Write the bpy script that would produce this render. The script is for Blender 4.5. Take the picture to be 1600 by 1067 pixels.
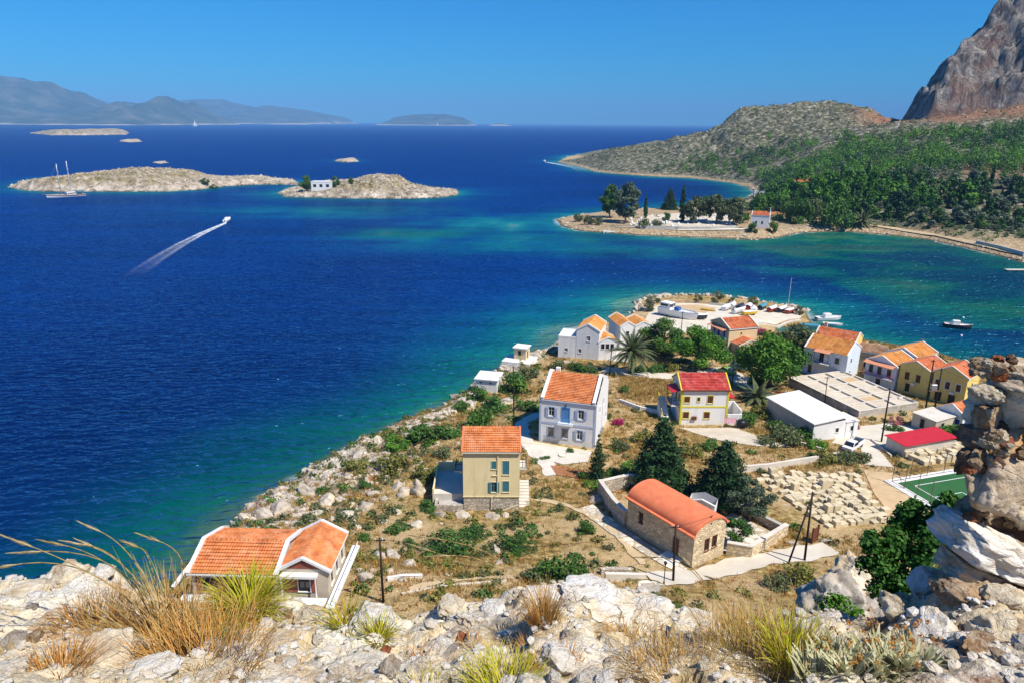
import bpy, bmesh, math, random
import numpy as np
from mathutils import Vector, Matrix, noise as mn

for o in list(bpy.data.objects): bpy.data.objects.remove(o, do_unlink=True)
SC = bpy.context.scene
C = SC.collection
PI = math.pi
R = math.radians

# ------------------------------------------------------------------ camera
F, TH, RO, CZ = 1100.0, R(17.25), R(0.45), 55.0
cam = bpy.data.cameras.new('camera')
cam.sensor_width = 36.0
cam.lens = 36.0 * F / 1600.0
cam.clip_start, cam.clip_end = 0.05, 90000.0
co = bpy.data.objects.new('camera', cam)
C.objects.link(co)
_r = Vector((1, 0, 0)); _u = Vector((0, math.sin(TH), math.cos(TH))); _f = Vector((0, math.cos(TH), -math.sin(TH)))
_X = math.cos(RO) * _r + math.sin(RO) * _u
_Y = -math.sin(RO) * _r + math.cos(RO) * _u
co.matrix_world = Matrix(((_X.x, _Y.x, -_f.x, 0), (_X.y, _Y.y, -_f.y, 0), (_X.z, _Y.z, -_f.z, CZ), (0, 0, 0, 1)))
SC.camera = co

# ------------------------------------------------------------------ light
SUN_AZ, SUN_EL = R(126.0), R(55.0)          # azimuth clockwise from +Y (the view direction)
sv = Vector((math.sin(SUN_AZ) * math.cos(SUN_EL), math.cos(SUN_AZ) * math.cos(SUN_EL), math.sin(SUN_EL)))
W = bpy.data.worlds.new('World'); SC.world = W; W.use_nodes = True
nt = W.node_tree; nt.nodes.clear()
sky = nt.nodes.new('ShaderNodeTexSky'); sky.sky_type = 'NISHITA'; sky.sun_disc = False
sky.sun_elevation = SUN_EL; sky.sun_rotation = SUN_AZ
sky.altitude = 0.0; sky.air_density = 1.15; sky.dust_density = 0.0; sky.ozone_density = 4.5
hs = nt.nodes.new('ShaderNodeHueSaturation'); hs.inputs['Saturation'].default_value = 1.0
bg = nt.nodes.new('ShaderNodeBackground'); bg.inputs['Strength'].default_value = 0.11
wo = nt.nodes.new('ShaderNodeOutputWorld')
tint = nt.nodes.new('ShaderNodeMix'); tint.data_type = 'RGBA'; tint.blend_type = 'MULTIPLY'; tint.inputs[0].default_value = 1.0; tint.inputs[7].default_value = (0.045, 0.45, 0.86, 1)
nt.links.new(sky.outputs[0], hs.inputs['Color']); nt.links.new(hs.outputs[0], tint.inputs[6]); nt.links.new(tint.outputs[2], bg.inputs[0]); nt.links.new(bg.outputs[0], wo.inputs[0])
sl = bpy.data.lights.new('sun', 'SUN'); sl.energy = 5.0; sl.angle = R(0.53); sl.color = (1.0, 0.94, 0.83)
so = bpy.data.objects.new('sun', sl); C.objects.link(so)
so.rotation_euler = (-sv).to_track_quat('-Z', 'Y').to_euler(); so.location = (60, -20, 200)

SC.view_settings.view_transform = 'Standard'
SC.view_settings.look = 'None'
SC.view_settings.exposure = 0.40
SC.view_settings.gamma = 1.0
SC.view_settings.use_curve_mapping = False
SC.render.engine = 'CYCLES'
cy = SC.cycles
cy.use_denoising = True
cy.max_bounces = 4; cy.diffuse_bounces = 2; cy.glossy_bounces = 1; cy.transmission_bounces = 2; cy.transparent_max_bounces = 6; cy.volume_bounces = 0
cy.sample_clamp_indirect = 6.0
cy.caustics_reflective = False; cy.caustics_refractive = False

# ------------------------------------------------------------------ helpers
def ray(u, v):
    a = (u - 800) / F; b = -(v - 533.5) / F
    a, b = a * math.cos(RO) - b * math.sin(RO), b * math.cos(RO) + a * math.sin(RO)
    return a, math.cos(TH) + b * math.sin(TH), -math.sin(TH) + b * math.cos(TH)
def P(u, v, z=0.0):
    d = ray(u, v); t = (z - CZ) / d[2]; return (d[0] * t, d[1] * t, z)
def PY(u, v, y):
    d = ray(u, v); t = y / d[1]; return (d[0] * t, y, CZ + d[2] * t)
def P2(L, z=0.0): return [P(u, v, z)[:2] for u, v in L]

def _hash(ix, iy, seed):
    h = (ix * 374761393 + iy * 668265263 + seed * 974711) & 0xffffffff
    h = ((h ^ (h >> 13)) * 1274126177) & 0xffffffff
    return ((h ^ (h >> 16)) & 0xffff) / 65535.0
def vnoise(x, y, seed=0):
    x = np.asarray(x, float); y = np.asarray(y, float)
    ix = np.floor(x).astype(np.int64); iy = np.floor(y).astype(np.int64)
    fx = x - ix; fy = y - iy
    fx = fx * fx * (3 - 2 * fx); fy = fy * fy * (3 - 2 * fy)
    a = _hash(ix, iy, seed); b = _hash(ix + 1, iy, seed); c = _hash(ix, iy + 1, seed); d = _hash(ix + 1, iy + 1, seed)
    return (a * (1 - fx) + b * fx) * (1 - fy) + (c * (1 - fx) + d * fx) * fy
def fbm(x, y, o=4, seed=0):
    s = 0; a = 0.5
    for k in range(o):
        s = s + a * (vnoise(x, y, seed + k) - 0.5); x = x * 2.03 + 7.1; y = y * 2.03 + 3.7; a *= 0.5
    return s                                   # about -0.45 .. 0.45
def ridged(x, y, o=4, seed=0):
    s = 0; a = 0.5
    for k in range(o):
        s = s + a * (1 - np.abs(2 * vnoise(x, y, seed + k) - 1)); x = x * 2.07 + 1.3; y = y * 2.07 + 9.1; a *= 0.5
    return s                                   # 0 .. ~0.95
def sstep(a, b, x):
    t = np.clip((np.asarray(x, float) - a) / (b - a), 0, 1); return t * t * (3 - 2 * t)
def tps(pts):
    p = np.array(pts, float); n = len(p)
    def phi(r2): return 0.5 * r2 * np.log(r2 + 1e-9)
    d = ((p[:, None, :2] - p[None, :, :2]) ** 2).sum(-1)
    A = np.zeros((n + 3, n + 3)); A[:n, :n] = phi(d) + np.eye(n) * 0.5; A[:n, n] = 1; A[:n, n + 1:] = p[:, :2]; A[n:, :n] = A[:n, n:].T
    w = np.linalg.solve(A, np.concatenate([p[:, 2], np.zeros(3)]))
    def f(x, y):
        x = np.asarray(x, float); y = np.asarray(y, float)
        s = w[n] + w[n + 1] * x + w[n + 2] * y
        for i in range(n): s = s + w[i] * phi((x - p[i, 0]) ** 2 + (y - p[i, 1]) ** 2)
        return s
    return f
def sdist(x, y, poly):
    """signed distance to a closed polygon, positive inside"""
    x = np.asarray(x, float); y = np.asarray(y, float)
    best = np.full(x.shape, 1e18); inside = np.zeros(x.shape, bool)
    n = len(poly)
    for i in range(n):
        x0, y0 = poly[i]; x1, y1 = poly[(i + 1) % n]
        dx, dy = x1 - x0, y1 - y0
        t = np.clip(((x - x0) * dx + (y - y0) * dy) / (dx * dx + dy * dy + 1e-12), 0, 1)
        best = np.minimum(best, (x - x0 - t * dx) ** 2 + (y - y0 - t * dy) ** 2)
        c = ((y0 > y) != (y1 > y)) & (x < (x1 - x0) * (y - y0) / (y1 - y0 + 1e-30) + x0)
        inside ^= c
    d = np.sqrt(best)
    return np.where(inside, d, -d)

def mesh_np(name, v, f, attrs=None, smooth=True):
    """mesh from arrays; f is (n,3) or (n,4)"""
    me = bpy.data.meshes.new(name)
    v = np.asarray(v, np.float32); f = np.asarray(f, np.int32)
    k = f.shape[1]
    me.vertices.add(len(v)); me.vertices.foreach_set('co', v.ravel())
    me.loops.add(f.size); me.loops.foreach_set('vertex_index', f.ravel())
    me.polygons.add(len(f)); me.polygons.foreach_set('loop_start', np.arange(0, f.size, k, dtype=np.int32))
    me.polygons.foreach_set('use_smooth', np.full(len(f), smooth))
    me.update(calc_edges=True)
    for an, (dom, dat) in (attrs or {}).items():
        a = me.attributes.new(an, 'FLOAT', dom); a.data.foreach_set('value', np.asarray(dat, np.float32).ravel())
    return me
def ob(name, me, mat=None, parent=None, loc=None, rz=None):
    o = bpy.data.objects.new(name, me); C.objects.link(o)
    if mat is not None and me is not None and not me.materials: me.materials.append(mat)
    if parent: o.parent = parent
    if loc is not None: o.location = loc
    if rz is not None: o.rotation_euler = (0, 0, rz)
    return o
def tag(o, label=None, cat=None, group=None, kind=None):
    if label: o['label'] = label
    if cat: o['category'] = cat
    if group: o['group'] = group
    if kind: o['kind'] = kind
    return o
def thing(name, label, cat, loc=(0, 0, 0), rz=0.0, group=None):
    o = bpy.data.objects.new(name, None); C.objects.link(o); o.empty_display_size = 0.3
    o.location = loc; o.rotation_euler = (0, 0, rz)
    return tag(o, label, cat, group)
def copy_tree(o, parent=None):
    c = o.copy(); C.objects.link(c)
    if parent: c.parent = parent
    for ch in list(o.children): copy_tree(ch, c)
    return c
def grid_mesh(name, xs, ys, zf, attrs=None, smooth=True, keep=None):
    X, Y = np.meshgrid(xs, ys)
    Z = zf(X, Y)
    v = np.stack([X, Y, Z], -1).reshape(-1, 3)
    ny, nx = X.shape
    i = np.arange(nx * ny).reshape(ny, nx)
    f = np.stack([i[:-1, :-1], i[:-1, 1:], i[1:, 1:], i[1:, :-1]], -1).reshape(-1, 4)
    if keep is not None:
        k = keep(X, Y, Z).ravel(); f = f[k[f].any(1)]
    at = {n: ('POINT', g(X, Y, Z)) for n, g in (attrs or {}).items()}
    return mesh_np(name, v, f, at, smooth)

# ------------------------------------------------------------------ materials
class NT:
    def __init__(s, m):
        s.t = m.node_tree; s.n = s.t.nodes; s.l = s.t.links
    def new(s, typ, **kw):
        n = s.n.new(typ)
        for k, v in kw.items(): setattr(n, k, v)
        return n
    def put(s, sock, v):
        if hasattr(v, 'is_output'): s.l.new(v, sock)
        elif isinstance(v, (tuple, list)): sock.default_value = tuple(v) + ((1.0,) if len(v) == 3 and len(sock.default_value) == 4 else ())
        else: sock.default_value = v
    def coord(s, kind='Object'):
        return s.new('ShaderNodeTexCoord').outputs[kind]
    def mapping(s, vec, scale=(1, 1, 1), rot=(0, 0, 0)):
        m = s.new('ShaderNodeMapping'); s.l.new(vec, m.inputs[0]); m.inputs['Scale'].default_value = scale; m.inputs['Rotation'].default_value = rot
        return m.outputs[0]
    def noise(s, scale, detail=4, rough=0.55, vec=None, dist=0.0, out=0):
        n = s.new('ShaderNodeTexNoise'); n.inputs['Scale'].default_value = scale; n.inputs['Detail'].default_value = detail
        n.inputs['Roughness'].default_value = rough; n.inputs['Distortion'].default_value = dist
        if vec is not None: s.l.new(vec, n.inputs['Vector'])
        return n.outputs[out]
    def vor(s, scale, vec=None, feat='F1', out=0, rnd=1.0):
        n = s.new('ShaderNodeTexVoronoi', feature=feat); n.inputs['Scale'].default_value = scale
        n.inputs['Randomness'].default_value = rnd
        if vec is not None: s.l.new(vec, n.inputs['Vector'])
        return n.outputs[out]
    def ramp(s, fac, stops, interp='LINEAR'):
        n = s.new('ShaderNodeValToRGB'); r = n.color_ramp; r.interpolation = interp
        while len(r.elements) < len(stops): r.elements.new(0.5)
        for e, (p, c) in zip(r.elements, stops):
            e.position = p; e.color = (tuple(c) + (1,)) if isinstance(c, (tuple, list)) else (c, c, c, 1)
        s.l.new(fac, n.inputs[0]); return n.outputs[0]
    def mix(s, fac, a, b, mode='MIX'):
        n = s.new('ShaderNodeMix', data_type='RGBA', blend_type=mode)
        s.put(n.inputs[0], fac); s.put(n.inputs[6], a); s.put(n.inputs[7], b); return n.outputs[2]
    def math(s, op, a, b=0.0, clamp=False):
        n = s.new('ShaderNodeMath', operation=op, use_clamp=clamp); s.put(n.inputs[0], a); s.put(n.inputs[1], b); return n.outputs[0]
    def attr(s, name, out='Fac'):
        n = s.new('ShaderNodeAttribute', attribute_name=name); return n.outputs[out]
    def rnd(s): return s.new('ShaderNodeObjectInfo').outputs['Random']
    def bump(s, h, strength=0.5, dist=0.05, normal=None):
        n = s.new('ShaderNodeBump'); n.inputs['Strength'].default_value = strength; n.inputs['Distance'].default_value = dist
        s.l.new(h, n.inputs['Height'])
        if normal is not None: s.l.new(normal, n.inputs['Normal'])
        return n.outputs[0]
MATS = {}
def newmat(name):
    m = bpy.data.materials.new(name); m.use_nodes = True; MATS[name] = m
    t = NT(m); b = t.n['Principled BSDF']; b.inputs['Specular IOR Level'].default_value = 0.3
    return m, t, b
def mat(name, c1, c2=None, scale=2.0, rough=0.8, bump=0.0, bscale=None, spec=0.3, metal=0.0, dirt=0.0, rndv=0.0, detail=5):
    """plain procedural paint, plaster, wood or metal: two tones, mottling, some relief, stains"""
    m, t, b = newmat(name)
    vec = t.coord()
    c2 = c2 or tuple(x * 0.82 for x in c1)
    col = t.mix(t.ramp(t.noise(scale, detail, 0.6, vec), [(0.3, 0.0), (0.7, 1.0)]), c1, c2)
    if dirt:
        st = t.noise(1.0, 6, 0.65, t.mapping(vec, (1.1, 1.1, 0.18)), 0.6)
        col = t.mix(t.math('MULTIPLY', t.ramp(st, [(0.52, 0.0), (0.75, 1.0)]), dirt), col, tuple(x * 0.45 for x in c1))
    if rndv:
        hsn = t.new('ShaderNodeHueSaturation'); t.put(hsn.inputs['Color'], col)
        mr = t.new('ShaderNodeMapRange'); t.put(mr.inputs[0], t.rnd()); mr.inputs[3].default_value = 1 - rndv; mr.inputs[4].default_value = 1 + rndv
        t.l.new(mr.outputs[0], hsn.inputs['Value']); col = hsn.outputs[0]
    t.l.new(col, b.inputs['Base Color'])
    b.inputs['Roughness'].default_value = rough; b.inputs['Specular IOR Level'].default_value = spec; b.inputs['Metallic'].default_value = metal
    if bump: t.l.new(t.bump(t.noise(bscale or scale * 6, 5, 0.6, vec), bump, 0.03), b.inputs['Normal'])
    return m
# ------------------------------------------------------------------ shorelines (world metres)
CAPE = P2([(365, 826), (385, 806), (440, 766), (470, 748), (510, 728), (548, 704), (570, 694), (640, 664), (690, 642), (712, 625), (740, 603), (800, 572), (840, 553), (868, 540), (890, 515), (950, 504),
           (985, 492), (996, 474), (1012, 466), (1030, 463), (1090, 463), (1150, 467), (1240, 480), (1258, 487), (1268, 505), (1245, 512), (1215, 512), (1212, 522), (1265, 530), (1345, 536), (1420, 548), (1470, 560), (1540, 580)])
CAPE = [(-60, -80), (-50, 0), (-45, 40), (-43, 66)] + CAPE + [(122, 152), (160, 150), (210, 185), (330, 215), (500, 150), (500, -80)]
MAIN = P2([(868, 344), (878, 354), (905, 361), (940, 364), (1000, 368), (1080, 371), (1180, 375), (1215, 372), (1250, 364), (1320, 362), (1400, 369), (1450, 375), (1500, 386), (1560, 400), (1600, 411)])
MAIN += [(225, 270), (250, 225), (330, 200), (500, 120), (1700, 100), (1900, 1800), (500, 1900)]
MAIN += P2([(915, 241), (885, 246), (870, 254), (905, 261), (930, 269), (960, 272), (1000, 275), (1080, 279), (1140, 286), (1170, 293), (1180, 301), (1165, 312), (1120, 319), (1060, 325), (1000, 328), (950, 331), (900, 337)])
ISL_A = P2([(12, 293), (40, 298), (75, 300), (140, 300), (200, 300), (260, 300), (310, 297), (350, 292), (400, 289), (440, 289), (470, 290), (460, 284), (400, 281), (330, 282), (260, 276), (150, 275), (70, 280), (30, 287)])
ISL_B = P2([(434, 303), (450, 308), (520, 310), (580, 311), (640, 311), (690, 309), (718, 304), (712, 299), (660, 297), (620, 290), (560, 286), (500, 287), (470, 292), (450, 297)])
ISL_C = P2([(46, 209), (80, 212), (140, 212), (198, 211), (200, 208), (150, 205), (80, 205)])
ISL_D = P2([(187, 222), (205, 223), (223, 222), (215, 219.5), (195, 220)])
ISL_E = P2([(239, 255), (250, 256.5), (263, 255), (258, 252.5), (244, 252.5)])
ISL_F = P2([(522, 252), (540, 254.5), (560, 253), (556, 249.5), (530, 249)])
ISL_G = P2([(425, 192), (440, 193), (486, 193.3), (480, 191.5), (430, 191)])
ISL_H = P2([(755, 195.5), (775, 197), (804, 197), (800, 195), (770, 194.6)])

# ------------------------------------------------------------------ cape: ground heights
_cp = [(-30, 60, 10), (-28, 51, 8.5), (-18, 51, 9), (-22, 46, 11), (-12, 60, 12), (-22, 72, 8), (-34, 70, 7), (0, 52, 13), (0, 40, 19), (0, 25, 30), (30, 46, 14), (30, 30, 26), (-25, 38, 19), (-40, 40, 14), (60, 45, 15), (60, 25, 30),
       (105, 50, 14), (70, 80, 5.3), (90, 90, 5.2), (95, 105, 4.8), (100, 30, 28), (130, 90, 9), (130, 125, 5), (200, 120, 12), (200, 40, 40), (-20, 20, 34), (150, 60, 20), (300, 100, 30), (-45, 0, 40), (0, 0, 40), (100, -40, 50), (0, -60, 45), (300, -40, 60)]
for u, v, z in [(1060, 905, 8.2), (1080, 890, 7.6), (1132, 868, 7.4), (987, 815, 7.2), (770, 800, 5.6), (700, 792, 5.6), (850, 850, 8), (750, 870, 9), (650, 880, 10), (600, 930, 12), (900, 885, 9), (820, 660, 5.3),
                (880, 700, 5.5), (930, 702, 5.5), (965, 655, 5.2), (700, 700, 4.4), (620, 740, 4.4), (560, 790, 5), (450, 812, 5), (650, 800, 6), (1050, 664, 4.2), (1138, 668, 4.2), (1000, 640, 4.2), (980, 600, 3.5),
                (900, 585, 3.0), (850, 600, 3.0), (800, 650, 4.0), (900, 562, 2.4), (960, 565, 2.5), (1050, 490, 1.5), (1150, 490, 1.5), (1220, 497, 1.4), (1120, 556, 2.4), (1300, 586, 2.5), (1390, 610, 2.7), (1500, 630, 3.2),
                (1480, 672, 4.0), (1260, 690, 4.2), (1330, 702, 4.3), (1380, 735, 5.0), (1450, 760, 5.4), (1500, 740, 5.2), (1280, 780, 6.0), (1190, 755, 6.0), (1350, 812, 6.2), (1250, 905, 8.4), (1200, 925, 9.0), (1350, 870, 7.6), (1330, 640, 3.3), (1420, 800, 5.4), (1460, 797, 5.3), (1520, 727, 5.2), (1560, 760, 5.2), (1500, 790, 5.3)]:
    _cp.append(P(u, v, z))
_cape_tps = tps(_cp)
def cape_base(x, y):
    d = sdist(x, y, CAPE)
    h = _cape_tps(x, y)
    quay = sstep(170, 185, y)                      # the quay end stands low
    edge = np.where(d > 0, 0.15 + d * (0.75 - 0.25 * quay), np.maximum(d * 0.6, -6.0))
    h = np.maximum(h, 0.9)
    k = 1.2
    sm = np.clip(0.5 + 0.5 * (h - edge) / k, 0, 1)
    return (h * (1 - sm) + edge * sm - k * sm * (1 - sm)), d
def cape_rock(x, y, d):
    """where bare rock shows: the sea edge and the slope west of the houses"""
    west = sstep(10, -14, x - (y - 150) * 0.22) * sstep(175, 150, y) * sstep(50, 58, y)
    return np.clip(sstep(9, 1.5, d) * sstep(190, 175, y) * sstep(40, 20, x) + west * 0.62 * sstep(34, 14, d), 0, 1)
def cape_z(x, y):
    z, d = cape_base(x, y)
    r = cape_rock(x, y, d)
    n = (ridged(x * 0.22, y * 0.22, 5, 3) - 0.45) * 3.0 + fbm(x * 0.9, y * 0.9, 3, 9) * 0.7
    near = sstep(58, 40, y)
    return z + r * n * sstep(-2, 1.5, d) + sstep(50, 36, y) * fbm(x * .15, y * .15, 4, 5) * 3 + 0.05 * fbm(x * 0.5, y * 0.5, 3, 21)
_gx = np.arange(-60, 135, .5); _gy = np.arange(30, 236, .5); _GX, _GY = np.meshgrid(_gx, _gy); _GZ = cape_z(_GX, _GY)
def gz(x, y):
    """ground height, read from a half-metre table"""
    a = min(max((x + 60) / .5, 0), len(_gx) - 1.001); b_ = min(max((y - 30) / .5, 0), len(_gy) - 1.001); i, j = int(a), int(b_); a -= i; b_ -= j
    return float((_GZ[j, i] * (1 - a) + _GZ[j, i + 1] * a) * (1 - b_) + (_GZ[j + 1, i] * (1 - a) + _GZ[j + 1, i + 1] * a) * b_)
def G(u, v, z0=5.0):
    """the spot of the cape's ground that a sight line meets"""
    z = z0
    for _ in range(12):
        x, y, _z = P(u, v, z); z = 0.5 * z + 0.5 * gz(x, y)
    return (x, y, gz(x, y))

# rock and soil of the cape
m, t, b = newmat('cape_soil')
vec = t.coord()
n1 = t.noise(0.11, 6, 0.62, vec); n2 = t.noise(1.3, 6, 0.65, vec); n3 = t.noise(7.0, 4, 0.6, vec)
dry = t.ramp(n2, [(0.30, (0.075, 0.055, 0.018)), (0.44, (0.19, 0.125, 0.042)), (0.56, (0.36, 0.25, 0.085)), (0.70, (0.58, 0.46, 0.22))])
dirt = t.ramp(n3, [(0.3, (0.24, 0.14, 0.06)), (0.5, (0.47, 0.33, 0.16)), (0.70, (0.66, 0.55, 0.36))])
soil = t.mix(t.ramp(n1, [(0.42, 0.0), (0.58, 1.0)]), dry, dirt)
crk = t.vor(0.9, t.mapping(vec, (1, 1, 1.6)), 'DISTANCE_TO_EDGE')
rk = t.ramp(t.noise(2.2, 7, 0.7, vec, 0.5), [(0.25, (0.16, 0.13, 0.10)), (0.42, (0.42, 0.36, 0.29)), (0.56, (0.62, 0.56, 0.48)), (0.75, (0.74, 0.70, 0.64))])
rk = t.mix(t.ramp(crk, [(0.0, 0.75), (0.07, 0.0)]), rk, (0.12, 0.085, 0.055))
rmask = t.ramp(t.math('ADD', t.attr('rock'), t.math('MULTIPLY', t.math('SUBTRACT', t.noise(0.45, 6, 0.68, vec), 0.5), 2.4)), [(0.47, 0.0), (0.55, 1.0)])
sx_ = t.new('ShaderNodeSeparateXYZ'); t.l.new(vec, sx_.inputs[0])
wet = t.ramp(t.math('ADD', sx_.outputs[2], t.math('MULTIPLY', t.math('SUBTRACT', n2, 0.5), 0.8)), [(0.25, 0.8), (0.5, 0.0)])
t.l.new(t.mix(wet, t.mix(rmask, soil, rk), (0.07, 0.055, 0.035)), b.inputs['Base Color'])
b.inputs['Roughness'].default_value = 0.95; b.inputs['Specular IOR Level'].default_value = 0.15
t.l.new(t.bump(t.math('ADD', n2, t.math('MULTIPLY', n3, 0.4)), 0.9, 0.25), b.inputs['Normal'])

xs = np.concatenate([np.arange(-60, 120, 0.55), np.arange(120, 260, 4.0)])
ys = np.concatenate([np.arange(-60, 30, 5.0), np.arange(30, 234, 0.55)])
cape = ob('cape_ground', grid_mesh('cape_ground', xs, ys, cape_z, {'rock': lambda X, Y, Z: cape_rock(X, Y, cape_base(X, Y)[1])}, keep=lambda X, Y, Z: Z > -5.5), MATS['cape_soil'])
tag(cape, kind='structure')

# ------------------------------------------------------------------ mainland: hillside, scrub hill, cliff
_mp = []
for u, v, z in [(900, 350, 2.0), (960, 352, 2.5), (1050, 355, 2.6), (1150, 358, 2.6), (1250, 352, 3), (1050, 335, 2.5), (950, 338, 2.2), (1150, 325, 2.2), (1180, 340, 3.5), (1230, 335, 5), (1300, 345, 4), (1400, 355, 6), (1500, 372, 5), (1580, 392, 4.5),
                (1200, 310, 5), (1260, 300, 14), (1330, 320, 14), (1450, 330, 20), (1550, 350, 18), (1600, 320, 28), (1250, 270, 20), (1190, 280, 6), (1100, 270, 8), (1000, 262, 8), (940, 255, 9), (900, 248, 7), (960, 240, 14)]:
    _mp.append(P(u, v, z))
for u, v, y in [(1400, 262, 520), (1500, 270, 470), (1600, 250, 500), (1330, 245, 610), (1400, 215, 640), (1500, 205, 620), (1600, 200, 600), (1300, 220, 700), (1220, 235, 740), (1200, 205, 820), (1130, 215, 860),
                (1000, 226, 960), (1060, 222, 930), (1110, 213, 910), (1135, 190, 900), (1100, 217, 880), (1080, 222, 900), (1040, 226, 930), (1095, 232, 850), (1115, 210, 890), (1160, 172, 900), (1182, 164, 905), (1230, 163, 910), (1300, 165, 900), (1345, 170, 860), (1385, 183, 800), (1180, 185, 850), (1260, 185, 830), (1330, 195, 780),
                (1700, 230, 560), (1900, 150, 600), (1410, 192, 680), (1500, 185, 670), (1600, 168, 660)]:
    _mp.append(PY(u, v, y))
_mp += [(240, 1080, 12), (330, 1120, 25), (450, 1100, 38), PY(1370, 196, 880), PY(1400, 204, 860), PY(1430, 205, 860), PY(1395, 192, 790), PY(1340, 180, 930), (150, 1180, 4), (800, 1300, 70), (900, 500, 150), (600, 250, 60), (400, 230, 30), (1300, 800, 200), (1000, 250, 90), (300, 1500, 20), (1500, 300, 150), (1500, 1500, 60)]
_main_tps = tps(_mp)
# the cliff: its western and southern foot
CLIFF = [PY(1404, 186, 745)[:2], PY(1450, 180, 705)[:2], PY(1530, 160, 690)[:2], PY(1600, 140, 670)[:2], PY(1750, 120, 650)[:2], (900, 640), (1300, 700), (1500, 1100), (1000, 1250), (620, 1150), (500, 900)]
def main_base(x, y):
    d = sdist(x, y, MAIN)
    h = np.maximum(_main_tps(x, y), 1.0)
    edge = np.where(d > 0, 0.1 + d * 0.45, np.maximum(d * 0.5, -5.0))
    k = 2.0
    sm = np.clip(0.5 + 0.5 * (h - edge) / k, 0, 1)
    return h * (1 - sm) + edge * sm - k * sm * (1 - sm), d
def cliff_h(x, y):
    wob = fbm(x * 0.012, y * 0.012, 4, 61) * 55
    d = sdist(x, y, CLIFF) + wob * 0.45
    st = fbm(x * 0.02, y * 0.02, 3, 77)
    up = np.where(d > 0, np.minimum(d * 1.5, 66 + d * 0.86), 0)
    up = np.minimum(up, 165 + st * 40 + d * 0.12)
    # ledges
    lv = up / 26.0
    led = (np.floor(lv) + sstep(0.25, 0.85, lv - np.floor(lv))) * 26.0
    return up * 0.55 + led * 0.45, d
def main_z(x, y):
    z, d = main_base(x, y)
    c, cd = cliff_h(x, y)
    hill = sstep(5, 30, z)
    z = z + hill * (fbm(x * 0.015, y * 0.015, 5, 41) * 8 + sstep(730, 800, y) * (ridged(x * .022, y * .022, 4, 52) - .68) * 17 + (ridged(x * 0.05, y * 0.05, 4, 43) - .45) * 3.5)
    z = z + c + sstep(0, 12, cd) * ((ridged(x * 0.035, y * 0.035, 5, 47) - 0.5) * 20 + (ridged(x * 0.11, y * 0.11, 3, 48) - .5) * 9 + (ridged(x * 0.3, y * 0.3, 3, 49) - .5) * 3.5)
    tip = sstep(6, 1, d) * sstep(-1, 1.0, d)
    return z + tip * (ridged(x * 0.12, y * 0.12, 4, 44) - 0.45) * 1.2 * sstep(300, 420, y)
def mz(x, y): return float(main_z(np.array([x]), np.array([y]))[0])
def MG(u, v, z0=5.0):
    """march a sight line to the mainland's ground"""
    d = ray(u, v); L = np.arange(250, 1500, 1.0); k = L / d[1]
    hit = np.nonzero(main_z(d[0] * k, L) > CZ + d[2] * k)[0]
    if not len(hit): return None
    i = hit[0]; return (d[0] * k[i], L[i], mz(d[0] * k[i], L[i]))
def forest_w(x, y, z):
    """where the wood grows: the lower slopes behind the bay"""
    n = fbm(x * 0.02, y * 0.02, 3, 33)
    hi = 56 - sstep(560, 760, y) * 18 + n * 22
    w = sstep(hi + 6, hi - 6, z) * sstep(3.0, 6.0, z) * sstep(820, 700, y + n * 120)
    w = np.maximum(w, .8 * sstep(24 + n * 14, 16 + n * 14, z) * sstep(3.0, 5.5, z) * sstep(930, 880, y))
    return w

m, t, b = newmat('hill_soil')
vec = t.coord()
n1 = t.noise(0.03, 6, 0.6, vec); n2 = t.noise(0.22, 6, 0.68, vec); n3 = t.noise(0.8, 5, 0.65, vec)
scrub = t.ramp(n2, [(0.33, (0.035, 0.045, 0.020)), (0.46, (0.090, 0.095, 0.050)), (0.55, (0.20, 0.185, 0.125)), (0.66, (0.42, 0.39, 0.33))])
red = t.ramp(n3, [(0.3, (0.12, 0.06, 0.035)), (0.5, (0.27, 0.135, 0.075)), (0.68, (0.42, 0.29, 0.20))])
low = t.ramp(n3, [(0.3, (0.20, 0.13, 0.06)), (0.5, (0.42, 0.30, 0.17)), (0.68, (0.60, 0.50, 0.36))])
ck = t.noise(0.13, 8, 0.76, t.mapping(vec, (1.2, 1.2, 0.45)), 1.0)
cliff = t.ramp(ck, [(0.34, (0.050, 0.044, 0.040)), (0.45, (0.15, 0.13, 0.118)), (0.54, (0.33, 0.29, 0.255)), (0.64, (0.54, 0.49, 0.44))])
cliff = t.mix(t.math('MULTIPLY', t.ramp(t.noise(0.035, 4, 0.5, vec), [(0.52, 0.0), (0.62, 1.0)]), 0.55), cliff, (0.33, 0.17, 0.105))
col = t.mix(t.attr('red'), scrub, red)
col = t.mix(t.attr('shore'), col, low)
col = t.mix(t.attr('cliff'), col, cliff)
sx_ = t.new('ShaderNodeSeparateXYZ'); t.l.new(vec, sx_.inputs[0])
col = t.mix(t.ramp(t.math('ADD', sx_.outputs[2], t.math('MULTIPLY', t.math('SUBTRACT', n3, 0.5), 0.8)), [(0.3, 0.75), (0.6, 0.0)]), col, (0.07, 0.055, 0.035))
t.l.new(col, b.inputs['Base Color']); b.inputs['Roughness'].default_value = 0.95; b.inputs['Specular IOR Level'].default_value = 0.1
t.l.new(t.bump(t.math('ADD', t.math('ADD', n2, t.math('MULTIPLY', n3, 0.5)), t.math('MULTIPLY', ck, t.math('MULTIPLY', t.attr('cliff'), 3.0))), 1.0, 1.8), b.inputs['Normal'])
def a_red(X, Y, Z):
    c, cd = cliff_h(X, Y)
    n = fbm(X * .02, Y * .02, 4, 12)
    return np.clip(sstep(-75, -25, cd + n * 70) * sstep(5, 15, Z) * sstep(345, 400, X) + sstep(0.06, .16, n) * .6 * sstep(620, 480, Y), 0, 1)
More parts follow.
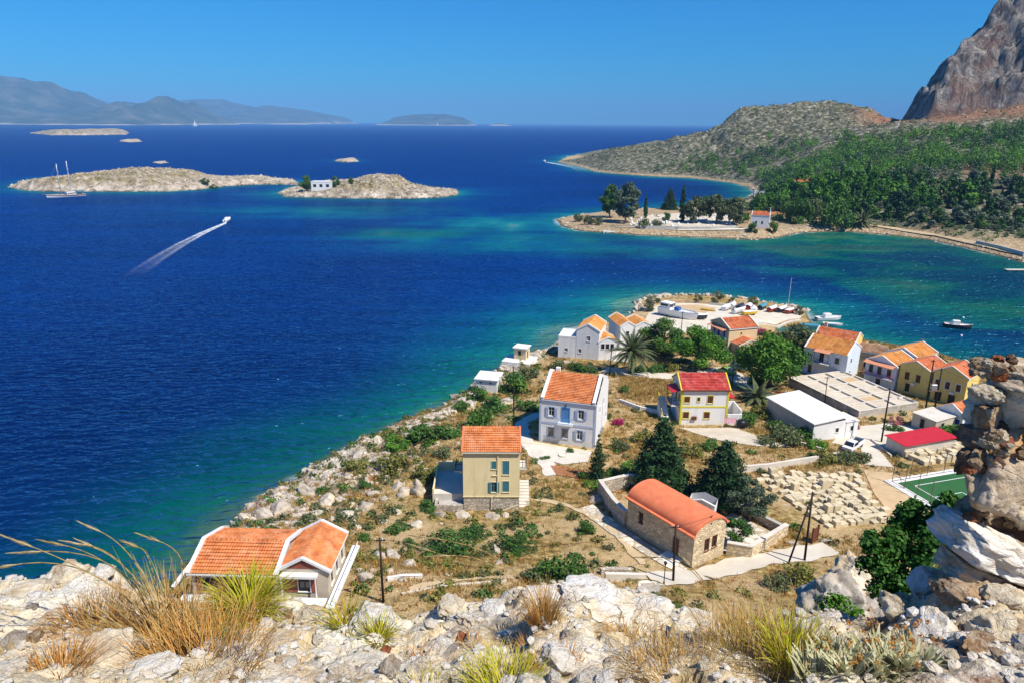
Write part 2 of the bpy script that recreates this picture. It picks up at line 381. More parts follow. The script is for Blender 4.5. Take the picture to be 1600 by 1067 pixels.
def a_shore(X, Y, Z):
    k = sstep(520, 430, Y)
    return sstep(2.6 + 2.4 * k, 1.3 + .9 * k, Z + fbm(X * .08, Y * .08, 3, 5) * (1.5 + 2.5 * k))
def a_cliff(X, Y, Z): return sstep(-2, 5, cliff_h(X, Y)[1] + fbm(X * .06, Y * .06, 3, 15) * 14)
xs = np.concatenate([np.arange(15, 385, 3.0), np.arange(385, 640, 1.7), np.arange(640, 760, 4.0), np.arange(760, 1700, 25.0)])
ys = np.concatenate([np.arange(190, 640, 3.0), np.arange(640, 880, 1.7), np.arange(880, 1010, 3.0), np.arange(1010, 1700, 12.0)])
main = ob('hillside', grid_mesh('hillside', xs, ys, main_z, {'red': a_red, 'shore': a_shore, 'cliff': a_cliff}, keep=lambda X, Y, Z: Z > -4.5), MATS['hill_soil'])
tag(main, kind='structure')

# ------------------------------------------------------------------ islets
m, t, b = newmat('islet_rock')
vec = t.coord()
n1 = t.noise(0.16, 7, 0.7, vec, 0.6); n2 = t.noise(0.06, 5, 0.6, vec)
rk = t.ramp(n1, [(0.34, (0.10, 0.08, 0.055)), (0.45, (0.30, 0.245, 0.18)), (0.55, (0.48, 0.41, 0.32)), (0.68, (0.66, 0.59, 0.50))])
sc_ = t.ramp(t.noise(0.3, 5, 0.65, vec), [(0.35, (0.11, 0.10, 0.045)), (0.55, (0.26, 0.20, 0.10)), (0.7, (0.50, 0.42, 0.30))])
col = t.mix(t.math('MULTIPLY', t.attr('top'), t.ramp(n2, [(0.40, 0.0), (0.55, 1.0)])), rk, sc_)
col = t.mix(t.attr('wet'), col, (0.05, 0.04, 0.03))
t.l.new(col, b.inputs['Base Color']); b.inputs['Roughness'].default_value = 0.95; b.inputs['Specular IOR Level'].default_value = 0.1
t.l.new(t.bump(n1, 1.0, 1.2), b.inputs['Normal'])
ISL_TPS = {}
def islet(label, poly, hf, step, rough, seed, slope=0.7, group='rocky islets in the strait', hs_=0.62):
    xs_ = [p[0] for p in poly]; ys_ = [p[1] for p in poly]; mg = step * 3
    def zf(X, Y):
        wob = fbm(X * .06 * 3 / step, Y * .06 * 3 / step, 3, seed) * 2.5 * step
        d = sdist(X, Y, poly) + wob
        h = hf(X, Y) * hs_
        e = np.where(d > 0, 0.2 + d * slope, np.maximum(d * 0.5, -4))
        return np.minimum(h, e) * 1.0 + sstep(0, 4 * step, d) * ((ridged(X * rough, Y * rough, 4, seed) - 0.45) * h * 0.45 + (ridged(X * rough * 3.3, Y * rough * 3.3, 3, seed + 7) - .5) * h * .34)
    me = grid_mesh('islet', np.arange(min(xs_) - mg, max(xs_) + mg, step), np.arange(min(ys_) - mg, max(ys_) + mg, step), zf,
                   {'top': lambda X, Y, Z: sstep(3, 8, Z), 'wet': lambda X, Y, Z: sstep(0.55, 0.3, Z)}, keep=lambda X, Y, Z: Z > -3.5)
    o = ob('islet', me, MATS['islet_rock']); tag(o, label, 'islet', group, 'structure'); return zf
def prof(pts):
    """height profile from skyline points (u, v, y)"""
    q = [PY(u, v, y) for u, v, y in pts]; px = np.array([a[0] for a in q]); pz = np.array([a[2] for a in q])
    return lambda X, Y: np.interp(X, px, pz)
zA = islet('long low scrub-topped rock islet behind the two-masted boat', ISL_A, prof([(15, 289, 600), (60, 277, 620), (115, 266, 625), (200, 264, 625), (260, 267, 625), (290, 278, 625), (340, 280, 630), (380, 276, 640), (410, 281, 650), (445, 281, 655)]), 1.6, 0.09, 5)
zB = islet('rock islet with a high pale outcrop and the white house', ISL_B, prof([(435, 300, 560), (470, 294, 565), (520, 290, 570), (540, 280, 570), (570, 273, 575), (612, 271, 575), (630, 284, 575), (650, 291, 575), (680, 296, 575), (716, 297, 575)]), 1.4, 0.1, 15)
islet('wide flat rock islet near the far coast', ISL_C, prof([(46, 207, 2900), (90, 203, 2900), (115, 199, 2900), (140, 201, 2900), (185, 200, 2900), (198, 206, 2900)]), 9, 0.016, 25, .6)
islet('small pointed rock islet right of the wide flat one', ISL_D, prof([(187, 221, 1950), (207, 216, 1950), (222, 220, 1950)]), 4, 0.04, 35)
islet('tiny dark skerry behind the long scrub-topped islet', ISL_E, prof([(239, 254, 980), (252, 251, 980), (262, 253, 980)]), 1.6, 0.1, 45)
islet('little pale skerry behind the islet with the white house', ISL_F, prof([(522, 251, 1050), (538, 247.5, 1050), (559, 250, 1050)]), 2.0, 0.1, 55)

# ------------------------------------------------------------------ far coast across the strait
m, t, b = newmat('far_rock')
vec = t.coord()
n1 = t.noise(0.0035, 8, 0.68, vec)
col = t.ramp(n1, [(0.34, (0.018, 0.032, 0.018)), (0.48, (0.045, 0.060, 0.036)), (0.58, (0.085, 0.090, 0.060)), (0.70, (0.13, 0.12, 0.09))])
col = t.mix(t.attr('shore'), col, (0.55, 0.45, 0.38))
t.l.new(col, b.inputs['Base Color']); b.inputs['Roughness'].default_value = 1.0
t.l.new(t.bump(n1, 1.0, 40.0), b.inputs['Normal'])
def far_range(label, pts, y, depth, seed, step=45, shore=22, kind='structure'):
    q = [PY(u, v, y) for u, v in pts]; px = np.array([a[0] for a in q]); pz = np.array([a[2] for a in q])
    def zf(X, Y):
        k = (Y - y) / depth
        jag = (ridged(X * .006, Y * .003, 4, seed + 3) - .62) * .16
        w = fbm(X * .0011, Y * .0011, 4, seed) * 0.9
        fall = np.where(k < 0, 1 - np.abs(k + w * .35 * sstep(-1.0, -.6, k)) ** 1.25, 1 - (k * .7) ** 2)
        edge = sstep(px[0], px[0] + 260, X) * sstep(px[-1], px[-1] - 260, X)
        h = np.interp(X, px, pz) * (1 + jag)
        z = h * np.clip(fall, -.2, 1) * (1 + (ridged(X * .0022, Y * .0022, 5, seed) - .93) * .75 * sstep(0.0, .4, np.abs(k))) * edge - 6 * (1 - edge)
        return z
    me = grid_mesh('far_mountains', np.arange(px[0] - step, px[-1] + step, step), np.arange(y - depth * 1.15, y + depth * 0.6, step), zf,
                   {'shore': lambda X, Y, Z: sstep(shore, shore * .4, Z + 8 + fbm(X * .004, Y * .004, 3, 3) * 40) * .75}, keep=lambda X, Y, Z: Z > -5)
    o = ob('far_mountains', me, MATS['far_rock']); tag(o, label, 'mountains', None, kind)
far_range('hazy high mountain on the far coast at the left edge', [(-420, 150), (-300, 120), (-150, 128), (-60, 118), (0, 119), (30, 124), (58, 126), (75, 136), (98, 152), (120, 163), (150, 172), (185, 160), (203, 160), (220, 170), (240, 163), (250, 152), (256, 150), (264, 156), (272, 164), (290, 176), (312, 186), (330, 190)], 9000, 1900, 71, 45)
far_range('paler hazy ridge behind the pointed hill of the far coast', [(110, 158), (150, 158), (200, 166), (240, 168), (290, 157), (345, 156), (385, 168), (425, 166), (470, 172), (500, 178), (520, 184), (532, 188)], 15000, 3200, 81, 80, 26)
far_range('hazy low mountain island alone on the horizon', [(596, 192), (612, 184), (640, 180), (665, 179), (690, 178), (712, 182), (735, 187), (748, 192)], 13000, 1500, 91, 60, 26)
far_range('thin pale far islet left of the lone mountain island', [(424, 191.5), (440, 189.5), (470, 190), (487, 192)], 11500, 300, 93, 30, 40)
far_range('thin pale far islet right of the lone mountain island', [(757, 195.3), (770, 193), (790, 193.4), (806, 195.6)], 12500, 300, 95, 30, 40)

# ------------------------------------------------------------------ sea
def sea_axis(lo, hi, step, far, r=1.14):
    a = list(np.arange(lo, hi + step, step)); s = step; x = a[-1]
    while x < far: s = min(s * r, 2500); x += s; a.append(x)
    s = step; x = a[0]; pre = []
    while x > -far * 0.999 and x > -far: s = min(s * r, 2500); x -= s; pre.append(x)
    return np.array(pre[::-1] + a)
sx = sea_axis(-460, 330, 3.0, 26000); sy = sea_axis(60, 760, 3.0, 26000)
sy = sy[sy > -400]
def gauss(X, Y, u, v, ru, rv, ang=0.0):
    x, y, _ = P(u, v); c, s = math.cos(ang), math.sin(ang)
    dx, dy = X - x, Y - y
    return np.exp(-(((dx * c + dy * s) / ru) ** 2 + ((-dx * s + dy * c) / rv) ** 2))
_sea = {}
def sea_fields(X, Y, Z):
    if 's' in _sea: return _sea
    n = fbm(X * .035, Y * .035, 4, 101); n2 = fbm(X * .09, Y * .05, 4, 111)
    dc = np.maximum(-sdist(X, Y, CAPE), 0); dm = np.maximum(-sdist(X, Y, MAIN), 0)
    da = np.maximum(-sdist(X, Y, ISL_A), 0); db = np.maximum(-sdist(X, Y, ISL_B), 0); df = np.maximum(-sdist(X, Y, ISL_F), 0)
    e = lambda d, L: np.exp(-np.maximum(d + n * L * 1.1, 0) / L)
    shore = np.maximum.reduce([e(dc, 16 + 6 * sstep(150, 200, Y)), e(dm, 22) * .95, e(da, 20) * .75, e(db, 22) * .85, e(df, 16) * .5])
    shoal = np.maximum.reduce([gauss(X, Y, 640, 366, 42, 26) * .8, gauss(X, Y, 800, 352, 55, 46) * .74, gauss(X, Y, 860, 372, 45, 26) * .78, gauss(X, Y, 520, 330, 100, 46) * .5, gauss(X, Y, 770, 385, 70, 26) * .58, gauss(X, Y, 1000, 392, 70, 22) * .55])
    bay = sstep(70, 150, X + (Y - 250) * 0.35) * sstep(420, 380, Y) * sstep(150, 185, Y + X * .25)
    pat = sstep(-.05, .12, fbm(X * .03, Y * .055, 4, 131))
    bays = bay * (.30 + .58 * pat)
    s = np.clip(np.maximum.reduce([shore, shoal * (1 + n2 * .9), bays]) + n2 * .12 * sstep(.1, .3, np.maximum(shore, shoal)), 0, 1)
    g = np.clip(np.maximum(sstep(260, 110, Y) * sstep(420, 120, np.hypot(X, Y)) * .97, bay * sstep(60, 130, X) * 1.0) + gauss(X, Y, 660, 366, 35, 15) * .9, 0, 1)
    foam = np.maximum.reduce([sstep(1.6, 0.2, d_ + n2 * 3) * sstep(0.02, .2, n2 + .1) for d_ in (dc, dm, da, db)])
    _sea.update(s=s, g=g, foam=foam * .5)
    return _sea
m, t, b = newmat('sea_water')
vec = t.coord()
sh = t.math('ADD', t.attr('shallow'), t.math('MULTIPLY', t.math('SUBTRACT', t.noise(0.05, 5, 0.6, vec), 0.5), 0.10), True)
blue = t.ramp(sh, [(0.0, (0.0006, 0.019, 0.135)), (0.18, (0.0008, 0.038, 0.165)), (0.38, (0.001, 0.085, 0.175)), (0.62, (0.003, 0.155, 0.175)), (0.85, (0.018, 0.235, 0.205)), (1.0, (0.11, 0.27, 0.19))])
grn = t.ramp(sh, [(0.0, (0.0005, 0.008, 0.062)), (0.14, (0.0006, 0.022, 0.085)), (0.30, (0.0006, 0.062, 0.085)), (0.50, (0.0008, 0.108, 0.072)), (0.80, (0.008, 0.140, 0.066)), (1.0, (0.07, 0.165, 0.075))])
col = t.mix(t.attr('green'), blue, grn)
big = t.noise(0.012, 4, 0.55, t.mapping(vec, (0.5, 1.5, 1), (0, 0, 0.5)))
col = t.mix(t.ramp(big, [(0.35, 0.45), (0.62, 0.0)]), col, (0.0, 0.007, 0.055), 'MIX')
strk = t.noise(0.05, 5, 0.6, t.mapping(vec, (0.22, 1.6, 1), (0, 0, R(-24))))
col = t.mix(t.ramp(strk, [(0.40, 0.35), (0.58, 0.0)]), col, (0.0, 0.006, 0.045))
col = t.mix(t.attr('foam'), col, (0.75, 0.8, 0.8))
wv = t.mapping(vec, (0.62, 1.25, 1.0), (0, 0, R(-24)))
w1 = t.noise(0.50, 2, 0.5, wv, 0.3); w2 = t.noise(0.17, 2, 0.5, wv, 0.3)
cap = t.math('MULTIPLY', t.ramp(t.noise(0.22, 6, 0.72, wv), [(0.775, 0.0), (0.81, 1.0)]), 0.5)
nrm = t.bump(t.math('ADD', w1, t.math('MULTIPLY', w2, 1.1)), 1.0, 1.8)
df = t.new('ShaderNodeBsdfDiffuse'); t.l.new(t.mix(cap, col, (0.7, 0.78, 0.85)), df.inputs[0]); t.l.new(nrm, df.inputs['Normal'])
gs = t.new('ShaderNodeBsdfGlossy'); gs.inputs['Color'].default_value = (0.20, 0.58, 1.0, 1); gs.inputs['Roughness'].default_value = 0.2; t.l.new(nrm, gs.inputs['Normal'])
fr_ = t.new('ShaderNodeFresnel'); fr_.inputs['IOR'].default_value = 1.33; t.l.new(nrm, fr_.inputs['Normal'])
mx = t.new('ShaderNodeMixShader'); t.l.new(t.math('MULTIPLY', fr_.outputs[0], 0.75), mx.inputs[0]); t.l.new(df.outputs[0], mx.inputs[1]); t.l.new(gs.outputs[0], mx.inputs[2]); t.l.new(mx.outputs[0], t.n['Material Output'].inputs['Surface'])
X, Y = np.meshgrid(sx, sy)
sea = ob('sea', grid_mesh('sea', sx, sy, lambda X, Y: X * 0, {'shallow': lambda X, Y, Z: sea_fields(X, Y, Z)['s'], 'green': lambda X, Y, Z: sea_fields(X, Y, Z)['g'], 'foam': lambda X, Y, Z: sea_fields(X, Y, Z)['foam']}), MATS['sea_water'])
tag(sea, kind='structure')

# ------------------------------------------------------------------ haze
m = bpy.data.materials.new('haze_air'); m.use_nodes = True; MATS['haze_air'] = m
m.node_tree.nodes.clear()
vo = m.node_tree.nodes.new('ShaderNodeVolumePrincipled'); vo.inputs['Color'].default_value = (0.25, 0.55, 0.97, 1); vo.inputs['Density'].default_value = 8.0e-5; vo.inputs['Anisotropy'].default_value = -0.2
om = m.node_tree.nodes.new('ShaderNodeOutputMaterial'); m.node_tree.links.new(vo.outputs[0], om.inputs['Volume'])
hb = 28500.0
v = [(x, y, z) for z in (-9, 720) for x, y in ((-hb, -1500), (hb, -1500), (hb, hb), (-hb, hb))]
me = bpy.data.meshes.new('haze'); me.from_pydata(v, [], [(3, 2, 1, 0), (4, 5, 6, 7), (0, 1, 5, 4), (1, 2, 6, 5), (2, 3, 7, 6), (3, 0, 4, 7)])
tag(ob('haze', me, m), 'pale blue sea haze over the strait', 'haze', None, 'stuff')
# ------------------------------------------------------------------ mesh builder
class MB:
    def __init__(s): s.v = []; s.f = []; s.r = []
    def add(s, vs, fs):
        n = len(s.v); s.v += [tuple(p) for p in vs]; s.f += [tuple(i + n for i in q) for q in fs]; return s
    def quad(s, a, b, c, d): return s.add([a, b, c, d], [(0, 1, 2, 3)])
    def poly(s, pts): return s.add(pts, [tuple(range(len(pts)))])
    def box(s, x0, y0, z0, x1, y1, z1):
        return s.add([(x0, y0, z0), (x1, y0, z0), (x1, y1, z0), (x0, y1, z0), (x0, y0, z1), (x1, y0, z1), (x1, y1, z1), (x0, y1, z1)],
                     [(3, 2, 1, 0), (4, 5, 6, 7), (0, 1, 5, 4), (1, 2, 6, 5), (2, 3, 7, 6), (3, 0, 4, 7)])
    def beam(s, p0, p1, w, h):
        p0 = Vector(p0); p1 = Vector(p1); d = (p1 - p0).normalized()
        sd = d.cross(Vector((0, 0, 1)))
        if sd.length < 1e-3: sd = Vector((1, 0, 0))
        sd.normalize(); up = sd.cross(d); a = sd * w / 2; b_ = up * h / 2
        vs = [p0 - a - b_, p0 + a - b_, p0 + a + b_, p0 - a + b_, p1 - a - b_, p1 + a - b_, p1 + a + b_, p1 - a + b_]
        return s.add(vs, [(0, 1, 2, 3), (7, 6, 5, 4), (0, 4, 5, 1), (1, 5, 6, 2), (2, 6, 7, 3), (3, 7, 4, 0)])
    def tube(s, p0, p1, r0, r1=None, n=8, cap=True):
        r1 = r0 if r1 is None else r1
        p0 = Vector(p0); p1 = Vector(p1); d = (p1 - p0).normalized()
        a = d.cross(Vector((0, 0, 1)))
        if a.length < 1e-3: a = Vector((1, 0, 0))
        a.normalize(); b_ = d.cross(a)
        vs = []
        for p, r in ((p0, r0), (p1, r1)):
            for k in range(n): vs.append(p + (a * math.cos(2 * PI * k / n) + b_ * math.sin(2 * PI * k / n)) * r)
        fs = [(k, (k + 1) % n, n + (k + 1) % n, n + k) for k in range(n)]
        if cap: fs += [tuple(range(n))[::-1], tuple(range(n, 2 * n))]
        return s.add(vs, fs)
    def path(s, pts, rad, n=6):
        for k in range(len(pts) - 1):
            r0 = rad[k] if isinstance(rad, (list, tuple)) else rad; r1 = rad[k + 1] if isinstance(rad, (list, tuple)) else rad
            s.tube(pts[k], pts[k + 1], r0, r1, n)
        return s
    def loft(s, rings, cap=True, close=True):
        n = len(rings[0]); vs = [p for r_ in rings for p in r_]; fs = []
        for k in range(len(rings) - 1):
            for i in range(n if close else n - 1):
                fs.append((k * n + i, k * n + (i + 1) % n, (k + 1) * n + (i + 1) % n, (k + 1) * n + i))
        if cap: fs += [tuple(range(n))[::-1], tuple(range((len(rings) - 1) * n, len(rings) * n))]
        return s.add(vs, fs)
    def mesh(s, name, smooth=False):
        me = bpy.data.meshes.new(name); me.from_pydata(s.v, [], s.f); me.update()
        if smooth: me.polygons.foreach_set('use_smooth', [True] * len(me.polygons))
        return me
    def build(s, name, mt, parent=None, smooth=False, loc=None, rz=None):
        return ob(name, s.mesh(name, smooth), mt, parent, loc, rz)
def bevel(o, w=0.02, seg=1):
    md = o.modifiers.new('bevel', 'BEVEL'); md.width = w; md.segments = seg; md.limit_method = 'ANGLE'; md.angle_limit = R(40); return o

# ------------------------------------------------------------------ paints and plasters
mat('white_paint', (0.82, 0.81, 0.79), (0.75, 0.74, 0.72), 0.7, 0.75, 0.25, 6, dirt=0.32)
mat('white_clean', (0.82, 0.82, 0.80), (0.74, 0.73, 0.71), 1.5, 0.6, 0.1, dirt=0.12)
mat('cream_paint', (0.72, 0.67, 0.55), (0.64, 0.59, 0.48), 0.6, 0.8, 0.2, 6, dirt=0.25)
mat('yellow_paint', (0.80, 0.68, 0.40), (0.73, 0.61, 0.34), 0.5, 0.8, 0.25, 6, dirt=0.38)
mat('ochre_paint', (0.80, 0.64, 0.20), (0.72, 0.56, 0.16), 0.5, 0.8, 0.25, 6, dirt=0.38)
mat('beige_paint', (0.74, 0.60, 0.36), (0.65, 0.52, 0.30), 0.5, 0.8, 0.25, 6, dirt=0.38)
mat('blue_paint', (0.70, 0.77, 0.84), (0.64, 0.71, 0.79), 0.6, 0.8, 0.25, 6, dirt=0.38)
mat('bluegrey_trim', (0.50, 0.56, 0.70), None, 2, 0.7)
mat('sky_blue_trim', (0.13, 0.34, 0.66), None, 2, 0.6)
mat('deep_blue_trim', (0.03, 0.07, 0.42), None, 2, 0.6)
mat('teal_shutter', (0.05, 0.24, 0.30), (0.04, 0.18, 0.24), 3, 0.6)
mat('yellow_trim', (0.72, 0.62, 0.06), None, 2, 0.7)
mat('brown_wood', (0.16, 0.055, 0.025), (0.10, 0.035, 0.018), 4, 0.65)
mat('dark_wood', (0.055, 0.035, 0.025), (0.03, 0.02, 0.015), 4, 0.8, 0.3)
mat('grey_wood', (0.30, 0.26, 0.22), (0.20, 0.17, 0.14), 4, 0.85, 0.3)
mat('concrete', (0.50, 0.47, 0.42), (0.38, 0.35, 0.31), 0.8, 0.9, 0.4, 8, dirt=0.4)
mat('pale_concrete', (0.68, 0.63, 0.55), (0.56, 0.51, 0.43), 0.5, 0.9, 0.35, 8, dirt=0.3)
mat('screed', (0.62, 0.55, 0.44), (0.48, 0.41, 0.31), 0.4, 0.95, 0.4, 6, dirt=0.3)
mat('white_slab', (0.80, 0.78, 0.74), (0.68, 0.66, 0.62), 0.6, 0.8, 0.2, 8, dirt=0.3)
mat('sand_dirt', (0.60, 0.44, 0.26), (0.46, 0.32, 0.17), 0.5, 0.95, 0.5, 5)
mat('road_cream', (0.66, 0.60, 0.50), (0.54, 0.48, 0.38), 0.35, 0.95, 0.35, 6, dirt=0.0)
mat('trail', (0.60, 0.46, 0.28), (0.46, 0.34, 0.19), 0.7, 0.95, 0.5, 6)
mat('red_soil', (0.42, 0.19, 0.085), (0.26, 0.11, 0.05), 1.2, 0.95, 0.6, 5)
mat('red_brick', (0.32, 0.10, 0.055), (0.22, 0.065, 0.04), 3, 0.9, 0.4)
mat('red_sheet', (0.55, 0.025, 0.035), (0.46, 0.02, 0.03), 0.8, 0.5, 0.1)
mat('terracotta_paint', (0.74, 0.22, 0.10), (0.64, 0.16, 0.07), 0.9, 0.85, 0.4, 5, dirt=0.32)
mat('black_metal', (0.02, 0.02, 0.022), None, 3, 0.6, metal=0.2)
mat('grey_metal', (0.45, 0.46, 0.47), None, 3, 0.45, metal=0.6)
mat('rust_metal', (0.20, 0.13, 0.09), (0.12, 0.07, 0.045), 5, 0.8)
mat('black_plastic', (0.015, 0.015, 0.017), None, 3, 0.45)
mat('orange_awning', (0.62, 0.27, 0.15), (0.55, 0.22, 0.12), 2, 0.8)
mat('turf', (0.022, 0.10, 0.030), (0.030, 0.125, 0.036), 0.4, 0.95)
mat('white_line', (0.75, 0.76, 0.74), None, 3, 0.9)
mat('limestone_block', (0.66, 0.56, 0.38), (0.50, 0.42, 0.28), 1.6, 0.95, 0.6, 9, rndv=0.14)
mat('dark_room', (0.02, 0.018, 0.016), None, 2, 0.9)
mat('pole_wood', (0.035, 0.024, 0.018), (0.022, 0.015, 0.012), 5, 0.9, 0.3)
mat('boat_white', (0.80, 0.80, 0.79), (0.72, 0.72, 0.71), 1.2, 0.35, dirt=0.15)
mat('boat_blue', (0.04, 0.12, 0.33), None, 2, 0.5)
mat('boat_dark', (0.04, 0.045, 0.055), None, 2, 0.5)
mat('boat_red', (0.40, 0.05, 0.03), None, 2, 0.5)
mat('boat_teal', (0.06, 0.28, 0.36), None, 2, 0.6)
mat('boat_wood', (0.34, 0.15, 0.06), (0.22, 0.09, 0.04), 4, 0.5)
mat('boat_yellow', (0.75, 0.50, 0.04), None, 2, 0.5)
mat('sail_cloth', (0.80, 0.80, 0.80), None, 2, 0.8)
mat('tyre', (0.02, 0.02, 0.02), None, 5, 0.85)
mat('pink_cloth', (0.72, 0.18, 0.32), (0.8, 0.6, 0.62), 3, 0.9)
m, t, b = newmat('window_glass')
t.l.new(t.ramp(t.noise(1.5, 3, 0.5, t.coord()), [(0.3, (0.012, 0.016, 0.024)), (0.7, (0.03, 0.04, 0.055))]), b.inputs['Base Color'])
b.inputs['Roughness'].default_value = 0.08; b.inputs['Specular IOR Level'].default_value = 0.6
# foam of wakes: broken froth
m, t, b = newmat('wake_foam')
vec = t.coord(); tr = t.new('ShaderNodeBsdfTransparent'); mx = t.new('ShaderNodeMixShader'); om = t.n['Material Output']
b.inputs['Base Color'].default_value = (0.82, 0.88, 0.92, 1); b.inputs['Roughness'].default_value = 0.8
fa = t.math('MULTIPLY', t.math('POWER', t.attr('dens'), 0.8), t.ramp(t.noise(0.45, 6, 0.72, t.mapping(vec, (1, 1, 1))), [(0.36, 0.15), (0.60, 1.0)]), True)
t.l.new(fa, mx.inputs[0]); t.l.new(tr.outputs[0], mx.inputs[1]); t.l.new(b.outputs[0], mx.inputs[2]); t.l.new(mx.outputs[0], om.inputs['Surface'])
# rubble masonry (stones a few pixels wide in the photograph)
def masonry(name, c, scale, joint):
    m, t, b = newmat(name); vec = t.mapping(t.coord(), (1, 1, 1.7))
    jit = t.mix(0.16, vec, t.noise(2.0, 3, 0.5, vec, out=1), 'ADD')
    e = t.vor(scale, jit, 'DISTANCE_TO_EDGE'); cr = t.vor(scale, jit, 'F1', 1)
    base = t.mix(t.math('MULTIPLY', t.noise(9, 4, 0.6, vec), 0.6), tuple(x * 1.12 for x in c), tuple(x * 0.62 for x in c))
    hsn = t.new('ShaderNodeHueSaturation'); t.put(hsn.inputs['Color'], base); sp = t.new('ShaderNodeSeparateColor'); t.l.new(cr, sp.inputs[0])
    mr = t.new('ShaderNodeMapRange'); t.l.new(sp.outputs[0], mr.inputs[0]); mr.inputs[3].default_value = 0.62; mr.inputs[4].default_value = 1.25; t.l.new(mr.outputs[0], hsn.inputs['Value'])
    t.l.new(t.mix(t.ramp(e, [(0.02, 1.0), (0.08, 0.0)]), hsn.outputs[0], joint), b.inputs['Base Color']); b.inputs['Roughness'].default_value = 0.95
    t.l.new(t.bump(t.ramp(e, [(0.0, 0.0), (0.14, 1.0)]), 0.9, 0.06), b.inputs['Normal'])
masonry('stone_wall', (0.72, 0.58, 0.38), 2.3, (0.56, 0.44, 0.29))
masonry('grey_stone_wall', (0.54, 0.47, 0.38), 2.3, (0.40, 0.33, 0.25))
# paving of irregular slabs
masonry('slab_paving', (0.64, 0.58, 0.48), 0.9, (0.42, 0.33, 0.22))
# roof tiles, one tone per tile; darkest tone paints the shadow between courses
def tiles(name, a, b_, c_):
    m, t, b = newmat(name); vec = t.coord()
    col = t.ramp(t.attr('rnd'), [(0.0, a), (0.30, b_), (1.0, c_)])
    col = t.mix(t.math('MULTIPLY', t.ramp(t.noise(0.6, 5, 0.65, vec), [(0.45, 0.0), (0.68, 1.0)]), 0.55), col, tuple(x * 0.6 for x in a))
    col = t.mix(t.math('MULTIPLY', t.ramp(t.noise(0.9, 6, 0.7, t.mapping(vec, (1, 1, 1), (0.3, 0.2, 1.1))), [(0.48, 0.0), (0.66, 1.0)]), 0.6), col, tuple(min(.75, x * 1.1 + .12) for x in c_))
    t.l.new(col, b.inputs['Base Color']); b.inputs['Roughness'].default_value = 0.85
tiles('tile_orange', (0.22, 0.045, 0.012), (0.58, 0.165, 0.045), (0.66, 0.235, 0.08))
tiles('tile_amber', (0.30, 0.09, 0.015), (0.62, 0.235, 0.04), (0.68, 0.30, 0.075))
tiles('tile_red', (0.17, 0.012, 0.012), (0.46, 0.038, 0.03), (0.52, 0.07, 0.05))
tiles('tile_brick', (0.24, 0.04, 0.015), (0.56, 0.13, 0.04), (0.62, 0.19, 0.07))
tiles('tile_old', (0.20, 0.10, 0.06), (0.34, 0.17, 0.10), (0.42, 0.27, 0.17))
# leaves
def leafmat(name, a, b_, c_, tl=0.25):
    m, t, b = newmat(name)
    r_ = t.math('ADD', t.math('MULTIPLY', t.attr('rnd'), 0.75), t.math('MULTIPLY', t.rnd(), 0.25))
    col = t.ramp(r_, [(0.1, a), (0.5, b_), (0.9, c_)])
    t.l.new(col, b.inputs['Base Color']); b.inputs['Roughness'].default_value = 0.6; b.inputs['Specular IOR Level'].default_value = 0.25
    tn = t.new('ShaderNodeBsdfTranslucent'); mx = t.new('ShaderNodeMixShader'); mx.inputs[0].default_value = tl
    t.l.new(col, tn.inputs[0]); t.l.new(b.outputs[0], mx.inputs[1]); t.l.new(tn.outputs[0], mx.inputs[2]); t.l.new(mx.outputs[0], t.n['Material Output'].inputs['Surface'])
leafmat('leaf_bright', (0.0450, 0.1275, 0.0120), (0.0900, 0.2250, 0.0180), (0.1800, 0.3600, 0.0375))
leafmat('leaf_green', (0.0300, 0.0825, 0.0180), (0.0570, 0.1425, 0.0240), (0.1200, 0.2400, 0.0450))
leafmat('leaf_dark', (0.015, 0.048, 0.018), (0.028, 0.080, 0.024), (0.060, 0.13, 0.038))
leafmat('leaf_olive', (0.0600, 0.0825, 0.0300), (0.1125, 0.1425, 0.0540), (0.1950, 0.2250, 0.0975))
leafmat('leaf_greygreen', (0.0600, 0.0930, 0.0540), (0.1080, 0.1500, 0.0870), (0.1800, 0.2250, 0.1350))
leafmat('leaf_scrub', (0.1050, 0.1125, 0.0240), (0.1950, 0.1950, 0.0390), (0.3000, 0.3000, 0.0750))
leafmat('leaf_mid', (0.04, 0.105, 0.015), (0.075, 0.165, 0.022), (0.14, 0.25, 0.04))
leafmat('leaf_glossy', (0.02, 0.075, 0.012), (0.05, 0.155, 0.018), (0.13, 0.28, 0.04))
leafmat('leaf_magenta', (0.30, 0.01, 0.09), (0.45, 0.02, 0.15), (0.55, 0.06, 0.22))
leafmat('leaf_pink', (0.14, 0.10, 0.05), (0.45, 0.14, 0.16), (0.62, 0.25, 0.25))
leafmat('grass_dry', (0.27, 0.155, 0.04), (0.46, 0.30, 0.085), (0.64, 0.47, 0.19), 0.3)
leafmat('grass_rust', (0.28, 0.095, 0.015), (0.52, 0.24, 0.045), (0.70, 0.44, 0.14), 0.3)
leafmat('grass_straw', (0.42, 0.29, 0.10), (0.58, 0.44, 0.19), (0.68, 0.56, 0.32), 0.3)
leafmat('grass_lime', (0.20, 0.21, 0.010), (0.42, 0.41, 0.015), (0.62, 0.58, 0.05), 0.3)
mat('bark', (0.15, 0.11, 0.075), (0.08, 0.058, 0.04), 6, 0.95, 0.6)
mat('pale_bark', (0.30, 0.25, 0.20), (0.18, 0.15, 0.12), 6, 0.95, 0.6)

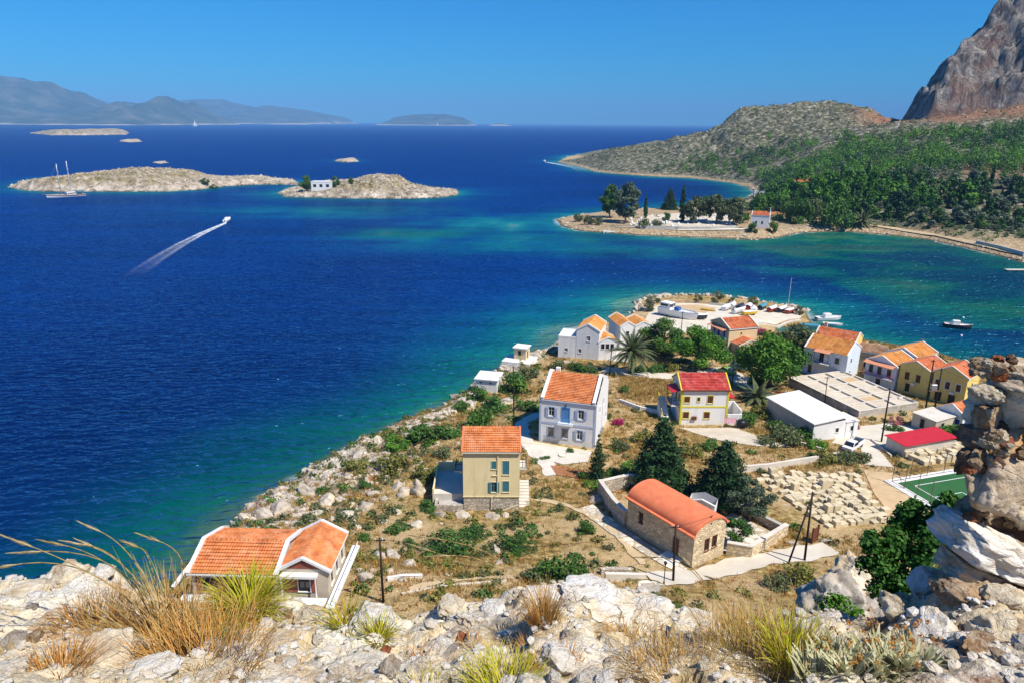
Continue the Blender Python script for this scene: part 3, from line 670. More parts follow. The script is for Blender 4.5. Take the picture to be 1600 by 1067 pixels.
# ------------------------------------------------------------------ rocks
def limestone(name, lo, mid, hi, sc):
    m, t, b = newmat(name); vec = t.coord()
    n1 = t.noise(1.4 * sc, 8, 0.68, vec, 0.4); n2 = t.noise(5.5 * sc, 6, 0.7, vec); n3 = t.noise(0.7 * sc, 3, 0.5, vec)
    col = t.ramp(n1, [(0.28, lo), (0.45, mid), (0.62, hi)])
    col = t.mix(t.math('MULTIPLY', t.ramp(n3, [(0.48, 0.0), (0.66, 1.0)]), 0.55), col, (0.56, 0.42, 0.22))
    col = t.mix(t.math('MULTIPLY', t.ramp(n2, [(0.27, 1.0), (0.38, 0.0)]), 0.8), col, (0.075, 0.055, 0.04))
    hsn = t.new('ShaderNodeHueSaturation'); t.put(hsn.inputs['Color'], col); mr = t.new('ShaderNodeMapRange'); t.put(mr.inputs[0], t.rnd()); mr.inputs[3].default_value = 0.8; mr.inputs[4].default_value = 1.15; t.l.new(mr.outputs[0], hsn.inputs['Value'])
    t.l.new(hsn.outputs[0], b.inputs['Base Color']); b.inputs['Roughness'].default_value = 0.95; b.inputs['Specular IOR Level'].default_value = 0.15
    t.l.new(t.bump(t.math('ADD', n1, t.math('MULTIPLY', n2, 0.45)), 1.0, 0.09 / sc), b.inputs['Normal'])
limestone('rock_pale', (0.13, 0.105, 0.08), (0.40, 0.345, 0.275), (0.62, 0.555, 0.475), 1.6)
limestone('rock_white', (0.42, 0.36, 0.28), (0.66, 0.61, 0.53), (0.77, 0.74, 0.70), 0.7)
def rock_mesh(name, seed, sub=3, cuts=9, rough=0.22, mt='rock_pale', squash=(1, 1, 1), detail=1.0):
    rng = random.Random(seed)
    bm = bmesh.new(); bmesh.ops.create_icosphere(bm, subdivisions=sub, radius=1.0)
    v = np.array([q.co[:] for q in bm.verts])
    off = Vector((seed * 3.7, seed * 1.3, seed * 2.1))
    d = np.array([mn.fractal(Vector(p) * 0.9 + off, 1.0, 2.0, 4, noise_basis='PERLIN_ORIGINAL') for p in v])
    v = v * (1 + rough * d)[:, None]
    for k in range(cuts):
        n = np.array([rng.gauss(0, 1), rng.gauss(0, 1), rng.gauss(0, 1)]); n /= np.linalg.norm(n)
        c = rng.uniform(0.52, 0.82)
        ex = np.maximum(v @ n - c, 0); v = v - 0.93 * ex[:, None] * n
    d = np.array([mn.fractal(Vector(p) * 3.1 + off, 0.8, 2.1, 5, noise_basis='PERLIN_ORIGINAL') for p in v])
    v = v * (1 + 0.055 * detail * d)[:, None] * np.array(squash)
    for q, p in zip(bm.verts, v): q.co = p
    me = bpy.data.meshes.new(name); bm.to_mesh(me); bm.free()
    me.polygons.foreach_set('use_smooth', [True] * len(me.polygons))
    me.materials.append(MATS[mt]); return me
ROCKS = [rock_mesh('stone', k, 3, 11, 0.55, 'rock_pale', detail=2.6) for k in range(7)]
def put_rock(parent, loc, s, rot, me, name='stone', label=None):
    o = bpy.data.objects.new(name, me); C.objects.link(o); o.parent = parent
    o.location = loc; o.scale = s; o.rotation_euler = rot
    if label: o['label'] = label
    return o

# ------------------------------------------------------------------ plants
def leaves(name, blobs, n, size, seed, mt, flat=0.35, lump=0.5, shell=0.45):
    """leaf-sized faces through the volume of many clumps; one tone per leaf, clumps vary"""
    rng = np.random.default_rng(seed)
    B = np.array([list(c) + list(r_) for c, r_ in blobs], float)
    w = B[:, 3] * B[:, 4] * B[:, 5]; w = w ** 0.75; w /= w.sum()
    k = rng.choice(len(B), n, p=w)
    d = rng.normal(size=(n, 3)); d /= np.linalg.norm(d, axis=1)[:, None]
    rr = (shell + (1 - shell) * rng.random(n)) * (1 + 0.12 * rng.normal(size=n))
    c = B[k, :3] + d * B[k, 3:] * rr[:, None]
    nrm = d * 0.9 + rng.normal(size=(n, 3)) * 0.75 + np.array([0, 0, flat]); nrm /= np.linalg.norm(nrm, axis=1)[:, None]
    a = np.cross(nrm, rng.normal(size=(n, 3))); a /= np.linalg.norm(a, axis=1)[:, None] + 1e-9
    b_ = np.cross(nrm, a)
    s = size * (0.6 + 0.8 * rng.random(n))[:, None]
    v = np.stack([c - a * s, c + b_ * s * 0.55, c + a * s, c - b_ * s * 0.55], 1).reshape(-1, 3)
    f = np.arange(4 * n).reshape(n, 4)
    tone = rng.random(len(B))[k] * lump + rng.random(n) * (1 - lump)
    me = mesh_np(name, v, f, {'rnd': ('FACE', tone)}, False); me.materials.append(MATS[mt]); return me
def crown_blobs(rng, h0, h1, rx, n, br, top=0.5, ry=None):
    """clumps filling an egg-shaped crown between heights h0 and h1"""
    out = []
    ry = ry or rx
    for k in range(n):
        for _ in range(60):
            x, y, z = rng.uniform(-1, 1), rng.uniform(-1, 1), rng.uniform(-1, 1)
            if 0.25 < x * x + y * y + z * z < 1: break
        w = 1 - top * max(z, 0)
        q = br * rng.uniform(0.65, 1.35)
        out.append(((x * rx * w, y * ry * w, (h0 + h1) / 2 + z * (h1 - h0) / 2), (q, q, q * 0.8)))
    return out
def limbs(rng, h, r, targets, bend=0.1):
    mb = MB(); top = Vector((rng.uniform(-bend, bend) * h, rng.uniform(-bend, bend) * h, h * 0.55))
    mid = Vector((top.x * 0.3 + rng.uniform(-.03, .03) * h, top.y * .3, h * 0.28))
    mb.path([(0, 0, -0.4), mid, top], [r, r * 0.8, r * 0.55], 7)
    for tg in targets:
        st = mid.lerp(top, rng.uniform(0.2, 1.0)); e = Vector(tg); c = st.lerp(e, 0.5) + Vector((0, 0, -0.08 * h))
        mb.path([st, c, e], [r * 0.45, r * 0.28, r * 0.1], 5)
    return mb
PROTO = {}
def proto(key, crown, trunk=None, bark='bark'): PROTO[key] = (crown, trunk, bark)
def broad(key, seed, mt, h, rx, n, size, nb=26, br=0.3, base=0.3, top=0.35, bark='bark'):
    rng = random.Random(seed)
    bl = crown_blobs(rng, h * base, h, rx, nb, rx * br, top)
    tm = limbs(rng, h, h * 0.028 + 0.05, [q[0] for q in bl[:7]]).mesh('trunk', True); tm.materials.append(MATS[bark])
    proto(key, leaves('crown', bl, n, size, seed, mt), tm)
broad('broad_a', 1, 'leaf_bright', 6.0, 3.6, 8000, 0.17, 34, 0.30, 0.22)
broad('broad_b', 2, 'leaf_mid', 6.5, 3.2, 8000, 0.16, 30, 0.30, 0.15)
broad('broad_c', 3, 'leaf_olive', 6.0, 3.0, 7000, 0.16, 28, 0.30, 0.18)
broad('citrus', 4, 'leaf_green', 3.0, 1.2, 2600, 0.10, 16, 0.42, 0.38)
broad('grey_tree', 5, 'leaf_greygreen', 5.6, 2.4, 4200, 0.15, 30, 0.24, 0.2, 0.3, 'pale_bark')
broad('tamarisk', 6, 'leaf_olive', 3.0, 1.5, 2200, 0.10, 18, 0.35, 0.1)
# dark conifers with drooping tiers
def conifer(key, seed, h, r, n, size, tiers, mt='leaf_dark', thin=0.3):
    rng = random.Random(seed); bl = []; mb = MB(); mb.tube((0, 0, -0.4), (0, 0, h * 0.97), h * 0.022 + 0.05, 0.03, 7)
    for k in range(tiers):
        f = k / (tiers - 1); z = h * (0.10 + 0.86 * f); rad = r * (1 - f) ** 0.75 * rng.uniform(0.82, 1.12) + 0.12
        nb = max(3, int(9 * (1 - f) + 3)); ph = rng.uniform(0, 6)
        for i in range(nb):
            a = ph + i * 2 * PI / nb + rng.uniform(-.2, .2); q = rad * rng.uniform(0.75, 1.15)
            tip = Vector((math.cos(a) * q, math.sin(a) * q, z - q * 0.12 + rng.uniform(-.1, .2)))
            mb.tube((0, 0, z), tip, 0.04 * r / 2, 0.012, 4, False)
            for s_ in (0.35, 0.65, 0.92):
                p = Vector((0, 0, z)).lerp(tip, s_); bw = r * thin * (0.55 + 0.3 * (1 - f)) * rng.uniform(.7, 1.1)
                bl.append((tuple(p), (bw, bw, bw * 0.45)))
    tm = mb.mesh('trunk', True); tm.materials.append(MATS['bark'])
    proto(key, leaves('crown', bl, n, size, seed, mt, 0.6, 0.45, 0.2), tm)
conifer('fir_a', 11, 8.0, 3.3, 15000, 0.17, 16, thin=.36)
conifer('fir_b', 12, 8.0, 4.0, 15000, 0.17, 15, thin=.36)
conifer('fir_small', 13, 5.0, 1.4, 2600, 0.13, 12, thin=.34)
def cypress(key, seed, h, r, n, size):
    rng = random.Random(seed); bl = []
    for k in range(34):
        f = k / 33; z = h * (0.04 + 0.94 * f); rad = r * (math.sin(min(1, f * 2.2 + .28) * PI / 2)) * (1 - f) ** 0.55
        a = rng.uniform(0, 6.28); bl.append(((math.cos(a) * rad * .4, math.sin(a) * rad * .4, z), (rad * .75 + .05, rad * .75 + .05, h * 0.05)))
    tm = MB().tube((0, 0, -.3), (0, 0, h * .9), .14, .03, 6).mesh('trunk', True); tm.materials.append(MATS['bark'])
    proto(key, leaves('crown', bl, n, size, seed, 'leaf_dark', 0.1, 0.3, 0.5), tm)
cypress('cypress', 21, 8.0, 0.95, 3000, 0.16)
# shrubs: one mesh each
def shrub(key, seed, mt, n, size, nb=12, h=1.0, r=1.0, br=.42):
    rng = random.Random(seed); bl = crown_blobs(rng, 0.05, h, r, nb, r * br, 0.3)
    PROTO[key] = (leaves('shrub', bl, n, size, seed, mt), None, None)
shrub('bush_green', 31, 'leaf_mid', 900, 0.11); shrub('bush_bright', 32, 'leaf_bright', 900, 0.11); shrub('bush_dark', 33, 'leaf_green', 1100, 0.10)
shrub('bush_olive', 34, 'leaf_olive', 800, 0.11); shrub('bush_scrub', 35, 'leaf_scrub', 700, 0.11); shrub('bush_grey', 36, 'leaf_greygreen', 700, 0.11)
shrub('bougainvillea', 37, 'leaf_magenta', 900, 0.12, br=.6); shrub('oleander', 38, 'leaf_pink', 900, 0.10)
shrub('bush_dark2', 39, 'leaf_green', 1800, 0.075, 20); shrub('bush_green2', 40, 'leaf_mid', 1800, 0.075, 20)
# palm
def palm(key, seed, hs, L, nf):
    rng = random.Random(seed); v = []; f = []; rn = []
    for k in range(nf):
        az = k * 2.399 + rng.uniform(-.2, .2); el = R(78) - (k / nf) * R(105); Lf = L * rng.uniform(.85, 1.1)
        p = Vector((0, 0, hs)); d = Vector((math.cos(az) * math.cos(el), math.sin(az) * math.cos(el), math.sin(el)))
        side = Vector((-math.sin(az), math.cos(az), 0)); pts = [p.copy()]
        for s_ in range(10):
            p = p + d * (Lf / 10); d = (d + Vector((0, 0, -0.13))).normalized(); pts.append(p.copy())
        for s_ in range(1, 11):
            for q in range(6):
                pp = pts[s_ - 1].lerp(pts[s_], q / 6); tn = (pts[s_] - pts[s_ - 1]).normalized()
                ln = Lf * 0.15 * math.sin(PI * min(1, (s_ + q / 3) / 11 * .9 + .12)) + .05
                for sg in (-1, 1):
                    e = pp + side * sg * ln * .8 + tn * ln * .5 + Vector((0, 0, -ln * .35)); w_ = tn * 0.035
                    n0 = len(v); v += [pp - w_, pp + w_, e]; f.append((n0, n0 + 1, n0 + 2)); rn.append(rng.random())
    me = mesh_np('crown', [tuple(q) for q in v], f, {'rnd': ('FACE', rn)}, False); me.materials.append(MATS['leaf_olive' if seed % 2 else 'leaf_green'])
    tm = MB()
    for k in range(8): tm.tube((0, 0, -.3 + k * (hs + .3) / 8), (0, 0, -.3 + (k + 1) * (hs + .3) / 8), .30, .24, 8)
    tm = tm.mesh('trunk', True); tm.materials.append(MATS['bark']); proto(key, me, tm)
palm('palm_tall', 41, 2.6, 3.6, 46); palm('palm_low', 43, 0.5, 2.0, 34)
def plant(key, name, label, cat, loc, s=1.0, rz=0.0, group=None, sz=None):
    cr, tr, bk = PROTO[key]
    if tr is None:
        o = ob(name, cr, None, None, loc, rz); tag(o, label, cat, group)
    else:
        o = thing(name, label, cat, loc, rz, group)
        ob('trunk', tr, None, o); ob('crown', cr, None, o)
    o.scale = (s, s, sz or s) if not isinstance(s, tuple) else s
    return o
ORD = ['first', 'second', 'third', 'fourth', 'fifth', 'sixth', 'seventh', 'eighth', 'ninth', 'tenth', 'eleventh', 'twelfth', 'thirteenth', 'fourteenth', 'fifteenth', 'sixteenth', 'seventeenth', 'eighteenth', 'nineteenth', 'twentieth', 'twenty-first', 'twenty-second', 'twenty-third', 'twenty-fourth']
# ------------------------------------------------------------------ roads, yards, quay: sheets draped on the ground
EXCL = []                                        # footprints kept free of grass and scrub
def drape(name, poly, mt, dz=0.07, cell=1.5, excl=True):
    bm = bmesh.new(); bm.faces.new([bm.verts.new((x, y, 0)) for x, y in poly]); bmesh.ops.triangulate(bm, faces=bm.faces[:])
    xs_ = [p[0] for p in poly]; ys_ = [p[1] for p in poly]
    for k in np.arange(math.floor(min(xs_)), max(xs_), cell): bmesh.ops.bisect_plane(bm, geom=bm.verts[:] + bm.edges[:] + bm.faces[:], plane_co=(k, 0, 0), plane_no=(1, 0, 0))
    for k in np.arange(math.floor(min(ys_)), max(ys_), cell): bmesh.ops.bisect_plane(bm, geom=bm.verts[:] + bm.edges[:] + bm.faces[:], plane_co=(0, k, 0), plane_no=(0, 1, 0))
    vx = np.array([q.co[:] for q in bm.verts]); zz = cape_z(vx[:, 0], vx[:, 1]) + dz
    for q, z in zip(bm.verts, zz): q.co.z = z
    bmesh.ops.recalc_face_normals(bm, faces=bm.faces[:])
    me = bpy.data.meshes.new(name); bm.to_mesh(me); bm.free()
    o = ob(name, me, MATS[mt]); tag(o, kind='structure')
    if excl: EXCL.append(poly)
    return o
def ribbon(name, pts, w, mt, dz=0.09, jag=0.12):
    """a path: a strip of even width along a line of ground points, with worn edges"""
    q = [Vector((p[0], p[1], 0)) for p in pts]; L = []
    for k in range(len(q) - 1):
        n = max(2, int((q[k + 1] - q[k]).length / 0.8))
        L += [q[k].lerp(q[k + 1], i / n) for i in range(n)]
    L.append(q[-1])
    for _ in range(3): L = [L[0]] + [(L[i - 1] + L[i] * 2 + L[i + 1]) / 4 for i in range(1, len(L) - 1)] + [L[-1]]
    v = []; nn = 5
    for i, p in enumerate(L):
        d = (L[min(i + 1, len(L) - 1)] - L[max(i - 1, 0)]).normalized(); sd = Vector((-d.y, d.x, 0))
        for k in range(nn):
            a = (k / (nn - 1) - .5) * w * (1 + (jag * math.sin(i * 1.7 + k * 9) + jag * math.sin(i * .61)) * (k in (0, nn - 1)))
            v.append((p.x + sd.x * a, p.y + sd.y * a, 0))
    v = np.array(v); v[:, 2] = cape_z(v[:, 0], v[:, 1]) + dz
    f = [(i * nn + k, i * nn + k + 1, (i + 1) * nn + k + 1, (i + 1) * nn + k) for i in range(len(L) - 1) for k in range(nn - 1)]
    o = ob(name, mesh_np(name, v, f), MATS[mt]); tag(o, kind='structure')
    lft = [tuple(v[i * nn, :2]) for i in range(len(L))]; rgt = [tuple(v[i * nn + nn - 1, :2]) for i in range(len(L))]
    EXCL.append(lft + rgt[::-1]); return o
def GP(L, z): return [P(u, v, z)[:2] for u, v in L]
drape('quay', GP([(1008, 500), (1020, 478), (1040, 472), (1100, 472), (1180, 477), (1256, 488), (1250, 496), (1215, 503), (1180, 508), (1182, 517), (1165, 519), (1100, 520), (1050, 528), (1015, 522)], 1.4), 'road_cream', 0.06)
drape('quay_sand', GP([(1035, 476), (1090, 474), (1120, 480), (1100, 492), (1060, 490), (1036, 484)], 1.4), 'sand_dirt', 0.10, excl=False)
ribbon('village_road', GP([(945, 576), (985, 583), (1040, 588), (1085, 586), (1130, 575), (1150, 585), (1170, 605), (1205, 628)], 3), 4.2, 'road_cream')
ribbon('lane', GP([(965, 566), (975, 550), (985, 530), (1000, 515), (1030, 520)], 2.4), 4.0, 'road_cream', .1)
drape('yard', GP([(1300, 690), (1320, 664), (1400, 654), (1440, 668), (1400, 690), (1375, 705), (1395, 735), (1350, 730), (1345, 700)], 4.4), 'road_cream', 0.08)
drape('yard_lane', GP([(1350, 731), (1395, 736), (1412, 745), (1440, 790), (1470, 830), (1440, 850), (1398, 815), (1365, 770)], 5.4), 'sand_dirt', 0.08)
ribbon('church_path', GP([(1015, 912), (1060, 905), (1110, 893), (1180, 872), (1250, 862), (1300, 850)], 8.0), 3.0, 'road_cream', .12)
ribbon('steps_path', GP([(1018, 905), (1010, 930), (1002, 955)], 9.0), 2.0, 'slab_paving', .12)
ribbon('trail', GP([(836, 765), (880, 778), (930, 808), (968, 845), (1005, 893)], 7.0), 0.9, 'trail', .1, .3)
ribbon('trail', GP([(640, 945), (700, 925), (760, 905), (800, 900)], 10.5), 0.7, 'trail', .1, .3)
drape('church_paving', [(20.0, 67.4), (13.9, 76.3), (10.9, 83.2), (8.9, 82.0), (12.0, 75.0), (17.0, 68.2), (18.6, 66.4)], 'slab_paving', 0.10, 1.0)
drape('terrace_paving', GP([(822, 688), (925, 706), (918, 722), (880, 726), (850, 716), (835, 705)], 5.5), 'pale_concrete', 0.10, 1.0)
ribbon('ramp', GP([(847, 640), (815, 660), (812, 680), (830, 700), (850, 720), (865, 745)], 5.2), 2.6, 'pale_concrete', .09)
drape('house_yard', GP([(1060, 668), (1150, 668), (1205, 690), (1240, 700), (1180, 700), (1120, 690)], 4.3), 'screed', 0.08, 1.0)

# ------------------------------------------------------------------ houses
def tile_slope(mb, e0, e1, r0, r1, tw=0.26, tl=0.36):
    """courses of curved tiles from eave e0-e1 up to ridge r0-r1"""
    e0, e1, r0, r1 = map(Vector, (e0, e1, r0, r1))
    n = (e1 - e0).cross(r0 - e0).normalized()
    if n.z < 0: n = -n
    nu = max(4, int((e1 - e0).length / tw) * 2); nv = max(3, int((r0 - e0).length / tl))
    base = len(mb.v)
    for j in range(nv):
        for k, (s_, h) in enumerate(((j / nv, 0.13), ((j + 1) / nv, 0.03))):
            for i in range(nu + 1):
                p = e0.lerp(r0, s_).lerp(e1.lerp(r1, s_), i / nu)
                mb.v.append(tuple(p + n * (h + (0.045 if i % 2 else 0.0))))
    w = nu + 1
    for j in range(nv):
        o0 = base + j * 2 * w
        for i in range(nu):
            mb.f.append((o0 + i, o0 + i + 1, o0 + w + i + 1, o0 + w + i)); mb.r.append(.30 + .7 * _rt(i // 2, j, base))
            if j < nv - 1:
                mb.f.append((o0 + w + i, o0 + w + i + 1, o0 + 2 * w + i + 1, o0 + 2 * w + i)); mb.r.append(.08 * _rt(i // 2, j, base))  # riser in the dark tone: shadow gap painted under each course
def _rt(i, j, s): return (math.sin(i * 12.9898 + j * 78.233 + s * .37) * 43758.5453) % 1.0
ALLH = []
class House:
    ridge = None
    def __init__(s, name, label, A, B, D, z, H, wall, cat='house', group=None, base=2.5, parent=None):
        s.W = math.hypot(B[0] - A[0], B[1] - A[1]); s.D = D; s.H = H; s.wall = wall; s.base = base
        rz = math.atan2(B[1] - A[1], B[0] - A[0]); s.rz = rz; s.A = A; s.z = z
        s.o = parent or thing(name, label, cat, (A[0], A[1], z), rz, group)
        s.ofs = Vector((0, 0, 0))
        if parent is None: ALLH.append(s)
        if parent is not None:                       # a wing of the same house, set in the house's own frame
            pr = parent.rotation_euler.z; dx, dy = A[0] - parent.location.x, A[1] - parent.location.y
            s.ofs = Vector((dx * math.cos(pr) + dy * math.sin(pr), -dx * math.sin(pr) + dy * math.cos(pr), z - parent.location.z)); s.rel = rz - pr
        else: s.rel = 0.0
        s.holes = {'F': [], 'B': [], 'L': [], 'R': []}; s.gab = set(); s.rise = 0
        c, sn = math.cos(rz), math.sin(rz)
        EXCL.append([(A[0] + c * x - sn * y, A[1] + sn * x + c * y) for x, y in ((-.5, -.5), (s.W + .5, -.5), (s.W + .5, D + .5), (-.5, D + .5))])
    def put(s, mb, name, mt, parent=None, smooth=False):
        o = mb.build(name, MATS[mt], parent or s.o, smooth)
        if parent is None and (s.ofs.length > 1e-6 or s.rel): o.location = s.ofs; o.rotation_euler = (0, 0, s.rel)
        return o
    def pt(s, face, u, z, off=0.0):
        if face == 'F': return (u, -off, z)
        if face == 'R': return (s.W + off, u, z)
        if face == 'B': return (s.W - u, s.D + off, z)
        return (-off, s.D - u, z)
    def fl(s, face): return s.W if face in 'FB' else s.D
    def fbox(s, mb, face, u0, z0, u1, z1, o0, o1):
        p = [s.pt(face, u, z, o) for o in (o0, o1) for u, z in ((u0, z0), (u1, z0), (u1, z1), (u0, z1))]
        return mb.add(p, [(0, 1, 2, 3), (7, 6, 5, 4), (0, 4, 5, 1), (1, 5, 6, 2), (2, 6, 7, 3), (3, 7, 4, 0)])
    def win(s, face, u, z, w, h, trim='white_clean', sash=None, shut=None, closed=False, door=None, tw=0.12, arch=False):
        s.holes[face].append((u, z, u + w, z + h)); sash = sash or trim
        mb = MB(); f = 0.07
        if door:
            s.fbox(mb, face, u, z, u + w, z + h, -0.14, -0.09); o = s.put(mb, 'door', door)
            p = MB()
            for k in range(2):
                for q in range(2): s.fbox(p, face, u + w * (.1 + .45 * k), z + h * (.06 + .48 * q), u + w * (.45 + .45 * k), z + h * (.48 + .46 * q), -0.09, -0.06)
            s.put(p, 'door_panel', door, o)
        else:
            for a in ((u, z, u + f, z + h), (u + w - f, z, u + w, z + h), (u + f, z, u + w - f, z + f), (u + f, z + h - f, u + w - f, z + h)): s.fbox(mb, face, *a, -0.13, -0.07)
            s.fbox(mb, face, u + w / 2 - f / 2, z + f, u + w / 2 + f / 2, z + h - f, -0.128, -0.075)
            if h > 1.1: s.fbox(mb, face, u + f, z + h * .62, u + w - f, z + h * .62 + .05, -0.126, -0.08)
            o = s.put(mb, 'window', sash)
            p = MB(); p.quad(s.pt(face, u, z, -.14), s.pt(face, u + w, z, -.14), s.pt(face, u + w, z + h, -.14), s.pt(face, u, z + h, -.14)); s.put(p, 'pane', 'window_glass', o)
        if tw:
            p = MB()
            for a in ((u - tw, z - tw * (not door), u, z + h + tw), (u + w, z - tw * (not door), u + w + tw, z + h + tw), (u, z + h, u + w, z + h + tw)): s.fbox(p, face, *a, -0.02, 0.045)
            if not door: s.fbox(p, face, u - tw - .04, z - tw - .03, u + w + tw + .04, z - tw + .05, -.01, .09)
            s.put(p, 'surround', trim, o)
        if shut:
            for k in (0, 1):
                p = MB(); a = (u + k * w / 2 + .01, u + (k + 1) * w / 2 - .01) if closed else ((u - w / 2 - .02, u - .02) if k == 0 else (u + w + .02, u + w * 1.5 + .02))
                d0 = -.06 if closed else .05
                s.fbox(p, face, a[0], z, a[1], z + h, d0, d0 + .035)
                nl = int(h / .14)
                for q in range(nl): s.fbox(p, face, a[0] + .05, z + .05 + q * (h - .1) / nl, a[1] - .05, z + .05 + (q + .55) * (h - .1) / nl, d0 + .035, d0 + .06)
                s.put(p, 'shutter', shut, o)
        return o
    def walls(s, gable=None, rise=0.0, top=None):
        mb = MB(); s.rise = rise; s.ridge = gable; H = s.H
        for face in 'FRBL':
            L = s.fl(face); hs_ = s.holes[face]
            us = sorted({0.0, L} | {round(a, 4) for h in hs_ for a in (h[0], h[2])}); zs = sorted({-s.base, H} | {round(a, 4) for h in hs_ for a in (h[1], h[3])})
            us = [a for a in us if 0 <= a <= L]
            for i in range(len(us) - 1):
                for j in range(len(zs) - 1):
                    cu, cz = (us[i] + us[i + 1]) / 2, (zs[j] + zs[j + 1]) / 2
                    if any(h[0] < cu < h[2] and h[1] < cz < h[3] for h in hs_): continue
                    mb.quad(s.pt(face, us[i], zs[j]), s.pt(face, us[i + 1], zs[j]), s.pt(face, us[i + 1], zs[j + 1]), s.pt(face, us[i], zs[j + 1]))
            for h in hs_:
                u0, z0, u1, z1 = h; d = -.16
                for a, b_ in (((u0, z0), (u1, z0)), ((u1, z0), (u1, z1)), ((u1, z1), (u0, z1)), ((u0, z1), (u0, z0))):
                    mb.quad(s.pt(face, *a), s.pt(face, *b_), s.pt(face, *b_, d), s.pt(face, *a, d))
            if rise and ((gable == 'x' and face in 'LR') or (gable == 'y' and face in 'FB')):
                mb.poly([s.pt(face, 0, H), s.pt(face, L, H), s.pt(face, L / 2, H + rise)])
        return s.put(mb, 'wall', s.wall)
    def roof(s, tile, ox=0.12, oy=0.3, barge=None, bh=0.16, bw=0.28, ridge_cap=True, soffit='white_clean'):
        """two tiled slopes over the walls, barge or parapet strips along the gables"""
        sw = s.ridge == 'y'
        Wd, Dp = (s.D, s.W) if sw else (s.W, s.D)
        T = (lambda x, y, z: (y, x, z)) if sw else (lambda x, y, z: (x, y, z))
        H, rs = s.H, s.rise; tn = rs / (Dp / 2); mb = MB()
        for sg in (0, 1):
            ye = -oy if sg == 0 else Dp + oy; ze = H - oy * tn + .04
            tile_slope(mb, T(-ox, ye, ze), T(Wd + ox, ye, ze), T(-ox, Dp / 2, H + rs + .04), T(Wd + ox, Dp / 2, H + rs + .04))
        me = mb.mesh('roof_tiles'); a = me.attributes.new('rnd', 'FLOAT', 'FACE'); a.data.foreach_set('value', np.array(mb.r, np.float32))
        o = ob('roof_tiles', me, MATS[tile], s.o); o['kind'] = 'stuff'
        if s.ofs.length > 1e-6 or s.rel: o.location = s.ofs; o.rotation_euler = (0, 0, s.rel)
        for sg in (0, 1):
            ye = -oy if sg == 0 else Dp + oy; ze = H - oy * tn
            sf = MB(); sf.beam(T(-ox, ye, ze - .03), T(Wd + ox, ye, ze - .03), .12, .16); s.put(sf, 'eave', soffit)
        if ridge_cap:
            rc = MB(); k = 0
            n = int(Wd / .4)
            for k in range(n): rc.tube(T(-ox + k * (Wd + 2 * ox) / n, Dp / 2, H + rs + .06), T(-ox + (k + 1) * (Wd + 2 * ox) / n, Dp / 2, H + rs + .06), .13, .11, 6)
            me = rc.mesh('ridge_cap', True); a = me.attributes.new('rnd', 'FLOAT', 'FACE'); a.data.foreach_set('value', np.full(len(me.polygons), .5, np.float32))
            q = ob('ridge_cap', me, MATS[tile], s.o); q.location = s.ofs; q.rotation_euler = (0, 0, s.rel)
        if barge:
            for xe in (-ox + bw / 2 - .05, Wd + ox - bw / 2 + .05):
                p = MB()
                for sg in (0, 1):
                    ye = -oy - .08 if sg == 0 else Dp + oy + .08; ze = H - (oy + .08) * tn
                    p.beam(T(xe, ye, ze + .10 + bh / 2), T(xe, Dp / 2, H + rs + .10 + bh / 2), bw, bh + .12)
                s.put(p, 'gable_coping', barge)
    def flat(s, mt, over=0.25, th=0.22, parapet=0.0, dz=0.0):
        mb = MB(); mb.box(-over, -over, s.H, s.W + over, s.D + over, s.H + th)
        if dz:
            mb.v = [(x, y, z + dz * y / s.D) for x, y, z in mb.v]
        o = s.put(mb, 'roof', mt)
        if parapet:
            p = MB()
            for a in ((-over, -over, s.W + over, -over + .18), (-over, s.D + over - .18, s.W + over, s.D + over), (-over, -over + .18, -over + .18, s.D + over - .18), (s.W + over - .18, -over + .18, s.W + over, s.D + over - .18)):
                p.box(a[0], a[1], s.H + th - .01, a[2], a[3], s.H + th + parapet)
            s.put(p, 'parapet', s.wall)
    def band(s, face, z, h, mt, u0=0, u1=None, off=.05):
        mb = MB(); s.fbox(mb, face, u0, z, s.fl(face) if u1 is None else u1, z + h, -.01, off); s.put(mb, 'cornice', mt)
    def balcony(s, face, u0, u1, z, d=1.1, slab='white_clean', rail='bluegrey_trim', awn=None):
        mb = MB(); s.fbox(mb, face, u0, z - .16, u1, z, 0.003, d); o = s.put(mb, 'balcony', slab)
        for k in range(2):
            c = MB(); uu = u0 + .25 + k * (u1 - u0 - .5); s.fbox(c, face, uu - .07, z - .45, uu + .07, z - .16, .003, d * .5); s.put(c, 'bracket', slab, o)
        p = MB()
        for zz in (z + .12, z + .92): s.fbox(p, face, u0 + .03, zz, u1 - .03, zz + .05, d - .08, d - .03); s.fbox(p, face, u0 + .03, zz, u0 + .08, zz + .05, .01, d - .08); s.fbox(p, face, u1 - .08, zz, u1 - .03, zz + .05, .01, d - .08)
        n = max(3, int((u1 - u0) / .22))
        for k in range(n + 1):
            uu = u0 + .05 + k * (u1 - u0 - .1) / n; s.fbox(p, face, uu - .012, z, uu + .012, z + .92, d - .067, d - .043)
        s.put(p, 'railing', rail, o)
        if awn:
            q = MB(); zz = z + 2.5
            q.add([s.pt(face, u0 - .1, zz + .35, .02), s.pt(face, u1 + .1, zz + .35, .02), s.pt(face, u1 + .1, zz, d + .15), s.pt(face, u0 - .1, zz, d + .15),
                   s.pt(face, u0 - .1, zz + .41, .02), s.pt(face, u1 + .1, zz + .41, .02), s.pt(face, u1 + .1, zz + .06, d + .15), s.pt(face, u0 - .1, zz + .06, d + .15)],
                  [(0, 1, 2, 3), (7, 6, 5, 4), (0, 4, 5, 1), (1, 5, 6, 2), (2, 6, 7, 3), (3, 7, 4, 0)])
            s.put(q, 'awning', awn, o)
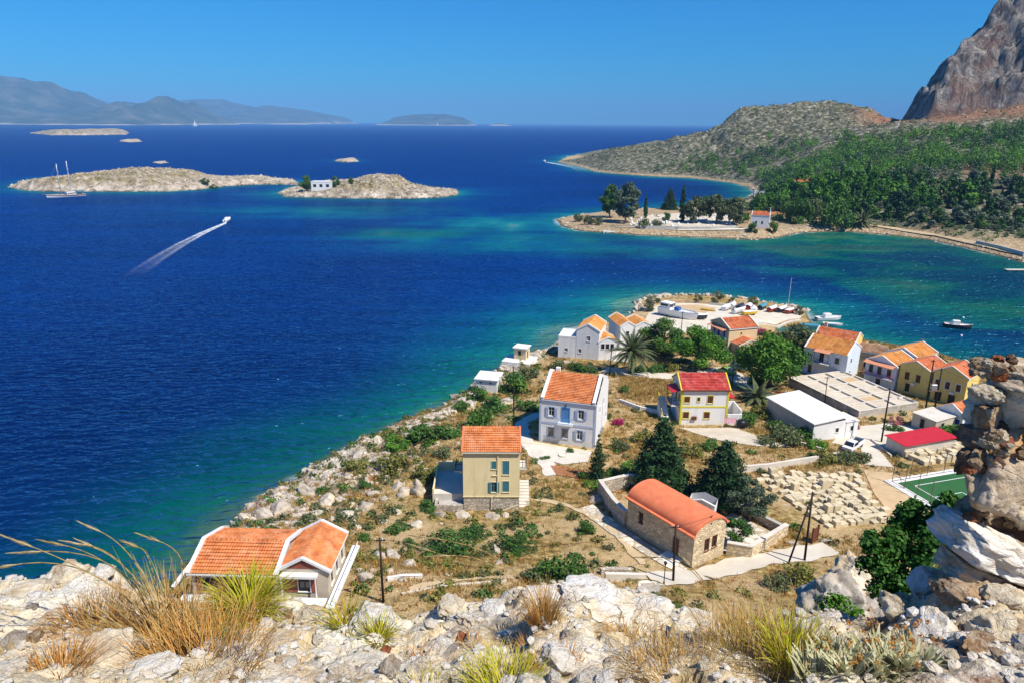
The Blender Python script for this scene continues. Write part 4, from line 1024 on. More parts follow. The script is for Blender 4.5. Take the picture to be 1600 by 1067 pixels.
            for uu in (u0 + .05, u1 - .05):
                q = MB(); s.fbox(q, face, uu - .04, z, uu + .04, zz, d - .06, d + .02); s.put(q, 'awning_post', rail, o)
    def extra(s, name, mt, fn, parent=None):
        mb = MB(); fn(mb); return s.put(mb, name, mt, parent)

# H1 unfinished house below the ledge
h = House('unfinished_house', 'unfinished brick house with orange tiled roofs and white copings at the cliff edge', (-29.5, 55.7), (-21.55, 55.45), 6.8, 12.9, 2.45, 'concrete', base=6)
for u, w_ in ((.9, 1.5), (3.4, 1.2), (5.9, 1.2)): h.win('F', u, .15, w_, 1.6, 'concrete', 'brown_wood', tw=0)
h.walls('x', 1.1); h.roof('tile_orange', .25, .35, 'white_clean', .14, .38)
for u0, u1 in ((.35, .9), (2.4, 3.4), (4.6, 5.9), (7.1, 7.6)): h.extra('brick_infill', 'red_brick', lambda mb: h.fbox(mb, 'F', u0, 0, u1, 1.85, -.01, .03))
h.extra('terrace_slab', 'white_clean', lambda mb: mb.box(-1.0, -1.05, -.3, 12.55, -.02, -.1))
h.extra('terrace_slab', 'white_clean', lambda mb: mb.box(12.75, -1.3, -.3, 13.5, 8.6, -.1))
h.extra('terrace_base', 'red_brick', lambda mb: mb.box(-.8, -.85, -5, 12.4, -.03, -.31))
h.extra('terrace_rail', 'white_clean', lambda mb: mb.beam((13.4, -1.2, .5), (13.4, 8.4, .5), .06, .06))
for k in range(5): h.extra('rail_post', 'white_clean', lambda mb: mb.beam((13.4, -1.1 + k * 2.3, -.1), (13.4, -1.1 + k * 2.3, .5), .06, .06))
h.extra('slab_edge_beam', 'white_clean', lambda mb: mb.beam((-1.2, -1.2, 1.5), (-.35, 1.4, 2.6), .3, .2))
g = House('wing', '', (-21.3, 56.0), (-16.95, 55.9), 6.2, 12.9, 2.45, 'screed', parent=h.o, base=6)
g.win('F', 1.55, .15, 1.1, 1.55, 'white_clean', 'brown_wood', tw=.06)
for u in (.9, 2.7, 4.6): g.win('R', u, .25, .8, 1.6, 'white_clean', 'brown_wood', tw=.1)
g.walls('y', 1.2); g.roof('tile_orange', .2, .3, 'white_clean', .12, .3)
for u0, u1 in ((.15, 1.5), (2.7, 3.3)): g.extra('brick_infill', 'red_brick', lambda mb: g.fbox(mb, 'F', u0, 0, u1, 1.8, -.01, .03))
g.extra('gable_infill', 'red_brick', lambda mb: mb.poly([(.5, -.03, 2.6), (3.9, -.03, 2.6), (2.2, -.03, 3.5)]))
g.extra('porch_lintel', 'white_clean', lambda mb: g.fbox(mb, 'F', .1, 1.95, 3.5, 2.2, .02, .7))
for u in (.2, 3.4): g.extra('porch_post', 'white_clean', lambda mb: g.fbox(mb, 'F', u - .05, -.1, u + .05, 1.95, .6, .7))

# H2 yellow house
h = House('yellow_house', 'tall yellow house with teal shutters and orange tiled roof on the rocky slope', (-6.3, 83.1), (1.15, 83.2), 7.2, 7.6, 6.7, 'yellow_paint', base=.01)
for u, z, w, hh in ((5.2, 3.3, .85, 2.0), (5.2, .75, .85, 1.6)): h.win('F', u, z, w, hh, 'yellow_paint', 'teal_shutter', 'teal_shutter', True, tw=.06)
h.win('F', 3.75, 4.1, .6, 1.15, 'yellow_paint', 'teal_shutter', 'teal_shutter', True, tw=.05)
h.win('F', 3.7, .7, .7, 1.5, 'yellow_paint', 'teal_shutter', 'teal_shutter', False, tw=.05)
h.win('R', 2, 3.4, .9, 2.1, 'yellow_paint', 'teal_shutter', 'teal_shutter', True); h.win('L', 2, .6, .9, 2.0, 'yellow_paint', 'teal_shutter'); h.win('L', 4.4, 3.6, .9, 1.6, 'yellow_paint', 'teal_shutter')
h.walls('x', 1.75); h.roof('tile_orange', .12, .25, 'terracotta_paint', .05, .22, soffit='cream_paint')
h.extra('basement', 'grey_stone_wall', lambda mb: mb.box(.05, .05, -4.5, h.W - .05, h.D - .05, -.0)); h.band('F', -.02, .14, 'yellow_paint', -.05)
h.extra('drainpipe', 'yellow_paint', lambda mb: mb.path([(4.55, -.09, 6.5), (4.55, -.09, .6), (3.75, -.09, -.1), (3.75, -.12, -2.2)], .055, 6))
h.extra('drainpipe', 'yellow_paint', lambda mb: mb.path([(3.8, -.09, 3.2), (4.55, -.09, 3.2)], .05, 6))
h.balcony('R', 1.6, 4.2, 3.3, 1.0, 'pale_concrete', 'dark_wood')
h.balcony('L', 4.0, 6.4, 3.4, 1.1, 'pale_concrete', 'dark_wood')
h.extra('entrance_terrace', 'pale_concrete', lambda mb: mb.box(-4.0, 1.2, -4.4, -.01, 8.2, -.2)); h.extra('terrace_wall', 'yellow_paint', lambda mb: (mb.box(-4.2, 1.2, -4.4, -4.0, 8.2, .5), mb.box(-4.0, 8.0, -.21, -.3, 8.2, 1.0)))
h.extra('side_steps', 'pale_concrete', lambda mb: [mb.box(h.W + .01, .2 + .5 * k, -4, h.W + 1.4, .7 + .5 * k, -.3 - .2 * (9 - k)) for k in range(10)])
h.extra('forecourt_wall', 'grey_stone_wall', lambda mb: (mb.box(-3.8, -.6, -4.5, -.2, -.3, -.9), mb.box(-3.8, -.3, -4.5, -3.5, 1.2, -.9)))
h.extra('cellar_room', 'concrete', lambda mb: mb.box(-3.3, 0.0, -4.5, -.02, 1.19, -1.2))
h.extra('handrail', 'yellow_paint', lambda mb: mb.path([(3.9, -.5, -2.3), (7.2, -.5, -.9)], .06, 6))

# H3 white and pale blue house
h = House('white_blue_house', 'two-storey white house with pale blue trim, blue balcony door and orange roof', (4.5, 104.85), (13.35, 102.3), 12.2, 5.5, 7.5, 'white_paint')
for u in (1.5, 6.3): h.win('F', u, 4.75, .95, 1.5, 'bluegrey_trim', 'white_clean', 'bluegrey_trim', False, tw=.16)
h.win('F', 3.75, 3.85, 1.1, 2.5, 'sky_blue_trim', 'sky_blue_trim', 'sky_blue_trim', True, tw=.18)
for u in (1.45, 3.8): h.win('F', u, 1.2, .95, 1.55, 'bluegrey_trim', 'white_clean', 'grey_wood', True, tw=.16)
h.win('F', 6.2, 1.2, .95, 1.55, 'bluegrey_trim', 'white_clean', 'bluegrey_trim', False, tw=.16)
for u, z in ((3, 4.8), (7, 4.8), (10, 1.2)): h.win('R', u, z, .7, 1.1, 'white_clean', 'bluegrey_trim', tw=.1)
h.walls('x', 2.5); h.roof('tile_orange', -.25, .12, 'white_clean', .34, .5)
h.band('F', 3.35, .38, 'bluegrey_trim'); h.band('F', 7.15, .3, 'bluegrey_trim', off=.14)
for u in (0.0, h.W - .35): h.extra('corner_pilaster', 'bluegrey_trim', lambda mb: h.fbox(mb, 'F', u, -.3, u + .35, 7.15, -.005, .045))
h.balcony('F', 3.1, 5.55, 3.85, .95, 'white_clean', 'sky_blue_trim')
h.extra('chimney', 'white_clean', lambda mb: mb.box(.9, 7.4, 8.0, 1.6, 8.1, 10.3)); h.extra('lamp', 'black_metal', lambda mb: mb.box(4.22, -.2, 6.65, 4.38, -.03, 6.9))
h.extra('side_wall_render', 'white_paint', lambda mb: mb.add([(h.W + .012, 0, -1), (h.W + .012, 12.2, -1), (h.W + .012, 12.2, 7.5), (h.W + .012, 6.1, 10), (h.W + .012, 0, 7.5)], [(0, 1, 2, 3, 4)]) if False else mb.box(h.W - .3, 12.2, -1, h.W, 12.35, 7.4))
for y in (4.5, 5.6): h.extra('air_conditioner', 'grey_metal', lambda mb: mb.box(h.W + .01, y, .6, h.W + .35, y + .8, 1.2))
h.extra('drainpipe', 'white_clean', lambda mb: mb.path([(h.W + .08, 6.1, 7.0), (h.W + .08, 6.1, 0)], .05, 6))
h.extra('terrace_edge', 'yellow_paint', lambda mb: mb.box(-2.2, -1.35, -.9, h.W + .2, -1.1, .15))

# H4 white house with red roof and yellow edges
h = House('red_roof_house', 'white house with bright red tiled roof, yellow edging and outside stairs', (29.75, 115.15), (38.2, 115.3), 6.4, 4.2, 6.6, 'white_paint')
h.win('F', .6, 4.1, .95, 1.1, 'yellow_trim', 'brown_wood', 'brown_wood', True, tw=.12); h.win('F', 2.9, 4.3, .45, .75, 'yellow_trim', 'brown_wood', tw=.1); h.win('F', 4.7, 4.0, .95, 1.35, 'yellow_trim', 'brown_wood', 'brown_wood', True, tw=.14)
h.win('F', .6, 1.1, 1.0, 1.2, 'yellow_trim', 'brown_wood', 'brown_wood', True, tw=.12); h.win('F', 4.3, 1.1, 1.0, 1.2, 'yellow_trim', 'brown_wood', 'brown_wood', True, tw=.12)
h.win('L', 2.8, 3.45, .9, 2.1, 'yellow_trim', door='brown_wood'); h.win('L', 4.8, 4.1, .8, 1.2, 'yellow_trim', 'brown_wood', 'brown_wood', True)
h.walls('x', 1.8); h.roof('tile_red', .15, .3, 'yellow_trim', .04, .22, soffit='brown_wood')
h.band('F', 3.15, .28, 'yellow_trim'); h.band('L', 3.15, .28, 'yellow_trim'); h.band('L', 6.45, .18, 'yellow_trim')
for fc, u in (('F', 0), ('F', h.W - .35), ('L', h.D - .35), ('L', 0)): h.extra('corner_pilaster', 'yellow_trim', lambda mb: h.fbox(mb, fc, u, 0, u + .35, 6.4, -.005, .055))
h.balcony('L', 2.2, 5.9, 3.3, 1.5, 'white_clean', 'dark_wood', 'red_sheet')
st = MB()
for k in range(12): st.box(-2.9 + .0, 5.0 - k * .42 - .42, -1.5, -1.55, 5.0 - k * .42, 3.2 - k * .27)
h.put(st, 'stairs', 'white_clean')
h.extra('stair_rail', 'yellow_trim', lambda mb: (mb.path([(-2.85, 5, 4.2), (-2.85, 0, .9)], .06, 6), mb.path([(-2.85, 5, 3.25), (-2.85, 0, 0.05)], .08, 6)))
h.extra('yard_wall', 'white_clean', lambda mb: (mb.box(h.W + .02, -.15, -1.5, h.W + 2.6, .1, 1.9), mb.box(h.W + 2.4, .1, -1.5, h.W + 2.6, 4.5, 2.6), mb.box(h.W + .02, 4.3, -1.5, h.W + 2.4, 4.5, 2.6)))
h.extra('lean_to_roof', 'red_sheet', lambda mb: mb.add([(h.W + .02, 4.6, 3.7), (h.W + 2.8, 4.6, 3.0), (h.W + 2.8, 7.6, 3.0), (h.W + .02, 7.6, 3.7), (h.W + .02, 4.6, 3.78), (h.W + 2.8, 4.6, 3.08), (h.W + 2.8, 7.6, 3.08), (h.W + .02, 7.6, 3.78)], [(0, 1, 2, 3), (7, 6, 5, 4), (0, 4, 5, 1), (1, 5, 6, 2), (2, 6, 7, 3), (3, 7, 4, 0)]))
h.extra('meter_box', 'brown_wood', lambda mb: h.fbox(mb, 'F', 2.2, .9, 3.0, 1.5, .01, .3))

# H5 white seaside houses
h = House('seaside_house', 'tall white seaside house with orange gable roof and arcade at the water', (15, 157), (20.1, 155.4), 8.5, 2.5, 6.6, 'white_paint')
h.win('F', 2.5, 4.2, .8, 1.2, 'white_clean', 'white_clean', tw=.05); h.win('F', .6, 1.2, .7, 1.0, 'white_clean', 'bluegrey_trim', tw=.05); h.win('R', 3, 4, .8, 1.2, 'white_clean', 'bluegrey_trim', tw=.05)
h.walls('y', 1.5); h.roof('tile_amber', .05, .1, 'white_clean', .2, .35)
g = House('w', '', (10.9, 158.1), (14.95, 157.05), 6.5, 2.5, 4.5, 'white_paint', parent=h.o); g.win('F', 1.6, 1.2, .7, .9, 'white_clean', 'bluegrey_trim', tw=.05); g.walls(); g.flat('white_slab', .02, .2, .25)
g = House('w', '', (20.15, 155.45), (24.3, 155.8), 5, 2.5, 4.2, 'white_paint', parent=h.o)
for u in (.5, 1.6, 2.7): g.win('F', u, 2.5, .8, 1.3, 'white_clean', 'dark_wood', tw=.05)
g.walls('y', 1.0); g.roof('tile_amber', .05, .2, 'white_clean', .1, .25)
h = House('seaside_house', 'smaller white house with two orange roofs behind the tall seaside house', (26.2, 163.2), (29.9, 163.9), 9, 2.5, 5.6, 'white_paint')
h.win('F', 1.4, 3.3, .8, 1.2, 'white_clean', 'dark_wood', tw=.05); h.win('R', 3, 3, .8, 1.2, 'white_clean', 'dark_wood', tw=.05); h.walls('y', 1.1); h.roof('tile_amber', .05, .1, 'white_clean', .16, .3)
g = House('w', '', (30.0, 165.5), (34.6, 166.4), 7, 2.5, 5.0, 'white_paint', parent=h.o); g.win('F', 1.5, 2.6, .9, 1.2, 'white_clean', 'dark_wood', tw=.05); g.walls('y', 1.1); g.roof('tile_amber', .05, .1, 'white_clean', .16, .3)

# H6 beige house by the quay
h = House('beige_house', 'beige two-storey house with orange roof and balcony beside the quay', (51.1, 159.0), (58.6, 161.4), 7.6, 2.5, 6.5, 'beige_paint')
h.win('F', 3.2, 5.0, .4, .5, 'beige_paint', 'dark_wood', tw=.04)
for u in (1.2, 3.0, 5.3): h.win('L', u, 3.6, 1.0, 2.1, 'white_clean', door='deep_blue_trim', tw=.08)
for u in (1.2, 3.2, 5.4): h.win('L', u, .3, .9, 2.1, 'white_clean', 'dark_wood', tw=.08)
h.walls('x', 1.6); h.roof('tile_brick', .1, .15, 'cream_paint', .16, .3); h.balcony('L', .6, 7.0, 3.5, 1.3, 'white_clean', 'boat_blue', 'orange_awning')
g = House('w', '', (53.0, 156.0), (58.9, 157.8), 3.8, 2.5, 3.4, 'beige_paint', parent=h.o)
for u in (1.0, 2.6, 4.2): g.win('F', u, .5, .8, 1.7, 'white_clean', 'dark_wood', tw=.08)
g.walls('y', 1.0); g.roof('tile_brick', .1, .2, 'cream_paint', .12, .25)

# H7 pale blue and yellow houses by the bay
h = House('pale_blue_house', 'long pale blue house with amber tiled roof beside the concrete foundation', (64.6, 148.0), (71.3, 141.8), 8.2, 2.5, 5.9, 'blue_paint')
h.win('F', .8, 4.1, .7, .9, 'white_clean', 'dark_wood', tw=.06); h.win('F', 3.3, 3.3, 1.0, 2.1, 'white_clean', door='dark_wood', tw=.08); h.win('F', 6.6, 3.6, .9, 1.3, 'white_clean', 'dark_wood', tw=.08); h.win('F', 1.2, .4, .8, 1.9, 'white_clean', 'dark_wood', tw=.06)
h.win('R', 2.2, 3.6, .7, 1.1, 'white_clean', 'dark_wood', tw=.06); h.win('R', 2.2, .8, .7, 1.1, 'white_clean', 'dark_wood', tw=.06)
h.walls('x', 2.0); h.roof('tile_amber', .05, .2, 'white_clean', .1, .28); h.balcony('F', 2.5, 5.6, 3.2, 1.2, 'white_clean', 'dark_wood', 'orange_awning')
h = House('yellow_back_house', 'yellow house with red-orange roof and chimney at the water behind the pale blue house', (69.3, 154.6), (76.3, 149.2), 6.5, 2.2, 6.6, 'ochre_paint')
h.win('R', 2, 3.8, .8, 1.1, 'white_clean', 'dark_wood'); h.walls('x', 1.6); h.roof('tile_brick', .05, .15, 'cream_paint', .14, .28); h.extra('chimney', 'beige_paint', lambda mb: mb.box(.5, 5.6, 6.4, 1.1, 6.2, 8.8))
# ruined brown roof
h = House('ruined_house', 'ruined house with sagging old brown tiles between the bay houses', (77.2, 150.6), (82.6, 147.4), 6, 2.2, 4.6, 'grey_stone_wall')
h.win('F', 2, 1, .9, 1.5, 'grey_wood', 'dark_wood', tw=0); h.walls('x', 1.1); h.roof('tile_old', -.1, .05, None, ridge_cap=False)
# H8
h = House('balcony_house', 'pale blue gabled house with red-railed balconies and awnings by the bay', (75.2, 141.6), (78.9, 136.3), 7.4, 2.7, 5.0, 'blue_paint')
for u in (.8, 2.6, 4.6): h.win('F', u, 2.55, .9, 1.7, 'white_clean', 'dark_wood', tw=.06)
h.win('R', 1.8, 2.5, 1.0, 1.9, 'white_clean', 'dark_wood', tw=.06); h.win('R', 5, 2.9, .8, 1.2, 'white_clean', 'dark_wood', tw=.06); h.win('F', 2.6, .2, 1.0, 1.8, 'white_clean', 'dark_wood', tw=.06)
h.walls('y', 1.5); h.roof('tile_amber', .05, .12, 'white_clean', .12, .28); h.balcony('F', .2, 6.2, 2.35, 1.4, 'bluegrey_trim', 'boat_red', 'orange_awning'); h.balcony('R', .9, 4.2, 2.35, 1.2, 'white_clean', 'boat_red', 'orange_awning')
h = House('waterside_house', 'pale blue house with amber roof nearest the water behind the balcony house', (81.8, 146.0), (85.6, 140.6), 8.2, 2.4, 5.7, 'blue_paint')
h.win('R', 1.5, 3.4, .6, .9, 'white_clean', 'dark_wood', tw=.05); h.win('R', 4.5, 3.4, .6, .9, 'white_clean', 'dark_wood', tw=.05); h.walls('y', 1.5); h.roof('tile_amber', .05, .12, 'white_clean', .12, .28)
# H9
h = House('ochre_house', 'ochre yellow gabled house with three brown windows behind the twin poles', (83.2, 130.8), (87.0, 126.2), 6.4, 3.2, 5.8, 'ochre_paint')
for u in (.5, 2.3, 4.2): h.win('F', u, 2.9, .85, 1.45, 'white_clean', 'dark_wood', 'brown_wood', True, tw=.12)
for u in (.8, 3.2): h.win('F', u, .1, 1.2, 1.9, 'ochre_paint', door='dark_wood', tw=.08)
h.win('R', 2.6, 3.2, .6, 1.2, 'white_clean', 'dark_wood', tw=.12); h.walls('y', 1.6); h.roof('tile_brick', .05, .12, 'cream_paint', .14, .3)
h.extra('air_conditioner', 'white_clean', lambda mb: h.fbox(mb, 'F', 3.3, 2.1, 4.1, 2.6, .01, .35))
h = House('ochre_house', 'ochre yellow house with lower orange roof between the balcony house and twin poles', (79.6, 136.4), (82.9, 131.4), 7.2, 3.0, 5.4, 'ochre_paint')
for u in (1.2, 3.4): h.win('F', u, 2.7, .9, 1.6, 'ochre_paint', 'dark_wood', 'brown_wood', True, tw=.08)
h.win('F', 1.6, .2, .9, 1.8, 'ochre_paint', door='dark_wood'); h.walls('y', 1.4); h.roof('tile_brick', .05, .12, 'cream_paint', .12, .3); h.extra('air_conditioner', 'white_clean', lambda mb: h.fbox(mb, 'F', 2.7, 1.9, 3.5, 2.4, .01, .35))
# H10
h = House('small_white_house', 'small white house with orange roof and bright blue shutters by the red shed', (76.4, 116.8), (78.3, 112.8), 7.5, 4.0, 3.2, 'white_paint')
h.win('F', 3.2, 1.0, .8, 1.2, 'white_clean', 'deep_blue_trim', 'deep_blue_trim', True, tw=.05)
for u in (.7, 3.2, 5.4): h.win('R', u, .9, .9, 1.3, 'white_clean', 'deep_blue_trim', 'deep_blue_trim', True, tw=.05)
h.walls('y', 1.3); h.roof('tile_orange', .1, .25, 'white_clean', .06, .2); h.extra('air_conditioner', 'grey_metal', lambda mb: h.fbox(mb, 'F', 1.6, 1.7, 2.3, 2.2, .01, .35))
# H11 warehouse
h = House('warehouse', 'long white flat-roofed warehouse beside the parked pickup truck', (47.0, 120.3), (50.7, 108.5), 6.6, 4.2, 3.1, 'white_paint')
h.win('R', 4.6, 1.0, .6, .8, 'white_clean', 'dark_wood', tw=.05); h.walls(); h.flat('white_slab', .3, .16, dz=.5)
h.extra('front_shade_panel', 'concrete', lambda mb: h.fbox(mb, 'F', 0, -2, h.W, 3.05, .002, .03))  # grey sheet on the white front: the wall's shade put into colour
g = House('w', '', (57.1, 110.5), (59.5, 111.3), 3.6, 4.2, 2.6, 'white_paint', parent=h.o); g.win('F', 1.0, .9, .6, .9, 'white_clean', 'dark_wood', tw=.05); g.walls(); g.flat('white_slab', .12, .14)
# H12 red shed, H13 tan shed
h = House('red_shed', 'shed with a big bright red sheet roof beside the block yard', (61.3, 105.2), (62.3, 101.5), 9.6, 4.8, 2.0, 'pale_concrete', 'shed'); h.walls(); h.flat('red_sheet', .35, .08, dz=.35)
h = House('tan_shed', 'small tan concrete shed with flat roof between the twin poles and red shed', (71.2, 115.6), (73.0, 111.6), 5.0, 4.2, 2.3, 'screed', 'shed'); h.win('F', 1.6, .2, .8, 1.7, 'concrete', door='dark_wood', tw=.05); h.win('R', 1.5, 1.0, .7, .8, 'concrete', 'dark_wood', tw=.05); h.walls(); h.flat('pale_concrete', .15, .15, dz=.2)
# small huts on the shore
h = House('shore_hut', 'small square hut with flat white roof on a concrete pad by the sea', (.5, 155.3), (3.2, 154.3), 2.8, 2.6, 2.6, 'beige_paint', 'hut'); h.win('F', 1.0, .9, .7, 1.2, 'beige_paint', 'dark_wood', tw=.05); h.win('R', .9, .05, .8, 1.9, 'beige_paint', door='dark_wood'); h.walls(); h.flat('white_slab', .3, .22)
h.extra('pad', 'white_slab', lambda mb: mb.box(-2.2, -2.4, -3, 4.6, 3.6, -.02))
h = House('shore_hut', 'low white flat-roofed hut with tiny windows on the rocky shore', (-7.3, 134.2), (-3.0, 133.3), 4.6, 2.8, 2.5, 'white_paint', 'hut', base=4)
for u in (.8, 2.9): h.win('F', u, 1.7, .4, .35, 'white_clean', 'dark_wood', tw=.0)
h.walls(); h.flat('white_slab', .3, .2)

# aerials and solar water heaters
def aerial(hh, x, y, z):
    mb = MB(); mb.tube((x, y, z), (x, y, z + 2.2), .03, .025, 5); mb.beam((x - .6, y, z + 2.0), (x + .6, y, z + 2.0), .03, .03)
    for k in range(5): mb.beam((x - .5 + k * .25, y - .25, z + 2.0), (x - .5 + k * .25, y + .25, z + 2.0), .02, .02)
    mb.build('aerial', MATS['grey_metal'], hh.o)
for hh in ALLH:
    if hh.ridge and hh.o.name.split('.')[0] in ('yellow_house', 'white_blue_house', 'red_roof_house', 'beige_house', 'pale_blue_house', 'balcony_house', 'ochre_house', 'small_white_house', 'waterside_house'): aerial(hh, hh.W * .72, hh.D * .55, hh.H + hh.rise * .8)

# church with the barrel roof
h = House('chapel', 'stone chapel with a terracotta barrel-vaulted roof and white steps', (20.3, 67.8), (24.7, 70.9), 10.4, 7.5, 4.1, 'stone_wall', 'chapel', base=3)
h.win('F', 1.9, 1.5, .7, 1.5, 'brown_wood', 'brown_wood', tw=.06); h.win('F', 3.2, 1.5, .7, 1.5, 'brown_wood', 'brown_wood', tw=.06)
h.win('L', 10.4 - 3.0, .5, 1.0, 2.2, 'stone_wall', door='brown_wood', tw=.06); h.win('L', 2.0, 1.7, .6, 1.4, 'brown_wood', 'brown_wood', tw=.05)
h.walls()
n = 14; rs = 1.3
arc = [(h.W / 2 - math.cos(PI * k / n) * h.W / 2, h.H + math.sin(PI * k / n) * rs) for k in range(n + 1)]
h.extra('gable', 'stone_wall', lambda mb: mb.poly([(x, .0, z) for x, z in arc])); h.extra('gable', 'stone_wall', lambda mb: mb.poly([(x, h.D, z) for x, z in arc][::-1]))
vault = MB(); arc2 = [(h.W / 2 - math.cos(PI * k / n) * (h.W / 2 + .02), h.H + .06 + math.sin(PI * k / n) * (rs + .1)) for k in range(n + 1)]
vault.loft([[(x, y, z) for x, z in arc2] for y in (-.12, h.D + .12)], False, False); vault.poly([(x, -.12, z) for x, z in arc2 if True] + [(x, -.12, z - .14) for x, z in arc[::-1]])
h.put(vault, 'vault_roof', 'terracotta_paint', None, True)
h.extra('eave', 'terracotta_paint', lambda mb: mb.box(-.4, -.15, h.H - .05, .02, h.D + .15, h.H + .1)); h.extra('eave', 'terracotta_paint', lambda mb: mb.box(h.W - .02, -.15, h.H - .05, h.W + .4, h.D + .15, h.H + .1))
stp = MB()
for k in range(5): stp.box(-.02 - 1.2 - k * .35, 1.4, -.9, -.02 - (0 if k == 0 else 1.2 + (k - 1) * .35), 3.6, .4 - k * .2)
h.put(stp, 'steps', 'white_slab')
h.extra('vent', 'dark_room', lambda mb: mb.tube((h.W / 2, -.02, h.H + .75), (h.W / 2, .05, h.H + .75), .13, .13, 8)); h.extra('bell_cross', 'rust_metal', lambda mb: (mb.box(h.W / 2 - .03, .0, h.H + rs + .1, h.W / 2 + .03, .06, h.H + rs + .5), mb.box(h.W / 2 - .14, .0, h.H + rs + .32, h.W / 2 + .14, .06, h.H + rs + .38)))
cho = h
# courtyard walls
def wall_run(name, label, pts, hgt, th, mt, cat='wall', top=None, base=1.2):
    """a free-standing wall along ground points"""
    o = thing(name, label, cat, (pts[0][0], pts[0][1], 0), 0)
    mb = MB(); cp_ = MB()
    for k in range(len(pts) - 1):
        a = Vector((pts[k][0], pts[k][1], 0)); b_ = Vector((pts[k + 1][0], pts[k + 1][1], 0)); n = max(1, int((b_ - a).length / 3))
        for i in range(n):
            p = a.lerp(b_, i / n); q = a.lerp(b_, (i + 1) / n); zp, zq = gz(p.x, p.y), gz(q.x, q.y)
            d = (q - p).normalized(); sd = Vector((-d.y, d.x, 0)) * th / 2; e = d * (.0 if i < n - 1 else th / 2 - .02)
            vs = [p - sd, q + e - sd, q + e + sd, p + sd]; L0 = Vector((pts[0][0], pts[0][1], 0))
            zz = [zp, zq, zq, zp]
            w = [(x.x - L0.x, x.y - L0.y, z - base) for x, z in zip(vs, zz)] + [(x.x - L0.x, x.y - L0.y, z + hgt) for x, z in zip(vs, zz)]
            mb.add(w, [(3, 2, 1, 0), (4, 5, 6, 7), (0, 1, 5, 4), (1, 2, 6, 5), (2, 3, 7, 6), (3, 0, 4, 7)])
            if top:
                s2 = sd * 1.25; vs = [p - s2, q + e - s2, q + e + s2, p + s2]
                w = [(x.x - L0.x, x.y - L0.y, z + hgt) for x, z in zip(vs, zz)] + [(x.x - L0.x, x.y - L0.y, z + hgt + .1) for x, z in zip(vs, zz)]
                cp_.add(w, [(3, 2, 1, 0), (4, 5, 6, 7), (0, 1, 5, 4), (1, 2, 6, 5), (2, 3, 7, 6), (3, 0, 4, 7)])
    mb.build('wall_body', MATS[mt], o)
    if top: cp_.build('coping', MATS[top], o)
    return o
wall_run('courtyard_wall', 'long grey stone courtyard wall running back from the chapel', [(14.2, 76.5), (13.2, 80), (12.2, 86.3)], 2.2, .45, 'grey_stone_wall', top='pale_concrete')
wall_run('courtyard_wall', 'back stone wall closing the chapel courtyard under the big firs', [(12.3, 86.5), (16.5, 88.5), (21.5, 86.0)], 2.0, .45, 'grey_stone_wall', top='pale_concrete')
wall_run('garden_wall', 'low stone wall of the citrus garden beside the chapel', [(25.1, 71.0), (27.5, 70.0), (33.5, 75.2)], 1.5, .45, 'stone_wall', top='pale_concrete')
wall_run('garden_wall', 'dark rubble wall between the citrus garden and the block yard', [(33.4, 75.6), (29.5, 82.0), (26.8, 85.0)], 1.1, .45, 'grey_stone_wall', top='concrete')
drape('garden_paving', [(25.0, 71.5), (27.6, 70.6), (32.8, 75.2), (29.0, 81.0), (24.0, 77.0)], 'slab_paving', 0.05)
wall_run('retaining_wall', 'long cream retaining wall behind the yard of stone blocks', GP([(1160, 738), (1200, 732), (1250, 720), (1312, 706)], 5.6), 1.0, .4, 'pale_concrete')
wall_run('lane_wall', 'low cream wall along the lane beside the warehouse', GP([(1210, 672), (1245, 690), (1285, 702)], 4.6), .5, .35, 'pale_concrete')
wall_run('yard_kerb', 'kerb wall of the lane leading to the red shed', GP([(1362, 682), (1378, 697), (1392, 712)], 4.8), .35, .25, 'pale_concrete')
wall_run('terrace_wall', 'short rough stone terrace wall beside the chapel path', GP([(938, 897), (962, 893), (984, 892)], 9.0), .7, .5, 'grey_stone_wall')
wall_run('terrace_wall', 'pale concrete terrace wall at the top of the slab steps', GP([(945, 908), (975, 905), (1006, 902)], 9.2), .9, .4, 'pale_concrete')
wall_run('field_wall', 'thin white field wall on the slope right of the unfinished house', GP([(606, 921), (630, 917), (658, 914)], 11), .35, .35, 'white_slab')
wall_run('field_wall', 'low pale wall crossing the slope above the ledge', GP([(628, 946), (690, 930), (765, 912), (790, 905)], 11), .2, .25, 'screed')
wall_run('house_wall', 'low white wall below the dry field behind the white and blue house', GP([(968, 628), (1000, 640), (1030, 645), (1045, 640)], 4.2), .7, .3, 'white_clean')
wall_run('sea_wall', 'low concrete parapet along the far edge of the boat quay', GP([(1030, 470), (1070, 470), (1110, 473)], 1.5), .8, .4, 'sand_dirt')
wall_run('sea_wall', 'dark concrete parapet behind the beached boats on the quay', GP([(1110, 474), (1150, 477), (1185, 480)], 1.5), .7, .4, 'concrete')
wall_run('quay_edge', 'straight pale quay edge wall facing the little harbour', GP([(1182, 510), (1215, 505), (1250, 498)], 1.4), .25, .7, 'pale_concrete')
h = House('shrine', 'small white walled shrine in the chapel courtyard', (22.6, 79.6), (25.6, 78.2), 2.2, 7.0, 2.3, 'white_paint', 'shrine'); h.win('F', .4, .9, 1.9, 1.1, 'white_clean', 'dark_wood', tw=.04); h.walls('y', .55)
h.extra('coping', 'white_clean', lambda mb: (mb.beam((-.05, 0, h.H + .03), (h.W / 2, 0, h.H + .6), .25, .12), mb.beam((h.W / 2, 0, h.H + .6), (h.W + .05, 0, h.H + .03), .25, .12)))

